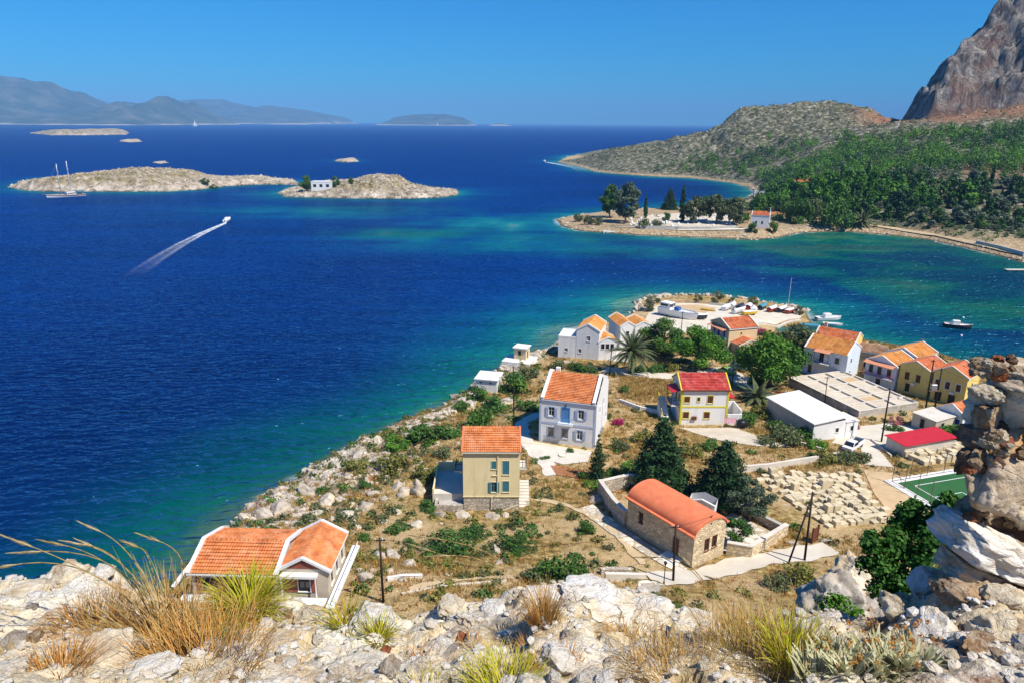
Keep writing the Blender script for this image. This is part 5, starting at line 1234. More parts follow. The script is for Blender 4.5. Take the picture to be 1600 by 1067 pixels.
# concrete foundation grid
fo = House('foundation', 'unfinished concrete foundation with a grid of low walls between houses', (58.0, 138.5), (64.2, 120.4), 14.2, 3.0, 1.7, 'concrete', 'foundation', base=2)
fo.walls()
fo.extra('floor_slab', 'screed', lambda mb: mb.box(.05, .05, .4, fo.W - .05, fo.D - .05, 1.42))
for k in range(7): fo.extra('grid_wall', 'pale_concrete', lambda mb: mb.box(k * (fo.W - .3) / 6, -.02, 1.1, k * (fo.W - .3) / 6 + .3, fo.D + .02, 1.74))
for k in range(4): fo.extra('grid_wall', 'pale_concrete', lambda mb: mb.box(-.02, k * (fo.D - .35) / 3, 1.1, fo.W + .02, k * (fo.D - .35) / 3 + .35, 1.76))
fo.extra('rubble_patch', 'sand_dirt', lambda mb: mb.box(3.6, 9.8, 1.4, 6.0, 13.2, 1.5)); fo.extra('rubble_patch', 'sand_dirt', lambda mb: mb.box(13.4, 5.2, 1.4, 15.6, 8.9, 1.52))
# islet house, peninsula chapel, hillside houses
h = House('islet_house', 'little white flat-roofed house with dark windows on the rock islet', (-153.5, 545), (-138.3, 546), 8, 5.6, 5.2, 'white_clean', base=5)
for u in (1.6, 6.3, 11.2): h.win('F', u, 1.3, 2.2, 2.2, 'white_clean', 'dark_wood', tw=0)
h.walls(); h.flat('white_slab', .1, .4)
h = House('cemetery_chapel', 'white chapel with terracotta roof and bell gable beside the cemetery', (126.5, 376.5), (135.0, 373.0), 5.5, 3.4, 5.8, 'white_clean', 'chapel')
h.win('F', 2.2, 1.2, .9, 1.6, 'white_clean', 'dark_wood', tw=0); h.win('F', 5.2, 1.2, .9, 1.6, 'white_clean', 'dark_wood', tw=0); h.walls('x', 1.8); h.roof('tile_brick', .05, .1, 'white_clean', .1, .3)
h.extra('bell_gable', 'white_clean', lambda mb: (mb.box(h.W - .3, 2.0, 6, h.W, 2.6, 9.2), mb.box(h.W - .3, 2.9, 6, h.W, 3.5, 9.2), mb.box(h.W - .3, 2.0, 9.2, h.W, 3.5, 9.7)))
for nm, lb, (u, v), W_, H_, mt in (('hillside_house', 'small house with orange roof hidden in the wood above the bay', (1240, 303), 11, 5, 'beige_paint'), ('ruined_hut', 'small white ruin near the far bay at the foot of the wood', (1178, 308), 7, 4, 'white_paint')):
    p = MG(u, v)
    h = House(nm, lb, (p[0], p[1]), (p[0] + W_, p[1] - 1.5), 8, p[2] + (2.5 if W_ > 8 else 0), H_, mt)
    h.win('F', 2, 1.4, 1.2, 1.6, 'white_clean', 'dark_wood', tw=0); h.win('F', 5, 1.4, 1.2, 1.6, 'white_clean', 'dark_wood', tw=0); h.walls('x', 2.0)
    if W_ > 8: h.roof('tile_orange', .2, .4, None)
# ------------------------------------------------------------------ things on the cape
def depth(p): return p[1] * math.cos(TH) - (p[2] - CZ) * math.sin(TH)
rng = random.Random(77)
# --- yards of cut stone blocks
def block_mesh(seed):
    q = random.Random(seed); bm = bmesh.new(); bmesh.ops.create_cube(bm, size=1.0)
    bmesh.ops.bevel(bm, geom=bm.edges[:], offset=.05, segments=1, affect='EDGES')
    for v in bm.verts: v.co += Vector((q.uniform(-.03, .03), q.uniform(-.03, .03), q.uniform(-.03, .03)))
    me = bpy.data.meshes.new('stone_block'); bm.to_mesh(me); bm.free(); me.materials.append(MATS['limestone_block']); return me
BLK = [block_mesh(k) for k in range(6)]
def block_yard(org, e1, e2, n1, n2, p1, p2, poly, where, group, hmul=1.0):
    e1 = Vector(e1).normalized(); e2 = Vector(e2).normalized(); a = math.atan2(e1.y, e1.x)
    for j in range(n2):
        sh_ = rng.uniform(-.25, .25); seen = 0
        for i in range(n1):
            x = org[0] + e1.x * (i * p1 + sh_) + e2.x * j * p2 + rng.uniform(-.22, .22); y = org[1] + e1.y * (i * p1 + sh_) + e2.y * j * p2 + rng.uniform(-.22, .22)
            if sdist(np.array([x]), np.array([y]), poly)[0] < 0 or rng.random() < .08: continue
            hh = rng.choice((.42, .55, .65, .75, .95)) * hmul + (rng.random() < .08) * .6
            o = bpy.data.objects.new('stone_block', BLK[rng.randrange(6)]); C.objects.link(o)
            o.location = (x, y, gz(x, y) + hh / 2 - .06); o.scale = (p1 * rng.uniform(.62, 1.0), p2 * rng.uniform(.62, .98), hh); o.rotation_euler = (rng.uniform(-.03, .03), rng.uniform(-.03, .03), a + rng.uniform(-.14, .14))
            tag(o, 'pale cut stone block, %s from the left in the %s row from the %s' % (ORD[min(seen, 23)], ORD[j], where), 'stone block', group); seen += 1
e1 = (16.0, 4.9, 0); e2 = (2.5, -8.4, 0)
YARD1 = GP([(1172, 762), (1190, 742), (1235, 735), (1338, 732), (1352, 752), (1395, 812), (1372, 830), (1340, 838), (1300, 852), (1262, 838), (1205, 812), (1178, 790)], 6.2)
block_yard(P(1165, 732, 6.0), e1, e2, 24, 19, 1.18, .98, YARD1, 'retaining wall', 'stone blocks in the big yard')
EXCL.append(YARD1)
YARD2 = GP([(1408, 708), (1470, 695), (1510, 688), (1540, 700), (1520, 722), (1440, 728), (1412, 722)], 5.2)
block_yard(P(1400, 700, 5.2), e1, e2, 16, 6, 1.3, 1.1, YARD2, 'red shed', 'stone blocks beside the red shed', 1.15)
EXCL.append(YARD2)
# --- football pitch
po = P(1381, 750, 5.45); E1 = Vector(e1).normalized(); E2 = Vector((E1.y, -E1.x, 0)); pa = math.atan2(E1.y, E1.x)
pit = thing('football_pitch', 'green artificial football pitch with white lines and mesh fence', 'football pitch', (po[0], po[1], 5.45), pa)
MB().box(0, -19, -1.2, 34, 0, .02).build('kerb_slab', MATS['white_slab'], pit)
MB().box(1.3, -17.8, .0, 33, -1.2, .045).build('turf', MATS['turf'], pit)
def ln(a, b_): q = MB(); q.box(min(a[0], b_[0]) - .06, min(a[1], b_[1]) - .06, .046, max(a[0], b_[0]) + .06, max(a[1], b_[1]) + .06, .056); q.build('line', MATS['white_line'], pit)
for a, b_ in (((3, -2.6), (31, -2.6)), ((3, -16.4), (31, -16.4)), ((3, -2.6), (3, -16.4)), ((17, -2.6), (17, -16.4)), ((3, -6.0), (8, -6.0)), ((8, -6.0), (8, -13)), ((3, -13), (8, -13))): ln(a, b_)
for k in range(9): MB().tube((.9, -.6 - k * 2.2, 0), (.9, -.6 - k * 2.2, 3.6), .045, .045, 6).build('fence_post', MATS['rust_metal'], pit)
for k in range(1, 9): MB().tube((.9 + k * 3.2, -.6, 0), (.9 + k * 3.2, -.6, 3.6), .045, .045, 6).build('fence_post', MATS['rust_metal'], pit)
for z in (.1, 1.2): MB().path([(30, -.6, z), (.9, -.6, z), (.9, -18.5, z)], .03, 5).build('fence_rail', MATS['rust_metal'], pit)
MB().path([(.9, -2.8, 0), (.9, -.6, 2.8)], .03, 5).build('brace', MATS['rust_metal'], pit)
gl = MB(); gl.path([(15, -2.2, 0), (15, -2.2, 2), (18, -2.2, 2), (18, -2.2, 0)], .06, 6).build('goal_frame', MATS['white_line'], pit)
EXCL.append([tuple((Vector((po[0], po[1], 0)) + E1 * a + E2 * b_)[:2]) for a, b_ in ((-.5, -.5), (34, -.5), (34, 19), (-.5, 19))])
# --- poles and wires
TOPS = {}
def pole(key, ub, vb, ut, vt, label, r=.13, arm=True, zg=None):
    p = G(ub, vb) if zg is None else P(ub, vb, zg); tp = PY(ut, vt, p[1]); hgt = tp[2] - p[2]
    o = thing('utility_pole', label, 'pole', p); lean = tp[0] - p[0]
    lean = max(-.25, min(.25, lean))
    MB().tube((0, 0, -.5), (lean, 0, hgt), r, r * .72, 9).build('post', MATS['pole_wood'], o, True)
    if arm:
        MB().beam((lean - .5, 0, hgt - .25), (lean + .5, 0, hgt - .25), .08, .1).build('crossarm', MATS['pole_wood'], o)
        for k in (-.4, 0.25): MB().tube((lean + k, 0, hgt - .2), (lean + k, 0, hgt + .02), .04, .03, 6).build('insulator', MATS['white_clean'], o)
    TOPS[key] = Vector((p[0] + lean, p[1], p[2] + hgt - .1)); return o
pole('a', 803, 650, 802, 572, 'dark wooden pole on the scrub slope left of the white and blue house')
pole('b', 952, 586, 956, 543, 'dark pole on the lane behind the white and blue house')
pole('c', 985, 584, 986, 522, 'slender dark pole standing in front of the tall palm')
pole('d', 1064, 520, 1067, 487, 'short dark pole in front of the big beached boat', .11)
pole('e', 1143, 607, 1147, 563, 'dark pole on the lane right of the red-roofed house')
pole('f', 1289, 628, 1291, 588, 'thin pole at the corner of the concrete foundation', .09, zg=3.6)
pole('g', 1377, 690, 1391, 606, 'tall dark pole at the kerb left of the red shed', .15)
pole('h', 1446, 640, 1459, 562, 'left one of the twin dark poles before the ochre houses', .16)
pole('i', 1460, 640, 1472, 575, 'right one of the twin dark poles before the ochre houses', .16)
q = pole('j', 1257, 876, 1268, 768, 'dark pole with a leaning stay pole in front of the block yard', .14)
_b = G(1231, 880); _q = q.location
MB().tube((_b[0] - _q.x, _b[1] - _q.y, -.3 + _b[2] - _q.z), (TOPS['j'].x - _q.x, 0, TOPS['j'].z - _q.z - .6), .11, .09, 8).build('stay_pole', MATS['pole_wood'], q, True)
pole('k', 1052, 908, 1056, 820, 'dark pole before the chapel door beside the street lamp', .14)
pole('l', 599, 940, 593, 840, 'dark pole on the slope right of the unfinished house', .13)
p = G(1037, 914); o = thing('street_lamp', 'small black street lamp at the foot of the chapel path', 'street lamp', p); MB().tube((0, 0, -.2), (0, 0, 2.4), .06, .04, 8).build('lamp_post', MATS['black_metal'], o, True); MB().tube((0, 0, 0), (0, 0, .5), .13, .07, 8).build('lamp_base', MATS['black_metal'], o); MB().loft([[(math.cos(a) * r_, math.sin(a) * r_, z) for a in [k * PI / 3 for k in range(6)]] for r_, z in ((.06, 2.4), (.17, 2.7), (.19, 2.8), (.03, 2.95))]).build('lantern', MATS['black_metal'], o)
# transformer between the twin poles
_h = (TOPS['h'] + TOPS['i']) / 2
o = thing('transformer', 'grey-green transformer on a platform between the twin dark poles', 'transformer', (_h.x, _h.y, _h.z - 5.2)); MB().box(-.9, -.5, 0, .9, .5, .12).build('platform', MATS['rust_metal'], o); bevel(MB().box(-.5, -.35, .12, .5, .35, 1.3).build('tank', MATS['grey_metal'], o), .05)
for k in range(3): MB().tube((-.3 + k * .3, 0, 1.3), (-.3 + k * .3, 0, 1.65), .06, .04, 6).build('bushing', MATS['boat_red'], o)
def wire(a, b_, label, sag=.6, r=.02):
    pts = [a.lerp(b_, k / 14) + Vector((0, 0, -sag * 4 * (k / 14) * (1 - k / 14))) for k in range(15)]
    o = MB().path([p - a for p in pts], r, 4).build('power_cable', MATS['black_metal'], None, True, a); tag(o, label, 'cable')
wire(TOPS['k'], Vector((22.6, 69.4, 13.4)), 'black cable from the pole at the chapel door to the chapel roof', .2)
wire(TOPS['l'], TOPS['k'], 'long black cable from the slope pole to the chapel pole', 1.6)
wire(TOPS['h'], TOPS['g'], 'black cable from the twin poles to the pole by the red shed', .7)
wire(TOPS['i'], Vector((90, 128, 8)), 'black cable from the twin poles to the ochre house', .3)
wire(TOPS['b'], TOPS['c'], 'black cable between the two poles near the palm', .3)
wire(TOPS['b'], Vector((20, 156, 5.6)), 'black cable from the lane pole to the white seaside house', .3)
# --- trees
def tree(key, name, label, u, v, hpx, cat='tree', z=5.0, wf=1.0, rz=None, href=None):
    p = G(u, v, z); hm = hpx * depth(p) / F
    cr, tr, _ = PROTO[key]; ref = href or max(q.co.z for q in cr.vertices)
    s = hm / ref
    plant(key, name, label, cat, (p[0], p[1], p[2] - .05), (s * wf, s * wf, s), rz if rz is not None else rng.uniform(0, 6))
tree('fir_a', 'fir_tree', 'tallest dark fir in the chapel courtyard, left of the pair', 1030, 762, 122, wf=.95)
tree('fir_b', 'fir_tree', 'broad dark fir right of the pair beside the shrine', 1126, 782, 104, wf=1.0)
tree('fir_small', 'cypress_tree', 'slim dark young cypress in front of the white and blue house', 933, 748, 78, wf=.62)
tree('grey_tree', 'olive_tree', 'grey-green loose olive tree at the edge of the block yard', 1172, 812, 70, wf=1.15)
tree('citrus', 'citrus_tree', 'small round green citrus tree in the walled garden', 1148, 852, 48, wf=1.15)
tree('palm_tall', 'palm_tree', 'tall palm with arching fronds behind the white and blue house', 985, 582, 58, wf=1.0, href=4.4)
tree('palm_low', 'palm_tree', 'low bushy palm beside the warehouse lane', 1182, 628, 26, href=1.6, wf=1.2)
tree('broad_b', 'leafy_tree', 'dark green leafy tree between the palm and the beached boat', 1036, 556, 64, wf=1.3)
tree('broad_a', 'leafy_tree', 'bright green round tree left of the beige house', 1088, 576, 66, wf=1.2)
tree('broad_a', 'leafy_tree', 'large bright green tree between beige and pale blue houses', 1202, 606, 96, wf=1.0)
tree('broad_c', 'leafy_tree', 'olive green tree behind the bright one by the harbour', 1236, 566, 64, wf=1.25)
tree('broad_b', 'leafy_tree', 'darker green tree left of the pale blue house', 1222, 590, 56, wf=.9)
tree('broad_c', 'leafy_tree', 'dusty green tree at the palm, on the lane to the quay', 1015, 548, 40, wf=1.0)
for k, (u, v, w_, lb) in enumerate([(1019, 486, 26, 'leftmost'), (1091, 474, 15, 'second from left'), (1121, 475, 21, 'third from left'), (1144, 475, 12, 'fourth from left'), (1174, 480, 19, 'fifth from left'), (1249, 492, 16, 'rightmost')]):
    tree('tamarisk', 'tamarisk', 'feathery tamarisk on the rim of the boat quay, %s' % lb, u, v, w_, 'tree', 1.4, 1.0)
# agave with its flower stalk
p = G(957, 522, 2.4); o = thing('agave', 'agave with a tall flower stalk by the white seaside houses', 'agave', p); MB().path([(0, 0, 0), (.1, 0, 3), (.1, 0, 6.4)], [.09, .07, .03], 6).build('stalk', MATS['grass_lime'], o, True)
fl = leaves('flower_head', [((.1 + math.cos(k * 2.2) * .75, math.sin(k * 2.2) * .75, 3.6 + k * .32), (.42, .42, .16)) for k in range(10)], 700, .1, 9, 'leaf_bright'); ob('flower_head', fl, None, o)
# --- shrubs
def shr(u, v, wpx, key, label, hf=.75, z=5.0, name='shrub', group=None, cat='shrub'):
    p = G(u, v, z); s = wpx * .5 * depth(p) / F / 1.15
    return plant(key, name, label, cat, (p[0], p[1], p[2] - .1), (s, s, s * 1.15 * hf), rng.uniform(0, 6), group)
for u, v, w_, k_, lb in [
    (703, 860, 80, 'bush_dark2', 'large dark shrub on the slope below the yellow house'), (742, 838, 46, 'bush_dark2', 'dark shrub touching the rocks under the yellow house'), (811, 856, 62, 'bush_dark2', 'round dark shrub right of the yellow house forecourt'),
    (806, 868, 24, 'bush_green', 'small green shrub at the foot of the round dark shrub'), (880, 915, 96, 'bush_green2', 'long green shrub just above the ledge, left of the terrace walls'), (835, 905, 50, 'bush_olive', 'olive shrub left of the long green one above the ledge'),
    (915, 832, 36, 'bush_green', 'low green shrub in the dry grass left of the chapel trail'), (572, 845, 28, 'bush_green', 'green shrub behind the wing of the unfinished house'), (617, 832, 34, 'bush_green', 'green shrub in the rocks above the slope pole'),
    (640, 852, 28, 'bush_dark', 'dark shrub right of the slope pole'), (667, 795, 36, 'bush_dark', 'dark shrub at the foot of the terrace left of the yellow house'), (572, 760, 26, 'bush_dark', 'dark shrub by the small stone ring on the slope'),
    (505, 770, 26, 'bush_green', 'green shrub in the shore rocks left of the stone ring'), (690, 682, 56, 'bush_dark', 'dark shrub on the slope beyond the yellow house terrace'), (748, 664, 58, 'bush_green', 'green shrub behind the yellow house roof'),
    (660, 690, 60, 'bush_green', 'green shrub patch spilling to the shore above the stone ring'), (620, 700, 46, 'bush_bright', 'lighter green shrub at the shore beyond the stone ring'), (610, 735, 60, 'bush_scrub', 'yellow-green shrub mound around the stone ring'),
    (560, 735, 44, 'bush_scrub', 'yellow-green shrub mound on the shore side of the stone ring'), (665, 750, 50, 'bush_scrub', 'yellow-green shrub left of the yellow house terrace'), (690, 712, 36, 'bush_olive', 'olive shrub near the corner of the terrace'),
    (745, 622, 40, 'bush_green', 'green shrub beside the low white shore hut'), (720, 640, 34, 'bush_green', 'green shrub on the shore below the low white hut'), (770, 640, 54, 'bush_dark', 'dark shrub mass between shore hut and slope pole'),
    (800, 610, 60, 'bush_green', 'wide green shrub behind the slope pole near the hut'), (825, 590, 40, 'bush_olive', 'olive shrub between the two shore huts'), (830, 640, 44, 'bush_dark', 'dark shrub against the wall of the white and blue house'),
    (870, 575, 30, 'bush_olive', 'olive shrub in front of the white seaside cube'), (905, 578, 34, 'bush_dark', 'dark low shrub in front of the tall seaside house'), (925, 580, 26, 'bush_dark', 'small dark shrub right of the seaside lawn'),
    (977, 613, 22, 'bush_green', 'green shrub at the corner of the dry field'), (1000, 580, 26, 'bush_dark', 'dark shrub under the tall palm'), (1025, 580, 30, 'bush_dark', 'dark shrub right of the tall palm trunk'), (1050, 578, 30, 'bush_scrub', 'dry yellowish shrub under the leafy tree'),
    (912, 748, 26, 'bush_green', 'green shrub at the foot of the slim cypress'), (925, 760, 26, 'bush_bright', 'light green shrub in front of the slim cypress'), (985, 735, 40, 'bush_bright', 'light green shrub between cypress and tall fir'), (955, 742, 30, 'bush_green', 'green shrub left of the courtyard wall'),
    (1005, 690, 40, 'bush_scrub', 'yellow-green shrub on the bank behind the tall fir'), (970, 700, 34, 'bush_olive', 'olive shrub on the bank beside the white and blue house'), (890, 706, 16, 'bush_green', 'little potted shrub on the round terrace'), (852, 716, 16, 'bush_dark', 'small dark plant on the ramp by the terrace'),
    (1230, 690, 60, 'bush_olive', 'large olive shrub against the warehouse wall'), (1255, 684, 40, 'bush_green', 'green shrub between warehouse and olive shrub'), (1275, 698, 34, 'bush_bright', 'bright green shrub at the warehouse corner near the truck'),
    (1215, 672, 36, 'bush_green', 'green shrub at the far end of the warehouse'), (1195, 692, 30, 'bush_olive', 'olive shrub on the lane wall by the house yard'), (1235, 655, 40, 'bush_scrub', 'dry shrub behind the lane wall beside the warehouse'),
    (1165, 660, 40, 'bush_green', 'green shrub right of the red-roofed house yard'), (1190, 650, 40, 'bush_scrub', 'brownish shrub below the low palm'), (1320, 722, 40, 'bush_olive', 'olive shrub on the bank below the parked pickup'),
    (1345, 720, 34, 'bush_olive', 'olive shrub at the end of the retaining wall'), (1290, 722, 44, 'bush_scrub', 'yellowish shrub on the retaining wall bank'), (1190, 740, 18, 'bush_olive', 'small dark tuft at the left of the block yard'),
    (1500, 690, 60, 'bush_green', 'green hedge behind the blocks beside the red shed'), (1398, 672, 26, 'bush_dark', 'dark shrub in front of the red shed wall'), (1485, 680, 40, 'bush_bright', 'light green bush below the small white house'),
    (1245, 905, 60, 'bush_scrub', 'pale yellow-green bush below the stay pole'), (1215, 918, 46, 'bush_olive', 'olive bush near the chapel path bend'), (1265, 790, 20, 'bush_scrub', 'dry yellow weed among the stone blocks'),
    (1080, 712, 40, 'bush_scrub', 'dry shrub on the bank between the two firs'), (1110, 700, 36, 'bush_dark', 'dark shrub behind the broad fir'), (1125, 545, 26, 'bush_green', 'green shrub at the corner of the beige house'), (1140, 565, 30, 'bush_olive', 'olive shrub beside the parked cars'),
    (1240, 575, 46, 'bush_dark', 'dark shrub mass left of the pale blue house'), (1165, 575, 30, 'bush_olive', 'olive shrub in front of the beige annex'), (1180, 600, 30, 'bush_green', 'green shrub under the large bright tree')]:
    shr(u, v, w_, k_, lb)
shr(967, 664, 18, 'bougainvillea', 'magenta bougainvillea at the wall of the white and blue house', 1.1, name='bougainvillea'); shr(1190, 523, 20, 'bougainvillea', 'magenta bougainvillea behind the beige house', .8, name='bougainvillea'); shr(1148, 562, 24, 'bougainvillea', 'dark pink bougainvillea before the beige annex', .7, name='bougainvillea')
shr(1399, 662, 24, 'oleander', 'pink flowering oleander by the foundation corner', 1.0, name='oleander'); shr(1335, 668, 18, 'oleander', 'small pink oleander at the foundation wall', .8, name='oleander')
# --- loose boulders of the slope: parts of the ground
for u, v, w_, h_, k_ in [(570, 792, 38, 26, 0), (632, 772, 30, 36, 1), (655, 770, 30, 56, 2), (600, 730, 26, 16, 3), (622, 760, 26, 26, 4), (510, 785, 44, 36, 5), (478, 770, 50, 40, 6), (440, 795, 46, 40, 0), (410, 805, 44, 36, 1), (385, 812, 32, 30, 2), (540, 808, 30, 24, 3), (470, 806, 30, 22, 4),
                         (615, 870, 34, 30, 5), (592, 872, 40, 34, 6), (640, 885, 30, 24, 0), (575, 905, 34, 40, 1), (650, 822, 26, 22, 2), (690, 805, 26, 18, 3), (722, 806, 40, 20, 4), (770, 808, 34, 16, 5), (790, 806, 20, 14, 6), (935, 780, 46, 24, 0), (780, 880, 22, 16, 1), (775, 862, 20, 26, 2),
                         (560, 712, 28, 30, 3), (510, 745, 24, 18, 4), (545, 745, 22, 18, 5), (590, 690, 30, 22, 6), (665, 665, 34, 14, 0), (640, 678, 30, 16, 1), (735, 632, 30, 12, 2), (705, 640, 30, 14, 3), (790, 628, 40, 12, 4), (765, 632, 30, 14, 5), (885, 566, 22, 8, 6), (835, 560, 40, 8, 0), (720, 735, 34, 12, 1), (700, 725, 26, 10, 2), (660, 735, 30, 12, 3),
                         (620, 800, 24, 18, 4), (600, 815, 22, 16, 5), (560, 825, 26, 18, 6), (530, 780, 24, 16, 0), (585, 770, 22, 14, 1), (430, 780, 30, 24, 2), (1292, 846, 22, 16, 3), (1240, 848, 26, 10, 4), (630, 905, 26, 18, 5), (700, 900, 20, 12, 6), (600, 780, 18, 12, 2), (680, 770, 20, 20, 3), (705, 785, 22, 14, 4), (495, 802, 26, 20, 5), (520, 812, 22, 16, 6), (548, 790, 20, 16, 0)]:
    p = G(u, v); m_ = depth(p) / F
    put_rock(cape, (p[0], p[1], p[2] - h_ * m_ * .03), (w_ * m_ * .50, w_ * m_ * .40, h_ * m_ * .42), (rng.uniform(-.3, .3), rng.uniform(-.3, .3), rng.uniform(0, 6)), ROCKS[k_])
for k in range(80):                          # smaller ones between them
    u, v = rng.uniform(380, 720), rng.uniform(690, 900)
    p = G(u, v); d_ = sdist(np.array([p[0]]), np.array([p[1]]), CAPE)[0]
    if d_ < .5 or p[1] < 58 or any(sdist(np.array([p[0]]), np.array([p[1]]), e)[0] > -.6 for e in EXCL): continue
    s = rng.uniform(.2, .5); put_rock(cape, (p[0], p[1], p[2] + .05), (s * rng.uniform(.8, 1.4), s, s * rng.uniform(.5, .9)), (rng.uniform(-.4, .4), rng.uniform(-.4, .4), rng.uniform(0, 6)), ROCKS[rng.randrange(7)])
for k in range(80):                          # sea edge west of the houses
    f_ = rng.random(); i = 4 + int(f_ * 13); a = CAPE[i]; b_ = CAPE[i + 1]; q = rng.random()
    x = a[0] + (b_[0] - a[0]) * q + rng.uniform(-1.0, 1.6); y = a[1] + (b_[1] - a[1]) * q + rng.uniform(-1.2, .6); s = rng.uniform(.3, .9)
    put_rock(cape, (x, y, max(gz(x, y), -.2) + s * .1), (s * 1.3, s, s * .7), (rng.uniform(-.4, .4), rng.uniform(-.4, .4), rng.uniform(0, 6)), ROCKS[rng.randrange(7)])
# armour stones of the quay
for k in range(170):
    i = 20 + int(rng.random() * 7); a = CAPE[i]; b_ = CAPE[i + 1]; q = rng.random(); nx, ny = (b_[1] - a[1]), -(b_[0] - a[0]); L_ = math.hypot(nx, ny); t_ = rng.uniform(-1.0, 2.2 if i > 22 else 5.0)
    x = a[0] + (b_[0] - a[0]) * q + nx / L_ * t_; y = a[1] + (b_[1] - a[1]) * q + ny / L_ * t_; s = rng.uniform(.4, .95)
    put_rock(cape, (x, y, max(gz(x, y), -.1) + .2), (s * 1.2, s, s * .85), (rng.uniform(-.6, .6), rng.uniform(-.6, .6), rng.uniform(0, 6)), ROCKS[rng.randrange(7)])
# --- stone ring, planter, tank, washing line, jetty
p = G(588, 748); o = thing('stone_ring', 'low round stone ring filled with red earth on the slope', 'stone ring', p)
for k in range(14): a = k * 2 * PI / 14; put_rock(o, (math.cos(a) * 1.5, math.sin(a) * 1.5, .1), (.42, .34, .32), (0, 0, a), ROCKS[k % 7])
MB().poly([(math.cos(k * PI / 8) * 1.5, math.sin(k * PI / 8) * 1.5, .12) for k in range(16)]).build('earth_fill', MATS['red_soil'], o)
p = G(1158, 668); o = thing('water_tank', 'black plastic water tank in the yard of the red-roofed house', 'water tank', (p[0], p[1], p[2] + .1)); MB().tube((-.9, 0, .75), (.9, 0, .75), .7, .7, 14).build('tank', MATS['black_plastic'], o, True); MB().tube((0, 0, 1.4), (0, 0, 1.6), .22, .22, 10).build('lid', MATS['black_plastic'], o)
for k in (-.6, .6): MB().box(k - .1, -.5, -.1, k + .1, .5, .15).build('cradle', MATS['concrete'], o)
p = G(1140, 668); o = thing('washing_line', 'washing line with pink laundry before the red-roofed house', 'washing line', p)
for x in (-1.3, 1.2): MB().tube((x, 0, 0), (x, 0, 2.0), .05, .05, 6).build('post', MATS['white_clean'], o)
MB().tube((-1.3, 0, 1.9), (1.2, 0, 1.9), .015, .015, 4).build('line', MATS['black_metal'], o)
for k in range(4): MB().box(-1.1 + k * .55, -.02, .9 - .1 * (k % 2), -.65 + k * .55, .02, 1.88).build('laundry', MATS['pink_cloth'], o)
p = P(716, 632, 0); o = thing('bathing_platform', 'small dark bathing platform on posts at the rocky shore', 'platform', (p[0], p[1], 0), .4); MB().box(-1.6, -1, 2.0, 1.6, 1, 2.12).build('deck', MATS['grey_wood'], o)
for x, y in ((-1.5, -.9), (1.5, -.9), (-1.5, .9), (1.5, .9)): MB().tube((x, y, -2), (x, y, 2), .07, .07, 6).build('leg', MATS['black_metal'], o)
p = G(880, 712); o = thing('planter', 'round raised planter on the paved terrace of the white and blue house', 'planter', p); MB().loft([[(math.cos(a * PI / 8) * r_, math.sin(a * PI / 8) * r_, z) for a in range(16)] for r_, z in ((.7, -.2), (.75, .3), (.55, .3), (.55, .2))]).build('rim', MATS['cream_paint'], o)
drape('red_earth', GP([(860, 726), (880, 728), (905, 735), (925, 742), (900, 748), (870, 742)], 5.6), 'red_soil', .12, 1.0, False)
p = G(1272, 846); o = thing('gate', 'dark brown wooden gate at the end of the garden wall', 'gate', p, .7); MB().box(-.5, -.05, -.1, .5, .05, 1.9).build('leaf', MATS['brown_wood'], o)
for x in (-.62, .62): MB().box(x - .1, -.1, -.3, x + .1, .1, 2.1).build('gate_post', MATS['brown_wood'], o)
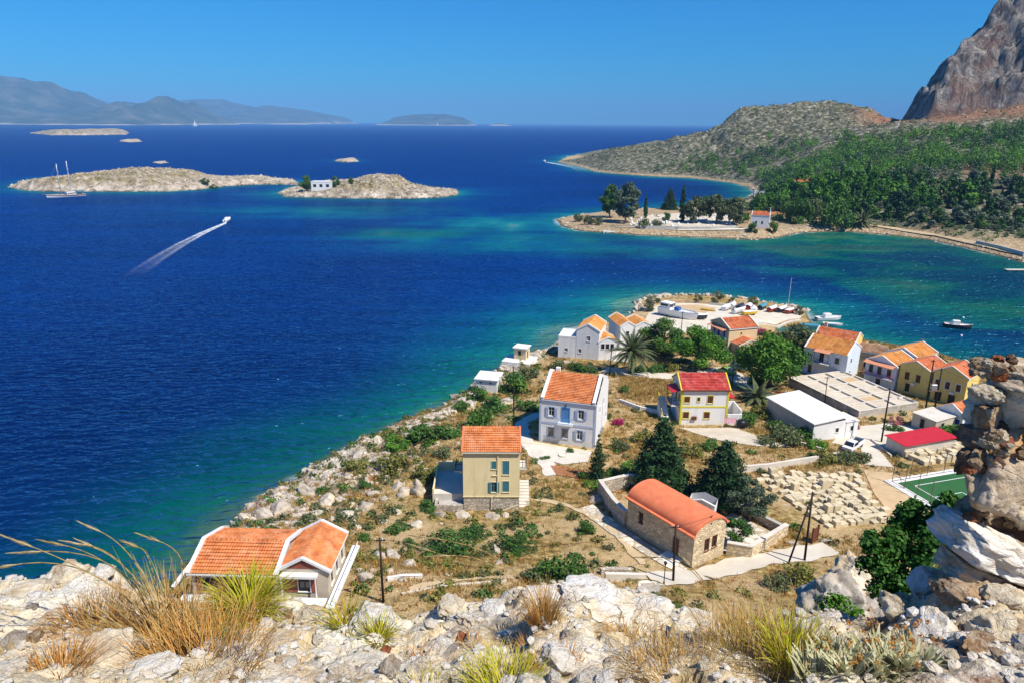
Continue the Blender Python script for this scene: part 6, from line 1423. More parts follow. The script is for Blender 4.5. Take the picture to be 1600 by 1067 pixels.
# --- cars
def car(label, u, v, rz, body, z=4.0, L=3.9, name='car', pick=False, cat='car'):
    p = G(u, v, z); o = thing(name, label, cat, (p[0], p[1], p[2] + .08), rz); w = .82; b_ = MATS[body]
    if not pick: prof_ = [(0, .35), (0, .78), (.5, .95), (1.05, 1.42), (2.3, 1.46), (3.0, .98), (3.75, .85), (3.9, .6), (3.9, .35)]
    else: prof_ = [(0, .45), (0, .95), (2.55, .95), (2.6, 1.65), (3.9, 1.68), (4.5, 1.08), (5.1, .98), (5.1, .45)]
    rr = lambda y, ins: [(x, y, z_ if z_ < 1.0 else z_) for x, z_ in prof_]
    mb = MB(); n = len(prof_)
    ring = lambda y, f_: [(x, y * (1 - .16 * max(0, (z_ - 1.0) / .5)) * f_, z_) for x, z_ in prof_]
    mb.loft([ring(-w, 1), ring(w, 1)]); bevel(mb.build('body', b_, o), .06, 2)
    if not pick:
        for s_ in (-1, 1): MB().add([(.85, s_ * (w + .005), 1.0), (2.85, s_ * (w + .005), 1.0), (2.25, s_ * (w - .085), 1.38), (1.15, s_ * (w - .085), 1.38)], [(0, 1, 2, 3)]).build('side_window', MATS['window_glass'], o)
        MB().add([(2.36, -.62, 1.44), (2.36, .62, 1.44), (3.0, .72, 1.02), (3.0, -.72, 1.02)], [(0, 1, 2, 3)]).build('windscreen', MATS['window_glass'], o); MB().add([(1.02, -.62, 1.42), (1.02, .62, 1.42), (.5, .72, .99), (.5, -.72, .99)], [(0, 1, 2, 3)]).build('rear_window', MATS['window_glass'], o)
        ax = (.75, 3.1)
    else:
        for s_ in (-1, 1): MB().add([(2.75, s_ * (w + .006), 1.1), (4.3, s_ * (w + .006), 1.1), (3.85, s_ * (w - .09), 1.6), (2.75, s_ * (w - .09), 1.6)], [(0, 1, 2, 3)]).build('side_window', MATS['window_glass'], o)
        MB().add([(3.95, -.62, 1.66), (3.95, .62, 1.66), (4.5, .75, 1.12), (4.5, -.75, 1.12)], [(0, 1, 2, 3)]).build('windscreen', MATS['window_glass'], o)
        MB().box(.12, -.7, .955, 2.45, .7, .962).build('bed_floor', MATS['boat_dark'], o)
        for a in ((.0, -.82, 2.5, -.74), (.0, .74, 2.5, .82), (0, -.74, .08, .74)): MB().box(a[0], a[1], .95, a[2], a[3], 1.25).build('bed_side', b_, o)
        MB().path([(2.5, -.6, .95), (2.5, -.6, 1.9), (2.5, .6, 1.9), (2.5, .6, .95)], .04, 6).build('ladder_rack', MATS['black_metal'], o); ax = (.9, 4.2)
    for x in ax:
        for s_ in (-1, 1):
            wh = MB().tube((x, s_ * .62, .31), (x, s_ * .86, .31), .31, .31, 14).build('wheel', MATS['tyre'], o); MB().tube((x, s_ * .855, .31), (x, s_ * .875, .31), .17, .17, 10).build('rim', MATS['grey_metal'], wh)
    e = prof_[-2][0]
    for s_ in (-.6, .6): MB().box(e - .12, s_ - .16, .62, e + .02, s_ + .16, .76).build('headlight', MATS['white_clean'], o)
    MB().box(e - .1, -.78, .35, e + .06, .78, .52).build('bumper', MATS['boat_dark'], o)
mat('car_green', (0.22, 0.42, 0.06), (0.2, 0.4, 0.06), 2, .3, spec=.5); mat('car_teal', (0.03, 0.10, 0.11), (0.03, 0.1, 0.11), 2, .3, spec=.5)
car('small bright green car under the trees near the red-roofed house', 1124, 580, -.9, 'car_green', 3); car('dark teal car parked beside the green one', 1138, 576, -.3, 'car_teal', 3)
car('white pickup truck parked beside the warehouse', 1342, 694, PI + .75, 'boat_white', 4.3, 5.1, 'pickup_truck', True, 'pickup')
# ------------------------------------------------------------------ grass and low scrub on the cape (uncountable)
gr = np.random.default_rng(5)
def free_mask(x, y, m_=0.0):
    k = np.ones(len(x), bool)
    for e in EXCL:
        ex = np.array(e)
        bb = (x > ex[:, 0].min() - 1) & (x < ex[:, 0].max() + 1) & (y > ex[:, 1].min() - 1) & (y < ex[:, 1].max() + 1)
        if bb.any():
            i = np.nonzero(bb)[0]; k[i[sdist(x[i], y[i], e) > -m_]] = False
    return k
def scatter(n, x0, x1, y0, y1, dens):
    x = gr.uniform(x0, x1, n); y = gr.uniform(y0, y1, n)
    k = (x < y * .76 + 12) & (x > -y * .62 - 3); x, y = x[k], y[k]
    d = sdist(x, y, CAPE); k = (d > 1.0) & (gr.random(len(x)) < dens(x, y, d)) ; x, y = x[k], y[k]
    k = free_mask(x, y, .15); return x[k], y[k]
def tufts(name, label, x, y, z, h, w, nb, mt):
    n = len(x); k = np.repeat(np.arange(n), nb); m_ = len(k)
    a = gr.uniform(0, 2 * PI, m_); r_ = w[k] * np.sqrt(gr.random(m_)); ln = gr.uniform(.1, .7, m_)
    bx = x[k] + np.cos(a) * r_; by = y[k] + np.sin(a) * r_; hh = h[k] * gr.uniform(.5, 1.15, m_)
    a2 = gr.uniform(0, 2 * PI, m_); bw = hh * .11
    p0 = np.stack([bx - np.sin(a2) * bw, by + np.cos(a2) * bw, z[k] - .03], 1); p1 = np.stack([bx + np.sin(a2) * bw, by - np.cos(a2) * bw, z[k] - .03], 1)
    p2 = np.stack([bx + np.cos(a) * ln * hh, by + np.sin(a) * ln * hh, z[k] + hh], 1)
    v = np.stack([p0, p1, p2], 1).reshape(-1, 3); f = np.arange(3 * m_).reshape(-1, 3)
    tone = np.clip(gr.random(n)[k] * .5 + gr.random(m_) * .5, 0, 1)
    o = ob(name, mesh_np(name, v, f, {'rnd': ('FACE', tone)}, False), MATS[mt]); tag(o, label, 'grass', None, 'stuff')
pn = lambda x, y, s, sd: fbm(x * s, y * s, 4, sd)
x, y = scatter(105000, -45, 110, 46, 185, lambda x, y, d: sstep(-.10, .12, pn(x, y, .09, 201)) * .75 + .05)
z = cape_z(x, y); tufts('dry_grass', 'dry straw-brown grass over the slopes and fields', x, y, z, gr.uniform(.25, .6, len(x)), gr.uniform(.15, .45, len(x)), 8, 'grass_dry')
x, y = scatter(40000, -45, 110, 46, 180, lambda x, y, d: sstep(.02, .2, pn(x, y, .08, 211)) * .6)
z = cape_z(x, y); tufts('rust_grass', 'rust-coloured dry weeds in patches on the slopes', x, y, z, gr.uniform(.25, .55, len(x)), gr.uniform(.15, .4, len(x)), 8, 'grass_rust')
# the dry field behind the white and blue house
FIELD = GP([(968, 585), (1040, 590), (1038, 625), (1010, 633), (968, 622)], 3.6)
fx = gr.uniform(10, 40, 6000); fy = gr.uniform(110, 160, 6000); k = sdist(fx, fy, FIELD) > 0; fx, fy = fx[k], fy[k]
tufts('field_grass', 'tall dry grass of the small field behind the houses', fx, fy, cape_z(fx, fy), gr.uniform(.4, .8, len(fx)), gr.uniform(.2, .4, len(fx)), 10, 'grass_dry')
def low_scrub(name, label, n, dens, mt, smin, smax, nl, z_of, box, leaf=.5, dist=True):
    x, y = scatter(n, *box, dens) if dist else n
    z = z_of(x, y); s = gr.uniform(smin, smax, len(x)); k = np.repeat(np.arange(len(x)), nl); m_ = len(k)
    d = gr.normal(size=(m_, 3)); d /= np.linalg.norm(d, axis=1)[:, None]; d[:, 2] = np.abs(d[:, 2]) * .8
    c = np.stack([x[k], y[k], z[k]], 1) + d * s[k][:, None] * gr.uniform(.5, 1.05, m_)[:, None]
    nr = d + gr.normal(size=(m_, 3)) * .6; nr /= np.linalg.norm(nr, axis=1)[:, None]; a = np.cross(nr, gr.normal(size=(m_, 3))); a /= np.linalg.norm(a, axis=1)[:, None]; b_ = np.cross(nr, a)
    q = (s[k] * leaf * gr.uniform(.6, 1.2, m_))[:, None]
    v = np.stack([c - a * q, c + b_ * q * .6, c + a * q, c - b_ * q * .6], 1).reshape(-1, 3)
    o = ob(name, mesh_np(name, v, np.arange(4 * m_).reshape(-1, 4), {'rnd': ('FACE', np.clip(gr.random(len(x))[k] * .6 + gr.random(m_) * .4, 0, 1))}, False), MATS[mt]); tag(o, label, 'scrub', None, 'stuff')
BX = (-45, 110, 48, 182)
low_scrub('low_scrub', 'low olive scrub dotted over the rocky slope', 6500, lambda x, y, d: (sstep(-.02, .16, pn(x, y, .1, 221)) * .9 * sstep(14, -6, x - (y - 110) * .1) + .12), 'leaf_olive', .35, 1.0, 40, cape_z, BX, .3)
low_scrub('green_scrub', 'low green scrub dotted over the rocky slope', 4200, lambda x, y, d: (sstep(0, .16, pn(x, y, .09, 231)) * .9 * sstep(10, -6, x - (y - 110) * .1) + .12), 'leaf_green', .35, 1.05, 40, cape_z, BX, .3)
low_scrub('yellow_scrub', 'low yellow-green scrub dotted over the rocky slope', 10000, lambda x, y, d: (sstep(0, .16, pn(x, y, .11, 241)) * .95 * sstep(10, -6, x - (y - 110) * .1) + .13), 'leaf_scrub', .25, .85, 36, cape_z, BX, .3)

# ------------------------------------------------------------------ wood and scrub on the mainland
def fproto(key, seed, mt, h, rx, n, size, nb, base, top): 
    r_ = random.Random(seed); PROTO[key] = (leaves('tree', crown_blobs(r_, h * base, h, rx, nb, rx * .36, top), n, size, seed, mt, .5, .6), None, None)
fproto('wood_bright', 301, 'leaf_bright', 8, 3.6, 620, .62, 20, .05, .35); fproto('wood_green', 302, 'leaf_green', 8, 3.6, 620, .62, 20, .05, .4); fproto('wood_dark', 303, 'leaf_dark', 8.5, 3.0, 560, .6, 18, .05, .6); fproto('wood_grey', 304, 'leaf_greygreen', 6, 3.6, 560, .6, 18, .0, .3)
bl = [((0, 0, 11 * (.04 + .93 * k / 19)), (1.25 * math.sin(min(1, k / 19 * 2 + .3) * PI / 2) * (1 - k / 19) ** .5 + .12,) * 2 + (.6,)) for k in range(20)]
PROTO['wood_cypress'] = (leaves('tree', bl, 420, .5, 305, 'leaf_dark', .2, .3, .5), None, None)
fr = np.random.default_rng(9)
gx, gy = np.meshgrid(np.arange(130, 640, 6.2), np.arange(290, 800, 6.2)); gx = (gx + fr.uniform(-2.6, 2.6, gx.shape)).ravel(); gy = (gy + fr.uniform(-2.6, 2.6, gy.shape)).ravel()
k = (gx < gy * .745 + 14); gx, gy = gx[k], gy[k]; gz_ = main_z(gx, gy)
gap = fbm(gx * .03, gy * .03, 3, 351)
k = (fr.random(len(gx)) < forest_w(gx, gy, gz_) * (.98 - .7 * sstep(.04, .14, gap) * sstep(340, 420, gy))) & (sdist(gx, gy, MAIN) > 9); gx, gy, gz_ = gx[k], gy[k], gz_[k]
o_ = np.argsort(np.hypot(gx, gy)); gx, gy, gz_ = gx[o_], gy[o_], gz_[o_]
patch = fbm(gx * .014, gy * .014, 3, 361)
WL = {'wood_bright': 'bright green pine in the wood on the slope behind the bay', 'wood_green': 'mid green tree in the wood on the slope behind the bay', 'wood_dark': 'dark green tree in the wood on the slope behind the bay', 'wood_grey': 'grey-green olive tree in the wood on the slope behind the bay', 'wood_cypress': 'slim dark cypress in the wood on the slope behind the bay'}
def kind_of(i):
    r_ = fr.random()
    if r_ < .035: return 'wood_cypress'
    if patch[i] > .0: return 'wood_bright' if r_ < .72 else 'wood_green'
    if patch[i] < -.13: return 'wood_grey' if r_ < .55 else 'wood_green'
    return 'wood_green' if r_ < .5 else ('wood_dark' if r_ < .72 else ('wood_grey' if r_ < .86 else 'wood_bright'))
NW = min(300, len(gx))
for i in range(NW):
    kd = kind_of(i); s = fr.uniform(.55, 1.35) * (.55 + .45 * float(sstep(3, 10, gz_[i])))
    plant(kd, 'wood_tree', WL[kd], 'tree', (gx[i], gy[i], gz_[i] - .3), (s * fr.uniform(.85, 1.25), s * fr.uniform(.85, 1.25), s * fr.uniform(.75, 1.3)), fr.uniform(0, 6), 'trees of the wood behind the bay: ' + kd[5:])
def clumps(name, label, x, y, z, s, nl, leaf, mt, hf=1.2, cat='wood'):
    kk = np.repeat(np.arange(len(x)), nl); m_ = len(kk)
    d = fr.normal(size=(m_, 3)); d /= np.linalg.norm(d, axis=1)[:, None]
    c = np.stack([x[kk], y[kk], z[kk] + s[kk] * hf * .8], 1) + d * (s[kk] * fr.uniform(.5, 1.08, m_))[:, None] * np.array([1, 1, hf])
    nr = d + fr.normal(size=(m_, 3)) * .6; nr /= np.linalg.norm(nr, axis=1)[:, None]; a = np.cross(nr, fr.normal(size=(m_, 3))); a /= np.linalg.norm(a, axis=1)[:, None]; b_ = np.cross(nr, a)
    q = (s[kk] * leaf * fr.uniform(.6, 1.2, m_))[:, None]
    v = np.stack([c - a * q, c + b_ * q * .6, c + a * q, c - b_ * q * .6], 1).reshape(-1, 3)
    o = ob(name, mesh_np(name, v, np.arange(4 * m_).reshape(-1, 4), {'rnd': ('FACE', np.clip(fr.random(len(x))[kk] * .65 + fr.random(m_) * .35, 0, 1))}, False), MATS[mt]); tag(o, label, cat, None, 'stuff')
kinds = np.array([kind_of(i) for i in range(len(gx))])
for kd, mt, lb in (('wood_bright', 'leaf_bright', 'bright green'), ('wood_green', 'leaf_green', 'mid green'), ('wood_dark', 'leaf_dark', 'dark green'), ('wood_grey', 'leaf_greygreen', 'grey-green')):
    i = np.nonzero((np.arange(len(gx)) >= NW) & (kinds == kd))[0]
    if len(i): clumps('distant_wood', lb + ' trees merging into one wood higher up the slope', gx[i], gy[i], gz_[i], fr.uniform(2.2, 3.9, len(i)), 90, .22, mt, 1.15)
# shrubs dotting the hill and the scree
def dots(n, box, dens): 
    x = fr.uniform(box[0], box[1], n); y = fr.uniform(box[2], box[3], n); z = main_z(x, y); k = (z > 2) & (x < y * .76 + 30) & (fr.random(n) < dens(x, y, z)) & (sdist(x, y, MAIN) > 3); return x[k], y[k], z[k]
x, y, z = dots(26000, (60, 650, 300, 1000), lambda x, y, z: (1 - forest_w(x, y, z)) * sstep(5, 14, z) * (.35 + 1.2 * np.clip(fbm(x * .03, y * .03, 3, 371), 0, .5)) * sstep(8, -8, cliff_h(x, y)[1]))
clumps('hill_scrub', 'dark scrub dotting the stony hill beyond the wood', x, y, z - .4, fr.uniform(.6, 1.7, len(x)), 12, .45, 'leaf_olive', .8, 'scrub')
x, y, z = dots(5000, (60, 650, 300, 1000), lambda x, y, z: (1 - forest_w(x, y, z)) * sstep(4, 10, z) * sstep(55, 25, z) * .6)
clumps('hill_scrub', 'greener bushes on the lower slope of the stony hill', x, y, z - .4, fr.uniform(.8, 2.2, len(x)), 16, .42, 'leaf_green', .9, 'scrub')
x, y, z = dots(900, (20, 260, 330, 900), lambda x, y, z: sstep(1.2, 2.5, z) * sstep(9, 4, z) * .5)
clumps('shore_scrub', 'low bushes along the flat shore of the bay', x, y, z - .2, fr.uniform(.6, 1.5, len(x)), 22, .36, 'leaf_olive', .8, 'scrub')
x, y, z = dots(1500, (150, 330, 290, 430), lambda x, y, z: sstep(2.6, 3.6, z) * sstep(12, 7, z))
clumps('beach_scrub', 'green bushes behind the beach road', x, y, z - .2, fr.uniform(.8, 1.9, len(x)), 26, .34, 'leaf_green', .8, 'scrub')
# loose pale rocks on hill
x, y, z = dots(2600, (60, 640, 560, 960), lambda x, y, z: sstep(25, 45, z) * .6 * sstep(5, -10, cliff_h(x, y)[1]))
v = []; f = []
for i in range(len(x)):
    s = fr.uniform(.5, 1.6); n0 = len(v); q = fr.uniform(-.3, .3, (6, 3)) * s
    for dx, dy, dz, k in ((s, 0, .2, 0), (0, s, .1, 1), (-s, 0, .2, 2), (0, -s, .1, 3), (0, 0, s * .9, 4)): v.append((x[i] + dx + q[k][0], y[i] + dy + q[k][1], z[i] + dz + q[k][2] * .4))
    f += [(n0, n0 + 1, n0 + 4), (n0 + 1, n0 + 2, n0 + 4), (n0 + 2, n0 + 3, n0 + 4), (n0 + 3, n0, n0 + 4)]
tag(ob('hill_rocks', mesh_np('hill_rocks', v, f, None, False), MATS['rock_pale']), 'pale loose rocks strewn over the hill', 'rocks', None, 'stuff')

# ------------------------------------------------------------------ peninsula with the cemetery
def mtree(key, name, label, u, v, hpx, wf=1.0, cat='tree', group=None):
    p = MG(u, v); 
    if p is None: return
    hm = hpx * 1.12 * depth(p) / F; s = hm / max(q.co.z for q in PROTO[key][0].vertices)
    plant(key, name, label, cat, (p[0], p[1], p[2] - .1), (s * wf, s * wf, s), rng.uniform(0, 6), group)
def big(key, seed, mt, n, size):
    r_ = random.Random(seed); h = 10.0; bl = crown_blobs(r_, h * .16, h, 4.3, 40, 1.3, .3); tm = limbs(r_, h, .32, [q[0] for q in bl[:8]]).mesh('trunk', True); tm.materials.append(MATS['pale_bark']); proto(key, leaves('crown', bl, n, size, seed, mt, .3, .6), tm)
big('euc', 401, 'leaf_greygreen', 5200, .42); big('cempine', 402, 'leaf_olive', 5000, .4); big('cemdark', 403, 'leaf_green', 4600, .4)
mtree('cemdark', 'cemetery_tree', 'tall dark tree at the left of the cemetery point', 952, 340, 47, .75); mtree('euc', 'cemetery_tree', 'big grey-green tree right of the tall dark one on the cemetery point', 978, 349, 58, .85)
mtree('cypress', 'cypress_tree', 'slim cypress before the bright cemetery yard, left of the fir', 1008, 342, 34, 1.0); mtree('fir_b', 'fir_tree', 'dark fir at the back shore of the cemetery point', 1046, 328, 30, .8); mtree('cypress', 'cypress_tree', 'tallest cypress on the cemetery point', 1065, 348, 54, .95)
mtree('cempine', 'cemetery_tree', 'round-crowned tree just right of the tallest cypress', 1084, 350, 40, .95); mtree('cempine', 'cemetery_tree', 'wide round-crowned tree in the middle of the cemetery', 1118, 350, 42, 1.0); mtree('cempine', 'cemetery_tree', 'rightmost round-crowned tree of the cemetery', 1146, 352, 40, .95)
mtree('cemdark', 'cemetery_tree', 'dark tree behind the round-crowned ones', 1101, 335, 26, .8); mtree('cypress', 'cypress_tree', 'short cypress behind the round-crowned trees', 1094, 333, 25, 1.3)
mtree('citrus', 'small_tree', 'small lone tree in the bright cemetery yard', 1040, 352, 18); mtree('palm_low', 'palm_tree', 'palm beside the beach below the wood', 1347, 352, 22, 1.0)
mtree('cypress', 'cypress_tree', 'dark cypress at the wood edge above the beach palm', 1356, 300, 22); mtree('cypress', 'cypress_tree', 'tall cypress in the wood above the beach', 1450, 275, 26)
for u, v, w_, k_, lb in [(903, 347, 16, 'bush_olive', 'leftmost bush at the tip of the cemetery point'), (920, 351, 18, 'bush_olive', 'second bush from the tip of the cemetery point'), (935, 352, 16, 'bush_olive', 'third bush from the tip of the cemetery point'), (1006, 357, 18, 'bush_olive', 'low bush below the slim cypress'), (1025, 356, 16, 'bush_olive', 'low bush left of the lone small tree'), (1158, 350, 24, 'bush_bright', 'bright green bush left of the cemetery chapel'), (1196, 353, 12, 'bush_dark', 'dark bush touching the cemetery chapel'),
                         (1176, 364, 18, 'bush_green', 'green bush on the shore before the cemetery chapel'), (1206, 364, 20, 'bush_green', 'green bush right of the shore bush at the chapel'), (1225, 346, 34, 'bush_green', 'big bush right of the cemetery chapel'), (1250, 350, 44, 'bush_green', 'wide bush on the flat right of the chapel'), (1295, 356, 50, 'bush_green', 'largest bush on the flat behind the bay shore'), (1320, 356, 36, 'bush_dark', 'dark bush left of the beach palm'), (1270, 340, 36, 'bush_olive', 'olive bush above the flat behind the shore'), (1185, 330, 30, 'bush_green', 'green bush above the red field'), (1215, 326, 40, 'bush_bright', 'bright bush above the red field')]:
    p = MG(u, v); s = w_ * .5 * depth(p) / F / 1.1; plant(k_, 'shrub', lb, 'shrub', (p[0], p[1], p[2] - .1), (s, s, s * 1.5), rng.uniform(0, 6))
tb = MB(); tb.box(-.5, -1.0, 0, .5, 1.0, .55); tb.box(-.42, .7, .55, .42, .95, 1.3); tme = tb.mesh('tomb'); tme.materials.append(MATS['white_clean'])
for k in range(70):
    u, v = rng.uniform(985, 1150), rng.uniform(338, 355); p = MG(u, v)
    o = ob('tomb', tme, None, None, (p[0], p[1], p[2] - .05), .2 + rng.uniform(-.1, .1)); s = rng.uniform(.8, 1.4); o.scale = (s, s, s); tag(o, 'small white tomb among the trees of the cemetery point', 'tomb', 'white tombs of the cemetery')
def mdrape(name, L, mt, dz=.25, cell=5.0):
    poly = [MG(u, v)[:2] for u, v in L]; bm = bmesh.new(); bm.faces.new([bm.verts.new((x, y, 0)) for x, y in poly]); bmesh.ops.triangulate(bm, faces=bm.faces[:])
    for ax in (0, 1):
        c_ = [p[ax] for p in poly]; no = (1, 0, 0) if ax == 0 else (0, 1, 0)
        for k in np.arange(math.floor(min(c_)), max(c_), cell): bmesh.ops.bisect_plane(bm, geom=bm.verts[:] + bm.edges[:] + bm.faces[:], plane_co=(k * (1 - ax), k * ax, 0), plane_no=no)
    vx = np.array([q.co[:] for q in bm.verts]); zz = main_z(vx[:, 0], vx[:, 1]) + dz
    for q, z in zip(bm.verts, zz): q.co.z = z
    me = bpy.data.meshes.new(name); bm.to_mesh(me); bm.free(); tag(ob(name, me, MATS[mt]), kind='structure')
mdrape('cemetery_ground', [(985, 352), (1010, 338), (1060, 334), (1150, 338), (1155, 352), (1080, 356)], 'screed', .3)
mdrape('red_field', [(1160, 335), (1180, 327), (1240, 326), (1235, 336), (1200, 338)], 'red_soil', .4); mdrape('shore_path', [(960, 356), (1060, 359), (1160, 358), (1240, 354), (1160, 360.5), (1060, 361.5)], 'road_cream', .35)
mdrape('beach_road', [(1340, 352), (1400, 358), (1460, 367), (1530, 381), (1600, 396), (1600, 401), (1530, 386), (1460, 371), (1400, 361)], 'trail', .5)
def mwall(name, label, L, hgt, th, mt):
    pts = [MG(u, v) for u, v in L]; o = thing(name, label, 'wall', pts[0]); a = Vector(pts[0])
    for k in range(len(pts) - 1): MB().beam(Vector(pts[k]) - a + Vector((0, 0, hgt / 2 - .4)), Vector(pts[k + 1]) - a + Vector((0, 0, hgt / 2 - .4)), th, hgt + .8).build('wall_section', MATS[mt], o)
mwall('cemetery_wall', 'long pale retaining wall below the cemetery trees', [(1000, 358), (1060, 360), (1110, 360), (1150, 358)], 1.6, .5, 'pale_concrete'); mwall('beach_wall', 'grey sea wall along the beach road at the right edge', [(1525, 382), (1560, 390), (1600, 400)], 1.6, .6, 'pale_concrete')
p = P(960, 364, 0); o = thing('jetty', 'small white concrete jetty at the shore of the cemetery point', 'jetty', (p[0], p[1], 0), -.05); bevel(MB().box(-6, -1.5, -2, 6, 2.5, .9).build('deck', MATS['white_slab'], o), .08); MB().box(-5, -1.7, -2, -4.4, -1.5, .6).build('fender', MATS['tyre'], o)
p = P(1590, 424, 0); o = thing('pier', 'narrow pale wooden pier reaching into the bay from the right', 'pier', (p[0], p[1], 0), .02); MB().box(-5, -.9, .5, 30, .9, .75).build('deck', MATS['pale_concrete'], o)
for k in range(8):
    for s_ in (-.7, .7): MB().tube((-4 + k * 4, s_, -3), (-4 + k * 4, s_, .5), .14, .14, 7).build('pile', MATS['grey_wood'], o)
# trees on the islets
def itree(key, name, label, u, v, y, hpx, wf=1.0, zf=None):
    x, y, z = PY(u, v, y); z = float(zf(np.array([[x]]), np.array([[y]]))[0, 0]); hm = hpx * y / F; s = hm / max(q.co.z for q in PROTO[key][0].vertices); plant(key, name, label, 'tree', (x, y, z - .2), (s * wf, s * wf, s), rng.uniform(0, 6))
itree('broad_b', 'islet_tree', 'broad tree left of the white islet house', 480, 296, 548, 25, 1.1, zB); itree('broad_b', 'islet_tree', 'tree right of the white islet house', 524, 290, 552, 20, .9, zB); itree('broad_b', 'islet_tree', 'small dark tree below the islet outcrop', 549, 287, 552, 12, 1.0, zB); itree('broad_b', 'islet_tree', 'dark tree left of the gap on the long islet', 320, 287, 605, 10, 1.6, zA); itree('broad_b', 'islet_tree', 'dark tree right of the gap on the long islet', 333, 286, 605, 9, 1.5, zA)

for zf, poly, nm in ((zA, ISL_A, 'long islet'), (zB, ISL_B, 'islet with the white house')):
    xs_ = [p[0] for p in poly]; ys_ = [p[1] for p in poly]; x = fr.uniform(min(xs_), max(xs_), 2600); y = fr.uniform(min(ys_), max(ys_), 2600); k = (sdist(x, y, poly) > 6) & (fr.random(2600) < .15 + .8 * sstep(-.02, .14, fbm(x * .05, y * .05, 3, 381))); x, y = x[k], y[k]; z = zf(x[None], y[None])[0]; k = z > 3.0
    clumps('islet_scrub', 'low scrub over the ' + nm, x[k], y[k], z[k] - .3, fr.uniform(.4, 1.1, k.sum()), 10, .45, 'leaf_olive', .7, 'scrub')

# broken rocks along the mainland shore
x = fr.uniform(20, 260, 9000); y = fr.uniform(290, 1000, 9000); d = sdist(x, y, MAIN); k = (d > -1.2) & (d < 4.5); x, y = x[k], y[k]; z = np.maximum(main_z(x, y), -.2)
v = []; f = []
for i in range(len(x)):
    s = fr.uniform(.3, 1.1); n0 = len(v); q = fr.uniform(-.3, .3, (6, 3)) * s
    for dx, dy, dz, k in ((s, 0, .1, 0), (0, s, 0, 1), (-s, 0, .1, 2), (0, -s, 0, 3), (0, 0, s * .8, 4)): v.append((x[i] + dx + q[k][0], y[i] + dy + q[k][1], z[i] + dz + q[k][2] * .4))
    f += [(n0, n0 + 1, n0 + 4), (n0 + 1, n0 + 2, n0 + 4), (n0 + 2, n0 + 3, n0 + 4), (n0 + 3, n0, n0 + 4)]
tag(ob('shore_rocks', mesh_np('shore_rocks', v, f, None, False), MATS['rock_pale']), 'broken pale rocks along the shore of the bay', 'rocks', None, 'stuff')

# broken rock over the islets
for zf, poly, nm in ((zA, ISL_A, 'long islet'), (zB, ISL_B, 'islet with the white house')):
    xs_ = [p[0] for p in poly]; ys_ = [p[1] for p in poly]; x = fr.uniform(min(xs_), max(xs_), 5200); y = fr.uniform(min(ys_), max(ys_), 5200); k = (sdist(x, y, poly) > -1); x, y = x[k], y[k]; z = zf(x[None], y[None])[0]; k = z > -.3; x, y, z = x[k], y[k], z[k]
    v = []; f = []
    for i in range(len(x)):
        s = fr.uniform(.3, .95) * (1.5 if fr.random() < .12 else 1); n0 = len(v); q = fr.uniform(-.35, .35, (6, 3)) * s
        for dx, dy, dz, k in ((s, 0, -.1, 0), (0, s, -.1, 1), (-s, 0, -.1, 2), (0, -s, -.1, 3), (0, 0, s * 1.0, 4)): v.append((x[i] + dx + q[k][0], y[i] + dy + q[k][1], z[i] + dz + q[k][2] * .4))
        f += [(n0, n0 + 1, n0 + 4), (n0 + 1, n0 + 2, n0 + 4), (n0 + 2, n0 + 3, n0 + 4), (n0 + 3, n0, n0 + 4)]
    tag(ob('islet_rocks', mesh_np('islet_rocks', v, f, None, False), MATS['islet_rock']), 'broken rock covering the ' + nm, 'rocks', None, 'stuff')
# ------------------------------------------------------------------ boats
def hull_mesh(L, B, H, dr, sheer=.35, transom=.8, n=14, mid=.55):
    rings = []
    for k in range(n + 1):
        t_ = k / n; bb = B / 2 * (transom + (1 - transom) * math.sin(min(1, t_ * 2.2) * PI / 2)) * max(.02, 1 - max(0, (t_ - mid) / (1 - mid)) ** 2.3)
        zs = H * (1 + sheer * max(0, t_ - .2) ** 1.6 + .10 * (1 - t_) ** 3); kz = -dr * (1 - max(0, (t_ - .6) / .4) ** 2.2)
        x = L * t_; rk = H * .35 * max(0, t_ - .75) * 4
        rings.append([(x + rk, -bb, zs), (x + rk * .5, -bb * .94, zs * .45), (x, -bb * .72, kz * .4), (x, 0, kz), (x, bb * .72, kz * .4), (x + rk * .5, bb * .94, zs * .45), (x + rk, bb, zs)])
    return rings
def boat(name, label, loc, rz, L, B, H, dr, hmat, cat='boat', deck='boat_white', stripe=None, group=None, sheer=.35, transom=.8):
    o = thing(name, label, cat, loc, rz, group); rg = hull_mesh(L, B, H, dr, sheer, transom)
    mb = MB(); mb.loft(rg, False, False); mb.poly(rg[0]); mb.build('hull', MATS[hmat], o, True)
    dk = MB()
    for k in range(len(rg) - 1):
        a, b_ = rg[k], rg[k + 1]; q = lambda p, s_: (p[0], p[1] * .96, p[2] - H * .16)
        dk.quad(q(a[0], 1), q(b_[0], 1), q(b_[6], 1), q(a[6], 1))
    dk.build('deck', MATS[deck], o)
    rl = MB()
    for s_ in (0, 6): rl.path([r_[s_] for r_ in rg], max(.03, H * .035), 5)
    rl.build('gunwale', MATS[stripe or deck], o, True)
    return o, rg
def outboard(o, x, z): bevel(MB().box(x - .45, -.22, z - .1, x, .22, z + .55).build('outboard_motor', MATS['boat_dark'], o), .08); 
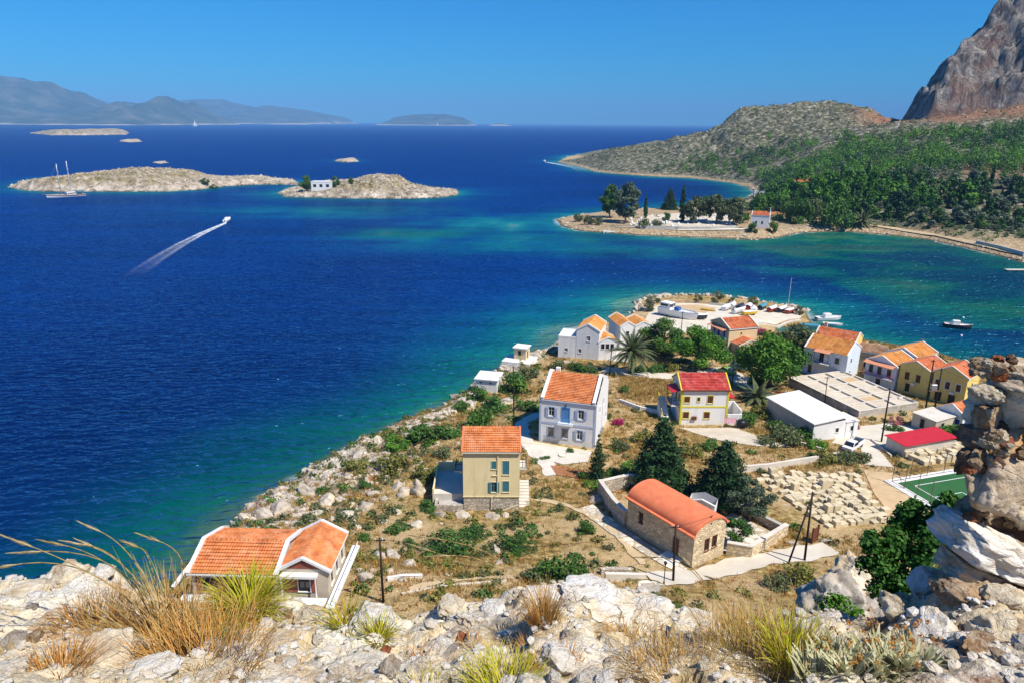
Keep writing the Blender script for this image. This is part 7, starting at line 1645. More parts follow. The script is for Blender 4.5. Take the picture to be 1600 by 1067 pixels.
# two-masted wooden yacht
a = Vector(P(74, 311)); b_ = Vector(P(133, 307)); d_ = b_ - a; Lg = d_.length
o, rg = boat('sailing_yacht', 'two-masted white and brown wooden yacht anchored off the long islet', (b_.x, b_.y, 0), math.atan2(-d_.y, -d_.x), Lg, Lg * .235, Lg * .075, .8, 'boat_white', 'yacht', 'boat_wood', 'boat_wood', sheer=.9, transom=.75)
mb = MB()
for s_ in (0, 6): mb.path([(r_[s_][0], r_[s_][1] * 1.02, r_[s_][2] * .78) for r_ in rg], Lg * .007, 5)
mb.build('hull_band', MATS['boat_wood'], o, True)
zd = Lg * .075
for x, hh in ((Lg * .63, Lg * .95), (Lg * .36, Lg * 1.02)):
    ms = MB().tube((x, 0, 0), (x - .3, 0, hh), .28, .18, 8).build('mast', MATS['white_clean'], o, True)
    for q in (.55, .78): MB().beam((x - .2, -2.2, hh * q), (x - .2, 2.2, hh * q), .2, .2).build('spreader', MATS['white_clean'], ms)
    MB().tube((x, 0, zd + 2.2), (x - Lg * .22, 0, zd + 2.6), .16, .14, 6).build('boom', MATS['boat_wood'], ms)
    for s_ in (-1, 1): MB().tube((x - .3, 0, hh * .97), (x, s_ * Lg * .1, zd), .04, .04, 4).build('shroud', MATS['grey_metal'], ms)
bevel(MB().box(Lg * .24, -2.2, zd * .8, Lg * .5, 2.2, zd + 2.0).build('deckhouse', MATS['boat_white'], o), .2); MB().box(Lg * .26, -2.22, zd + .7, Lg * .48, 2.22, zd + 1.4).build('cabin_window', MATS['window_glass'], o)
MB().box(Lg * .03, -2.9, zd + 2.3, Lg * .27, 2.9, zd + 2.5).build('awning', MATS['boat_teal'], o); MB().box(Lg * .44, -1.6, zd + .9, Lg * .56, 1.6, zd + 1.5).build('folded_awning', MATS['boat_blue'], o)
for x in (.04, .26):
    for s_ in (-2.8, 2.8): MB().tube((Lg * x, s_, zd * .7), (Lg * x, s_, zd + 2.3), .08, .08, 5).build('awning_pole', MATS['grey_metal'], o)
MB().tube((Lg * .98, 0, zd * 1.5), (Lg * 1.12, 0, zd * 1.9), .18, .1, 6).build('bowsprit', MATS['boat_wood'], o); MB().tube((Lg * 1.1, 0, zd * 1.85), (Lg * .63, 0, Lg * .9), .05, .05, 4).build('forestay', MATS['grey_metal'], o)
# motor boats under way and their wakes
def wake(label, pts, w0, w1):
    q = [Vector(p) for p in pts]; L_ = []
    for k in range(len(q) - 1):
        for i in range(14): L_.append(q[k].lerp(q[k + 1], i / 14))
    L_.append(q[-1]); n = len(L_); v = []; dn = []
    for i, p in enumerate(L_):
        d = (L_[min(i + 1, n - 1)] - L_[max(i - 1, 0)]).normalized(); sd = Vector((-d.y, d.x, 0)); f_ = i / (n - 1); w_ = w0 + (w1 - w0) * f_ ** .7
        for k in range(9):
            c_ = k / 8 - .5; v.append((p.x + sd.x * w_ * c_, p.y + sd.y * w_ * c_, .05)); e_ = abs(c_) * 2
            dn.append((1 - f_) ** 1.7 * 1.3 * (max(0, 1 - (abs(e_ - .62) / .38) ** 2) * .75 + max(0, 1 - e_ * 1.6) * (.9 if f_ < .35 else .35)))
    f = [(i * 9 + k, i * 9 + k + 1, (i + 1) * 9 + k + 1, (i + 1) * 9 + k) for i in range(n - 1) for k in range(8)]
    o = ob('wake', mesh_np('wake', v, f, {'dens': ('POINT', dn)}), MATS['wake_foam']); tag(o, label, 'wake', None, 'stuff')
a = Vector(P(366, 343)); b_ = Vector(P(345, 352)); rz = math.atan2(a.y - b_.y, a.x - b_.x)
o, rg = boat('speedboat', 'small white speedboat heading for the islet with a long wake', (b_.x + (a.x - b_.x) * .3, b_.y + (a.y - b_.y) * .3, .25), rz, 9.0, 2.9, 1.2, .3, 'boat_white'); o.rotation_euler = (0, R(-4), rz)
bevel(MB().box(2.4, -.9, .9, 5.2, .9, 2.2).build('cabin', MATS['boat_white'], o), .15); MB().box(4.6, -.85, 1.5, 5.25, .85, 2.05).build('windscreen', MATS['window_glass'], o); outboard(o, 0, .8)
wake('long white wake spreading behind the speedboat', [P(352, 349), P(318, 364), P(285, 381), P(250, 402), P(200, 436)], 2.2, 8.5)
a = Vector(P(852, 253.5)); b_ = Vector(P(880, 258)); rz = math.atan2(a.y - b_.y, a.x - b_.x)
o, rg = boat('speedboat', 'tiny white motorboat rounding the rocky headland', (a.x, a.y, .2), rz, 9.0, 2.9, 1.3, .3, 'boat_white'); bevel(MB().box(2.4, -.9, .9, 5.2, .9, 2.3).build('cabin', MATS['boat_white'], o), .15); outboard(o, 0, .8)
wake('white wake curving round the rocky headland', [P(854, 254), P(875, 257.5), P(900, 263), P(915, 270)], 4, 16)
# far sails
for u, v, hp, lb in ((302, 198, 9, 'tiny white sail near the far coast under the pointed hill'), (514, 195, 4, 'tiny white sail right of the paler ridge'), (683, 197, 5, 'tiny white sail before the lone mountain island')):
    p = P(u, v); s = hp * p[1] / F / 14; o, rg = boat('sailboat', lb, p, 1.2, 12, 3.4, 1.2, .4, 'boat_white', 'sailboat'); o.scale = (s, s, s); MB().tube((6, 0, 0), (6, 0, 14), .1, .06, 6).build('mast', MATS['white_clean'], o); MB().add([(6, 0, 1.8), (6, 0, 13.8), (1.2, .5, 2.0), (6, .04, 1.8), (6, .04, 13.8), (1.2, .54, 2.0)], [(0, 1, 2), (5, 4, 3), (0, 2, 5, 3), (1, 4, 5, 2)]).build('mainsail', MATS['sail_cloth'], o); MB().add([(6.2, 0, 12.5), (11.6, 0, 1.4), (6.4, -.7, 1.6), (6.2, .04, 12.5), (11.6, .04, 1.4), (6.4, -.66, 1.6)], [(0, 1, 2), (5, 4, 3), (0, 2, 5, 3), (1, 4, 5, 2)]).build('jib', MATS['sail_cloth'], o)
# boats on and by the quay
ZQ = lambda p: max(gz(p[0], p[1]), 1.0) + .12
def qboat(label, u, v, rz, L, B, H, hm, dk='boat_white', z=1.5, cover=None, cabin=False, float_=False, group=None, motor=False, name='small_boat'):
    p = P(u, v, 0 if float_ else z); zz = 0.05 if float_ else ZQ(p) + H * .35
    o, rg = boat(name, label, (p[0], p[1], zz), rz, L, B, H, H * .35, hm, 'boat', dk)
    if cover:
        mb = MB(); mb.loft([[(r_[0][0], r_[0][1] * 1.03, r_[0][2] + .03), (r_[0][0], r_[0][1] * .5, r_[0][2] + .22), (r_[0][0], 0, r_[0][2] + .38), (r_[0][0], -r_[0][1] * .5, r_[0][2] + .22), (r_[0][0], -r_[0][1] * 1.03, r_[0][2] + .03)] for r_ in rg[::2]], False, False); mb.build('cover', MATS[cover], o, True)
    if cabin:
        bevel(MB().box(L * .3, -B * .28, H * .6, L * .58, B * .28, H + 1.1).build('cabin', MATS['boat_white'], o), .1); MB().box(L * .5, -B * .27, H + .5, L * .585, B * .27, H + .95).build('windscreen', MATS['window_glass'], o)
    if motor: outboard(o, .05, H * .6)
    if not float_:
        for k in (.25, .7): MB().box(L * k - .12, -B * .4, -H * .35 - .3, L * k + .12, B * .4, -H * .05).build('cradle', MATS['dark_wood'], o)
    return o
_a = Vector(P(1030, 492, 1.6)); _b = Vector(P(1084, 504, 1.6)); rz = math.atan2(_b.y - _a.y, _b.x - _a.x); Lb = (_b - _a).length * 1.05
o = qboat('large white fishing boat with wheelhouse propped up on the quay', 1031, 491, rz, Lb, 3.6, 1.7, 'boat_white', name='fishing_boat')
bevel(MB().box(Lb * .06, -1.35, 1.2, Lb * .34, 1.35, 3.5).build('wheelhouse', MATS['boat_white'], o), .12); MB().box(Lb * .30, -1.3, 2.4, Lb * .345, 1.3, 3.2).build('windscreen', MATS['window_glass'], o); MB().box(Lb * .08, -1.37, 2.5, Lb * .28, 1.37, 3.1).build('side_window', MATS['window_glass'], o); bevel(MB().box(Lb * .42, -.8, 1.4, Lb * .54, .8, 2.6).build('engine_cover', MATS['boat_blue'], o), .1); MB().tube((Lb * .36, 0, 1.5), (Lb * .36, 0, 6), .07, .05, 6).build('mast', MATS['white_clean'], o)
qboat('white covered boat beside the bow of the large fishing boat', 1072, 499, -.4, 5.6, 2.2, 1.0, 'boat_dark', cover='boat_white')
for u, v, rz, hm, cv, lb in [(1130, 486, .9, 'boat_white', None, 'leftmost small white boat of the row on the quay'), (1142, 482, 1.1, 'boat_white', 'boat_white', 'white covered boat second in the row on the quay'), (1153, 485, 1.0, 'boat_dark', 'boat_dark', 'dark covered boat near the left of the quay row'), (1145, 492, .6, 'boat_white', 'boat_white', 'white covered boat in front of the quay row'),
                             (1168, 483, 1.1, 'boat_red', 'boat_white', 'red boat under a white cover on the quay'), (1178, 491, 1.3, 'boat_dark', 'boat_white', 'dark-hulled boat with white top near the quay middle'), (1187, 483, .9, 'boat_dark', 'boat_teal', 'boat under a blue-green cover on the quay'), (1201, 487, .8, 'boat_red', 'boat_white', 'brown boat under a pale cover right of the blue-green one'), (1216, 487, .8, 'boat_dark', 'boat_white', 'dark boat under a white cover second from the quay end'), (1229, 489, .8, 'boat_red', None, 'open white-decked boat nearest the quay end'), (1160, 494, .3, 'boat_yellow', None, 'small yellow-trimmed dinghy before the quay row')]:
    qboat(lb, u, v, rz, rng.uniform(4.2, 5.4), 1.9, .8, hm, cover=cv)
qboat('small yellow kayak lying on the sandy part of the quay', 1095, 484, -.6, 4.4, .8, .35, 'boat_yellow', 'boat_yellow', name='kayak')
qboat('brown wooden boat lying on the lane below the big tree', 1208, 621, -.35, 5.6, 2.0, .8, 'boat_wood', 'boat_wood', z=3.3)
qboat('white motorboat with console moored at the end of the quay', 1275, 502, .15, 7.5, 2.6, 1.1, 'boat_white', cabin=True, float_=True, motor=True, name='motorboat')
qboat('low white dinghy beside the moored motorboat', 1285, 508, -.25, 5.2, 1.8, .7, 'boat_white', float_=True, name='dinghy')
qboat('pale inflatable boat with black motor at the harbour corner', 1282, 513, 2.75, 5.5, 2.1, .7, 'boat_white', 'boat_teal', float_=True, motor=True, name='inflatable_boat')
qboat('white boat with dark hull at anchor alone in the bay', 1474, 511, -.35, 6.8, 2.4, 1.1, 'boat_dark', cabin=True, float_=True, motor=True, name='motorboat')
for u, v, lb in ((1505, 497, 'small white mooring buoy behind the anchored boat'), (1502, 525, 'small white mooring buoy in front of the anchored boat')):
    p = P(u, v); o = thing('mooring_buoy', lb, 'buoy', p); MB().loft([[(math.cos(k * PI / 4) * r_, math.sin(k * PI / 4) * r_, z) for k in range(8)] for r_, z in ((.1, -.3), (.3, -.1), (.32, .15), (.15, .4))]).build('float', MATS['white_clean'], o, True); MB().tube((0, 0, .4), (0, 0, .55), .04, .04, 6).build('ring', MATS['grey_metal'], o)
p = P(1231, 481, 1.2); o = thing('quay_mast', 'thin tall white mast standing at the quay end', 'mast', (p[0], p[1], 1.2)); MB().tube((0, 0, -.4), (0, 0, 9.5), .07, .04, 6).build('pole', MATS['white_clean'], o); MB().box(-.3, -.3, -.4, .3, .3, .15).build('footing', MATS['concrete'], o)
p = P(1247, 489, 1.3); o = thing('quay_lamp_box', 'small white service box at the quay end', 'box', (p[0], p[1], 1.3)); MB().box(-.4, -.3, -.3, .4, .3, 1.3).build('box', MATS['white_clean'], o); MB().box(-.45, -.35, 1.3, .45, .35, 1.4).build('lid', MATS['white_slab'], o)
for u, v in ((1060, 470), (1085, 488), (1096, 490)): pass
# ------------------------------------------------------------------ the ledge of the castle rock under the camera
_rim = [(-150, 900), (0, 903), (60, 905), (105, 897), (150, 890), (185, 900), (215, 930), (260, 940), (330, 950), (400, 935), (450, 925), (500, 945), (545, 958), (600, 950), (640, 972), (690, 955), (740, 945), (790, 938), (815, 925), (860, 920), (930, 917), (985, 925), (1030, 938), (1060, 942), (1100, 950), (1120, 972), (1160, 978), (1210, 966), (1260, 955), (1310, 955), (1345, 972), (1385, 945), (1430, 915), (1475, 880), (1520, 862), (1600, 875), (1760, 880)]
YR = 3.6
_rq = [PY(u, v, YR) for u, v in _rim]; _rx = np.array([q[0] for q in _rq]); _rz = np.array([q[2] for q in _rq])
_bq = [PY(u, 1085, 2.2) for u in (-300, 800, 1900)]; _bx = np.array([q[0] for q in _bq]); _bz = np.array([q[2] for q in _bq])
def ledge_base(x, y):
    w = np.clip((y - 2.2) / (YR - 2.2), -1.5, 1.0)
    xr = x * (YR / np.maximum(y, .6)) * .65 + x * .35
    z = np.interp(x * 2.2 / np.maximum(y, .8) * .5 + x * .5, _bx, _bz) * (1 - w) + np.interp(xr, _rx, _rz) * w
    over = np.maximum(y - YR, 0)
    return z - over * 1.6 - over ** 2 * 2.0
def ledge_z(x, y):
    z = ledge_base(x, y)
    r_ = (ridged(x * 1.7, y * 1.7, 5, 501) - .48) * .13 + fbm(x * 6, y * 6, 4, 511) * .11
    pit = sstep(.05, .25, fbm(x * 9, y * 9, 4, 521)) * .035
    blockx = np.floor(x * 2.3 + fbm(x * 2, y * 2, 2, 531) * 1.4); blocky = np.floor(y * 3.1 + fbm(x * 2, y * 2, 2, 541) * 1.4)
    step = _hash(blockx.astype(np.int64), blocky.astype(np.int64), 551) * .09
    return z + r_ * sstep(YR + .5, YR - .15, y) * .8 + r_ * .25 - pit + step - .06 + (ridged(x * 30, y * 30, 2, 561) - .5) * .012
def lz(x, y): return float(ledge_z(np.array([x]), np.array([y]))[0])
def LG(u, v):
    """where a sight line meets the ledge"""
    d = ray(u, v); ys_ = np.arange(1.2, 5.0, .01); k = ys_ / d[1]
    hit = np.nonzero(ledge_base(d[0] * k, ys_) > CZ + d[2] * k)[0]
    i = hit[0] if len(hit) else np.argmin(np.abs(ys_ - YR)); x, y = d[0] * k[i], ys_[i]; return (float(x), float(y), lz(x, y))
m, t, b = newmat('ledge_rock')
vec = t.coord()
n1 = t.noise(2.6, 8, 0.7, vec, 0.5); n2 = t.noise(16, 6, 0.7, vec); n3 = t.noise(1.1, 4, 0.55, vec); n4 = t.noise(48, 4, 0.65, vec)
col = t.ramp(n1, [(0.28, (0.26, 0.16, 0.07)), (0.39, (0.60, 0.45, 0.25)), (0.48, (0.76, 0.66, 0.48)), (0.60, (0.84, 0.79, 0.68))])
col = t.mix(t.math('MULTIPLY', t.ramp(n3, [(0.46, 0.0), (0.62, 1.0)]), .6), col, (0.60, 0.46, 0.24))
col = t.mix(t.math('MULTIPLY', t.ramp(n2, [(0.28, 1.0), (0.40, 0.0)]), .7), col, (0.13, 0.085, 0.05))
col = t.mix(t.math('MULTIPLY', t.ramp(n4, [(0.34, 1.0), (0.44, 0.0)]), .5), col, (0.22, 0.16, 0.10))
col = t.mix(t.math('MULTIPLY', t.attr('earth'), t.ramp(t.noise(7, 6, .7, vec), [(.36, 1.), (.58, .15)])), col, t.ramp(n4, [(.35, (.10, .05, .03)), (.5, (.28, .17, .11)), (.65, (.50, .38, .28))]))
t.l.new(col, b.inputs['Base Color']); b.inputs['Roughness'].default_value = .95; b.inputs['Specular IOR Level'].default_value = .12
bp = t.bump(t.math('ADD', n2, t.math('MULTIPLY', n4, .35)), 1.0, .036); t.l.new(bp, b.inputs['Normal'])
lxs = np.arange(-4.2, 4.2, .016); lys = np.concatenate([np.arange(.4, 1.6, .08), np.arange(1.6, 4.0, .014), np.arange(4.0, 9.0, .15)])
ledge = ob('castle_ledge', grid_mesh('castle_ledge', lxs, lys, ledge_z, {'earth': lambda X, Y, Z: np.clip(sstep(.9, 1.7, X) + sstep(.06, .2, fbm(X * 1.3, Y * 1.3, 3, 571)) * .7, 0, 1)}), MATS['ledge_rock']); tag(ledge, kind='structure')
# limestone for near stones: finer relief
def near_stone(name, lo, mid, hi, stain, sc=1.0):
    m, t, b = newmat(name); vec = t.coord('Generated'); vec = t.mix(1.0, vec, t.new('ShaderNodeObjectInfo').outputs['Location'], 'ADD')
    n1 = t.noise(2.2 * sc, 9, .66, vec, .4); n2 = t.noise(11 * sc, 7, .7, vec); n3 = t.noise(1.2 * sc, 4, .5, vec); n4 = t.noise(34 * sc, 4, .6, vec)
    col = t.ramp(n1, [(.30, lo), (.46, mid), (.60, hi)]); col = t.mix(t.math('MULTIPLY', t.ramp(n3, [(.5, 0.), (.68, 1.)]), .5), col, stain)
    col = t.mix(t.math('MULTIPLY', t.ramp(n2, [(.27, 1.), (.36, 0.)]), .75), col, (.07, .055, .045)); col = t.mix(t.math('MULTIPLY', t.ramp(n4, [(.3, 1.), (.4, 0.)]), .4), col, (.25, .2, .15))
    cr = t.vor(1.6 * sc, t.mix(.25, vec, t.noise(3 * sc, 4, .6, vec, out=1), 'ADD'), 'DISTANCE_TO_EDGE'); col = t.mix(t.math('MULTIPLY', t.ramp(cr, [(0.0, .6), (.014, 0.)]), t.ramp(n3, [(.42, 0.), (.56, 1.)])), col, (.12, .09, .065))
    t.l.new(col, b.inputs['Base Color']); b.inputs['Roughness'].default_value = .93; b.inputs['Specular IOR Level'].default_value = .15
    h_ = t.math('ADD', t.math('ADD', n1, t.math('MULTIPLY', n2, .35)), t.math('MULTIPLY', t.ramp(cr, [(0., 0.), (.02, .12)]), 1.0)); t.l.new(t.bump(t.math('ADD', h_, t.math('MULTIPLY', n4, .16)), 1.0, .04), b.inputs['Normal'])
near_stone('near_white', (.48, .39, .28), (.74, .67, .56), (.84, .80, .73), (.66, .50, .28)); near_stone('near_cream', (.34, .25, .15), (.64, .53, .37), (.77, .69, .54), (.56, .36, .15)); near_stone('near_grey', (.18, .15, .12), (.40, .35, .29), (.58, .52, .44), (.48, .32, .17)); near_stone('near_brown', (.14, .08, .04), (.36, .23, .13), (.58, .46, .32), (.48, .25, .09)); near_stone('near_dark', (.05, .026, .016), (.17, .095, .060), (.34, .24, .17), (.30, .14, .06)); near_stone('near_orange', (.22, .10, .03), (.46, .25, .10), (.60, .42, .24), (.55, .25, .06)); near_stone('near_tan', (.24, .16, .09), (.48, .37, .25), (.64, .54, .41), (.52, .30, .12)); near_stone('near_red', (.25, .06, .02), (.42, .13, .05), (.50, .22, .12), (.3, .1, .05))
NS = {mt: [rock_mesh('stone', 600 + i * 10 + k, 5, 14, .42, mt, detail=2.6) for k in range(3)] for i, mt in enumerate(('near_white', 'near_cream', 'near_grey', 'near_brown', 'near_red', 'near_dark', 'near_orange', 'near_tan'))}
def nst(u, v, w_, h_, mt, k, parent, Y=None, dfac=.8, tilt=0.0, rz=None, label=None, sink=.42):
    """a stone of w_ x h_ pixels whose foot stands at (u, v)"""
    p = LG(u, v) if Y is None else PY(u, v, Y)
    m_ = depth(p) / F; s = (w_ * m_ * .62, w_ * m_ * .62 * dfac, h_ * m_ * .66)
    o = put_rock(parent, (p[0], p[1], p[2] + s[2] * (.55 - sink)), s, (rng.uniform(-.12, .12), tilt, rng.uniform(0, 6) if rz is None else rz), NS[mt][k % 3], label=label); return o
for u, v, w_, h_, mt, k in [(585, 985, 80, 44, 'near_white', 0), (872, 1040, 62, 46, 'near_white', 1), (655, 1046, 40, 44, 'near_white', 2), (532, 1052, 48, 24, 'near_white', 0), (610, 1052, 36, 34, 'near_grey', 1), (925, 942, 120, 34, 'near_white', 1), (1015, 955, 80, 28, 'near_white', 2), (850, 940, 70, 30, 'near_white', 0), (1090, 965, 60, 26, 'near_white', 1), (1290, 1000, 110, 56, 'near_white', 2),
                            (160, 1040, 100, 62, 'near_cream', 0), (105, 905, 70, 26, 'near_cream', 1), (160, 900, 46, 24, 'near_white', 2), (50, 925, 80, 26, 'near_cream', 0), (25, 1005, 38, 30, 'near_white', 1), (75, 960, 56, 20, 'near_cream', 2), (20, 1062, 50, 22, 'near_white', 0), (240, 1064, 80, 28, 'near_white', 1), (330, 1064, 60, 22, 'near_cream', 2), (700, 965, 50, 22, 'near_cream', 0), (770, 958, 50, 24, 'near_white', 1), (745, 990, 40, 18, 'near_cream', 2), (430, 1000, 60, 24, 'near_cream', 0), (480, 975, 50, 22, 'near_cream', 1), (450, 1040, 44, 22, 'near_white', 2),
                            (690, 1000, 40, 20, 'near_white', 0), (950, 1000, 56, 24, 'near_cream', 1), (960, 1040, 50, 24, 'near_cream', 2), (1010, 1010, 40, 20, 'near_white', 0), (800, 1062, 40, 24, 'near_white', 1), (945, 1064, 40, 20, 'near_white', 2), (725, 1062, 50, 20, 'near_cream', 0), (1060, 1000, 50, 18, 'near_cream', 1), (865, 1066, 30, 22, 'near_white', 2), (55, 1005, 30, 22, 'near_brown', 0), (25, 1012, 50, 22, 'near_grey', 1), (722, 990, 26, 10, 'near_red', 0), (55, 975, 18, 10, 'near_red', 1), (600, 1012, 18, 12, 'near_red', 2), (1393, 962, 18, 10, 'near_red', 0),
                            (1405, 965, 60, 46, 'near_cream', 2), (1460, 1000, 84, 56, 'near_white', 0), (1545, 985, 84, 62, 'near_cream', 1), (1455, 905, 66, 54, 'near_white', 1), (1420, 900, 34, 34, 'near_cream', 0), (1500, 930, 70, 34, 'near_brown', 2), (1510, 905, 60, 30, 'near_cream', 1), (1560, 930, 66, 36, 'near_cream', 0), (1595, 935, 50, 40, 'near_white', 2), (1595, 1020, 40, 46, 'near_white', 1), (1520, 1030, 50, 24, 'near_brown', 0), (1480, 1050, 50, 20, 'near_cream', 1), (1560, 1055, 46, 22, 'near_brown', 2), (1430, 1040, 40, 20, 'near_cream', 0), (1350, 985, 40, 26, 'near_cream', 1), (1535, 1000, 36, 20, 'near_brown', 2), (1575, 985, 40, 26, 'near_brown', 0), (1500, 985, 40, 22, 'near_brown', 1)]:
    nst(u, v, w_, h_, mt, k, ledge)
for k in range(90):
    u, v = rng.uniform(-10, 1600), rng.uniform(950, 1066); w_ = rng.uniform(9, 26); nst(u, v, w_, w_ * rng.uniform(.5, .8), rng.choice(('near_white', 'near_white', 'near_cream', 'near_cream', 'near_grey', 'near_brown')), k, ledge)
# rubble too small to count
rb = []; rf = []
ico = rock_mesh('pebble', 990, 1, 4, .2, 'near_cream'); iv = np.array([q.co[:] for q in ico.vertices]); if_ = np.array([list(p.vertices) for p in ico.polygons])
nn = 2600; px_ = gr.uniform(-3.6, 3.6, nn); py_ = gr.uniform(1.7, YR + .1, nn); k = np.abs(px_) < py_ * .86 + .2; px_, py_ = px_[k], py_[k]; pz_ = ledge_z(px_, py_); sz = gr.uniform(.006, .022, len(px_)) * np.where(gr.random(len(px_)) < .12, 2.0, 1)
ang = gr.uniform(0, 6.28, len(px_)); cs, sn = np.cos(ang), np.sin(ang)
V = iv[None] * sz[:, None, None] * np.array([1.3, 1, .8]); V = np.stack([V[..., 0] * cs[:, None] - V[..., 1] * sn[:, None], V[..., 0] * sn[:, None] + V[..., 1] * cs[:, None], V[..., 2]], -1) + np.stack([px_, py_, pz_ + sz * .3], -1)[:, None]
Fc = (if_[None] + (np.arange(len(px_)) * len(iv))[:, None, None]).reshape(-1, 3)
o = ob('rubble', mesh_np('rubble', V.reshape(-1, 3), Fc, None, False), MATS['rock_white'], ledge); o['kind'] = 'stuff'
# ------------------------------------------------------------------ ruined wall at the right edge
wp = PY(1560, 860, 3.5); rw = thing('ruined_wall', 'ruined castle wall of big weathered stones at the right edge', 'wall', wp)
def wst(u, v, w_, h_, Y, mt, k, tilt=0.0, rz=0.0, roll=0.0, dfac=.9):
    p = PY(u, v, Y); m_ = depth(p) / F
    o = put_rock(rw, (p[0] - wp[0], p[1] - wp[1], p[2] - wp[2]), (w_ * m_ * .64, w_ * m_ * .64 * dfac, h_ * m_ * .64), (roll, tilt, rz), NS[mt][k % 3]); return o
for a in [(1600, 588, 130, 56, 3.72, 'near_tan', 0), (1540, 612, 40, 30, 3.7, 'near_cream', 2), (1606, 648, 150, 120, 3.74, 'near_cream', 1), (1690, 700, 200, 330, 4.05, 'near_dark', 2), (1640, 700, 150, 250, 3.86, 'near_tan', 0), (1600, 830, 150, 80, 3.7, 'near_tan', 1), (1585, 690, 110, 60, 3.66, 'near_orange', 0), (1545, 695, 84, 60, 3.62, 'near_dark', 1), (1620, 715, 130, 70, 3.68, 'near_dark', 0),
          (1549, 752, 84, 88, 3.45, 'near_tan', 1), (1612, 768, 76, 84, 3.5, 'near_cream', 1), (1524, 796, 56, 44, 3.5, 'near_brown', 1), (1578, 812, 130, 62, 3.56, 'near_dark', 2), (1603, 806, 46, 44, 3.4, 'near_cream', 2), (1645, 845, 140, 100, 3.6, 'near_dark', 1), (1514, 716, 40, 40, 3.62, 'near_dark', 0), (1540, 655, 44, 44, 3.64, 'near_brown', 0), (1650, 610, 120, 90, 3.8, 'near_tan', 2)]:
    wst(*a, rz=rng.uniform(0, 6), roll=rng.uniform(-.15, .15))  # brown and dark stones: rubble colour with the wall's shaded side painted in
for k in range(60):                              # small stones set in the mortar of the wall
    u, v = rng.uniform(1512, 1620), rng.choice((rng.uniform(680, 735), rng.uniform(790, 835), rng.uniform(560, 600))); w_ = rng.uniform(10, 24); wst(u, v, w_, w_ * .8, 3.42 + rng.uniform(-.05, .12), rng.choice(('near_dark', 'near_brown', 'near_cream', 'near_red')), k, rz=rng.uniform(0, 6))
# the slanting slabs that carry it
def slab_mesh(seed, mt):
    bm = bmesh.new(); bmesh.ops.create_cube(bm, size=2.0); bmesh.ops.subdivide_edges(bm, edges=bm.edges[:], cuts=26, use_grid_fill=True); off = Vector((seed * 1.7, seed, 0))
    for q in bm.verts:
        p = q.co.copy(); e = p.length / 1.73
        q.co = p * (1 - .10 * e ** 3) + Vector((mn.fractal(p * 1.3 + off, 1, 2, 4), mn.fractal(p * 1.3 + off * 2, 1, 2, 4), mn.fractal(p * 1.1 + off * 3, 1, 2, 5) * 1.2)) * .16
    me = bpy.data.meshes.new('stone'); bm.to_mesh(me); bm.free(); me.polygons.foreach_set('use_smooth', [True] * len(me.polygons)); me.materials.append(MATS[mt]); return me
NS['slab_white'] = [slab_mesh(3, 'near_white')] * 3; NS['slab_grey'] = [slab_mesh(5, 'near_tan')] * 3; NS['slab_cream'] = [slab_mesh(8, 'near_cream')] * 3
wst(1545, 852, 112, 40, 3.36, 'slab_white', 1, tilt=.40, rz=.08, dfac=.8); wst(1622, 880, 90, 40, 3.34, 'slab_grey', 0, tilt=.37, rz=.1, dfac=.7); wst(1520, 893, 78, 26, 3.3, 'slab_cream', 0, tilt=.4, rz=.05, dfac=.6); wst(1590, 925, 140, 50, 3.25, 'near_dark', 1, tilt=.35, rz=0, dfac=.6)
# big weathered boulder just below the ledge, and the ground it stands on
p = PY(1298, 935, 7.6); o = put_rock(None, p, (.42, .40, .52), (0, .1, .4), NS['near_grey'][1], 'boulder'); tag(o, 'weathered grey boulder below the ledge left of the leafy bush', 'boulder')
p = PY(1330, 905, 8.0); o = put_rock(None, p, (.34, .34, .44), (0, -.1, 1.4), NS['near_cream'][2], 'boulder'); tag(o, 'paler weathered boulder touching the leafy bush', 'boulder')
p = PY(1340, 985, 7.4); o = put_rock(None, p, (.8, .7, .55), (0, 0, 2.4), NS['near_grey'][0], 'boulder'); tag(o, 'dark boulder in the shade under the leafy bush', 'boulder')

# ------------------------------------------------------------------ near grasses and bushes
def blades(name, parent, mt, base, n, L, spread, lean, droop, w, seed, bias=(0, 0), var=.45, seg=6):
    """a tuft of curved blades, each a tapering strip"""
    r_ = random.Random(seed); v = []; f = []; tn = []
    for k in range(n):
        a = r_.uniform(0, 2 * PI); q = spread * math.sqrt(r_.random()); p = Vector((math.cos(a) * q, math.sin(a) * q, -.02)); l_ = L * (1 - var * r_.random())
        a2 = a + r_.uniform(-.9, .9); ln = lean * r_.uniform(.3, 1.2); d = Vector((math.cos(a2) * ln + bias[0], math.sin(a2) * ln + bias[1], 1)).normalized()
        h_ = Vector((d.x, d.y, 0)); h_ = h_.normalized() if h_.length > 1e-3 else Vector((1, 0, 0)); sd = Vector((-d.y, d.x, 0)); sd = sd.normalized() if sd.length > 1e-3 else Vector((1, 0, 0)); sd = (sd + Vector((r_.uniform(-.6, .6), r_.uniform(-.6, .6), 0))).normalized()
        n0 = len(v); dr = droop * r_.uniform(.4, 1.4)
        for s_ in range(seg + 1):
            ww = w * (1 - (s_ / seg) ** 1.5 * .9); v += [p - sd * ww, p + sd * ww]; p = p + d * (l_ / seg); d = (d + h_ * dr * .5 / seg - Vector((0, 0, dr / seg)) * (s_ / seg + .2) * 1.6).normalized()
        tone = r_.random()
        for s_ in range(seg): f.append((n0 + 2 * s_, n0 + 2 * s_ + 1, n0 + 2 * s_ + 3, n0 + 2 * s_ + 2)); tn.append(min(1, tone * .8 + .2 * s_ / seg))
    me = mesh_np(name, [tuple(q) for q in v], f, {'rnd': ('FACE', tn)}, True); return ob(name, me, MATS[mt], parent)
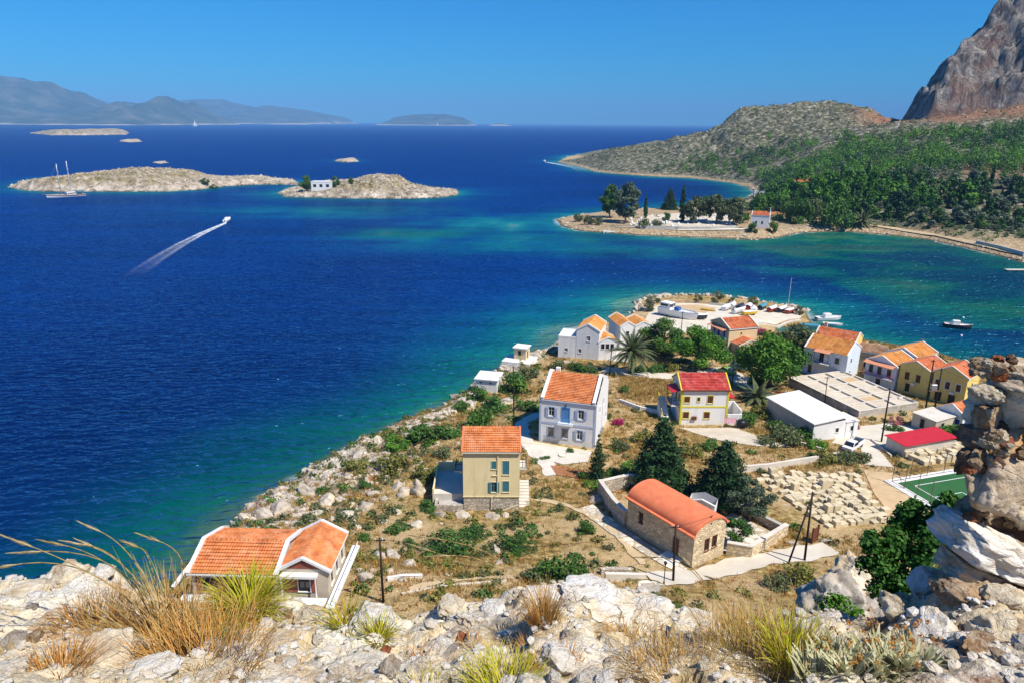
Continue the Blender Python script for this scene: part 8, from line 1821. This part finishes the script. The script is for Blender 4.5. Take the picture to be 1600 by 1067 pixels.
def plumes(parent, mt, stems, seed):
    """long straw stalks with feathery heads; each stem is a list of points"""
    r_ = random.Random(seed)
    for pts in stems:
        mb = MB(); mb.path(pts, [.0035] + [.0026] * (len(pts) - 2) + [.0016], 4); st = mb.build('stalk', MATS[mt], parent, True)
        me_v = []; me_f = []; tn = []; e0, e1 = Vector(pts[-2]), Vector(pts[-1]); d = (e1 - e0).normalized()
        for k in range(60):
            f_ = r_.random(); c = e0.lerp(e1 + d * .05, .15 + .95 * f_); o_ = Vector((r_.gauss(0, 1), r_.gauss(0, 1), r_.gauss(0, 1))).normalized(); q = c + (d * .05 + o_ * .013 * (1.2 - f_)); w_ = o_.cross(d).normalized() * .0022
            n0 = len(me_v); me_v += [tuple(c - w_), tuple(c + w_), tuple(q)]; me_f.append((n0, n0 + 1, n0 + 2)); tn.append(r_.random())
        ob('seed_head', mesh_np('seed_head', me_v, me_f, {'rnd': ('FACE', tn)}, False), MATS['grass_straw'], st)
def tuft(label, u, v, layers, stems=None, seed=0, name='grass_tuft', cat='grass', Y=None):
    p = LG(u, v) if Y is None else PY(u, v, Y); o = thing(name, label, cat, p)
    for i, (mt, n, L, spread, lean, droop, w, bias) in enumerate(layers): blades('blades', o, mt, p, n, L, spread, lean, droop, w, seed * 17 + i, bias)
    if stems:
        out = []
        for (bu, bv), (mu, mv), (eu, ev), dy in stems:
            a = Vector(PY(bu, bv, p[1])) - Vector(p); m_ = Vector(PY(mu, mv, p[1] + dy * .5)) - Vector(p); e = Vector(PY(eu, ev, p[1] + dy)) - Vector(p); c = m_ * 2 - (a + e) * .5
            out.append([(1 - s_) ** 2 * a + 2 * s_ * (1 - s_) * c + s_ ** 2 * e for s_ in [k / 9 for k in range(10)]])
        plumes(o, 'grass_straw', out, seed)
    return o
tuft('tall rust and straw grass tuft with wind-blown plumes at lower left', 255, 1010, [('grass_rust', 380, .38, .17, .6, .7, .0022, (-.22, 0)), ('grass_dry', 300, .48, .14, .5, .8, .0020, (-.32, 0)), ('grass_straw', 70, .58, .10, .4, .7, .0018, (-.42, 0)), ('grass_rust', 260, .26, .26, 1.0, .9, .0022, (0, -.2))],
     [((230, 960), (150, 900), (30, 846), -.1), ((235, 960), (170, 880), (45, 862), .0), ((225, 965), (130, 890), (5, 885), -.1), ((240, 950), (205, 870), (148, 826), .1), ((245, 950), (200, 890), (148, 855), .0), ((235, 960), (175, 885), (85, 848), .1), ((250, 950), (235, 880), (218, 855), .0), ((240, 955), (190, 880), (130, 850), -.05), ((260, 950), (285, 880), (240, 842), .1)], 1)
tuft('lime-yellow grass clump in front of the unfinished house', 388, 965, [('grass_lime', 420, .33, .08, .95, 1.25, .0040, (.02, 0)), ('grass_dry', 160, .30, .10, .9, 1.1, .0030, (0, 0)), ('grass_lime', 160, .28, .12, 1.1, 1.3, .0036, (0, -.2))], None, 2)
tuft('rust-brown low weeds beside the tall grass at lower left', 150, 985, [('grass_rust', 300, .22, .16, .8, .8, .002, (0, 0)), ('grass_dry', 160, .18, .18, .8, .8, .002, (0, 0))], None, 3)
tuft('dry brown weeds at the lower left corner stones', 90, 1055, [('grass_rust', 260, .16, .12, .9, .9, .002, (0, 0)), ('grass_straw', 60, .16, .12, .9, .9, .002, (0, 0))], None, 4)
tuft('dry rust weeds filling the gap right of the cream stone at lower left', 320, 1045, [('grass_rust', 420, .22, .26, .9, .9, .002, (0, 0)), ('grass_dry', 240, .2, .26, .9, .8, .002, (0, 0))], None, 5)
tuft('small yellow-green grass beside the white block', 540, 990, [('grass_lime', 90, .24, .05, .9, .9, .003, (0, 0)), ('grass_rust', 70, .10, .06, .9, .8, .002, (0, 0))], None, 6)
tuft('small yellow grass right under the white block', 592, 1000, [('grass_lime', 90, .16, .05, 1.0, .9, .003, (.1, 0)), ('grass_rust', 50, .08, .05, .9, .8, .002, (0, 0))], None, 7)
tuft('wiry rust-brown tuft on the white ridge of the ledge', 848, 985, [('grass_rust', 240, .22, .06, .55, .5, .0020, (-.05, 0)), ('grass_dry', 120, .26, .05, .5, .5, .0018, (-.1, 0))], [((842, 975), (790, 880), (664, 839), .3), ((846, 975), (760, 900), (657, 855), .4), ((838, 980), (780, 890), (690, 868), .2)], 8)
tuft('short lime grass at the bottom edge left of the middle', 790, 1066, [('grass_lime', 380, .17, .14, .8, .9, .0026, (0, 0)), ('grass_straw', 120, .16, .14, .8, .8, .002, (0, 0))], None, 9)
tuft('short pale grass at the bottom edge near the grey stone', 660, 1067, [('grass_straw', 160, .12, .12, .9, .9, .002, (0, 0)), ('grass_lime', 80, .12, .10, .9, .9, .002, (0, 0))], None, 10)
tuft('small dark red dried plant on the stones', 848, 1045, [('grass_rust', 60, .09, .03, 1.1, .6, .004, (0, 0))], None, 11)
tuft('wide dry grass patch with green blades at lower right', 1180, 1040, [('grass_dry', 520, .27, .24, .5, .6, .0019, (.05, 0)), ('grass_rust', 420, .22, .26, .6, .6, .0019, (0, 0)), ('grass_lime', 90, .28, .18, .5, .8, .0028, (.1, 0)), ('grass_straw', 120, .42, .2, .4, .6, .0016, (-.1, 0))], [((1150, 1010), (1090, 900), (1015, 870), .3), ((1170, 1000), (1110, 920), (1075, 880), .3), ((1120, 1030), (1060, 930), (1000, 905), .2), ((1190, 1000), (1150, 930), (1120, 905), .2)], 12)
tuft('green-yellow grass clump right of the wide dry patch', 1240, 1045, [('grass_lime', 190, .27, .10, .6, .9, .0030, (.05, 0)), ('grass_dry', 240, .22, .16, .7, .7, .002, (0, 0))], None, 13)
tuft('dry thin grass in the middle right of the ledge', 1060, 1050, [('grass_dry', 300, .24, .22, .7, .7, .0018, (0, 0)), ('grass_rust', 200, .18, .24, .8, .7, .0018, (0, 0)), ('grass_straw', 80, .3, .2, .5, .6, .0016, (-.2, 0))], None, 14)
tuft('brown dried weeds behind the middle of the ledge', 985, 985, [('grass_rust', 160, .13, .14, .9, .8, .002, (0, 0)), ('grass_dry', 80, .16, .14, .8, .7, .0018, (0, 0))], None, 15)
# pale succulent leaves with dried flower heads
leafmat('leaf_pale', (0.28, 0.28, 0.12), (0.46, 0.45, 0.24), (0.62, 0.60, 0.40), .2)
for i, (u, v, sc_) in enumerate([(1310, 1050, 1.0), (1370, 1058, 1.2), (1330, 1066, 1.1), (1420, 1060, 1.0), (1275, 1066, .9), (1390, 1066, 1.0)]):
    o = tuft('pale grey-green leafy plant with dried flower heads, %s from the left at lower right' % ORD[[1, 3, 2, 5, 0, 4][i]], u, v, [('leaf_pale', 90, .13 * sc_, .08, .9, .5, .014, (0, 0)), ('grass_straw', 40, .16 * sc_, .09, .5, .3, .0022, (0, 0))], None, 30 + i, 'leafy_plant', 'plant')
    r_ = random.Random(50 + i); ob('flower_heads', leaves('flower_heads', [((r_.uniform(-.12, .12), r_.uniform(-.1, .1), r_.uniform(.10, .19) * sc_), (.012, .012, .014)) for _ in range(8)], 120, .006, 70 + i, 'grass_rust'), None, o)['kind'] = 'stuff'
# leafy bush beyond the ledge at right
bl = []; rr = random.Random(8)
for u, v, Y, r_ in [(1400, 850, 6.2, .22), (1440, 820, 6.3, .20), (1380, 880, 6.1, .18), (1420, 800, 6.4, .14), (1470, 800, 6.2, .14), (1490, 785, 6.1, .10), (1360, 850, 6.2, .12), (1440, 870, 6.0, .18), (1400, 905, 6.0, .18), (1395, 940, 5.9, .14), (1350, 880, 6.2, .10), (1455, 845, 6.0, .14), (1375, 920, 6.0, .14), (1425, 915, 5.9, .16), (1430, 790, 6.4, .10), (1405, 820, 6.4, .14), (1360, 835, 6.3, .08), (1480, 775, 6.2, .08)]:
    p = PY(u, v, Y); bl.append((p, (r_, r_, r_ * .85)))
c0 = Vector(PY(1410, 960, 6.0)); bb = thing('leafy_bush', 'dark green leafy bush beyond the ledge by the ruined wall', 'bush', c0)
ob('foliage', leaves('foliage', [(tuple(Vector(c) - c0), r_) for c, r_ in bl], 9500, .025, 88, 'leaf_glossy', .5, .45, .35), None, bb)
st = MB()
for c, r_ in bl[:10]: st.path([(0, 0, -.8), (Vector(c) - c0) * .5 + Vector((0, 0, -.05)), Vector(c) - c0], [.03, .018, .006], 5)
st.build('stems', MATS['bark'], bb, True)
# ground of the rock face below the ledge at right
low_shr = [(1310, 965, 6.8, 60, 'bush_bright', 'bright low bush in front of the weathered boulders')]
for u, v, Y, w_, k_, lb in low_shr:
    p = PY(u, v, Y); s = w_ * .5 * depth(p) / F; plant(k_, 'shrub', lb, 'shrub', p, (s, s, s), 1.0)

# small dry tufts between the stones
for k in range(34):
    u, v = rng.uniform(0, 1480), rng.uniform(968, 1064)
    tuft('little dry straw tuft between the stones of the ledge', u, v, [(rng.choice(('grass_rust', 'grass_dry', 'grass_straw', 'grass_dry')), 46, rng.uniform(.05, .12), .05, .9, .8, .0018, (0, 0))], None, 200 + k)['group'] = 'little straw tufts on the ledge'
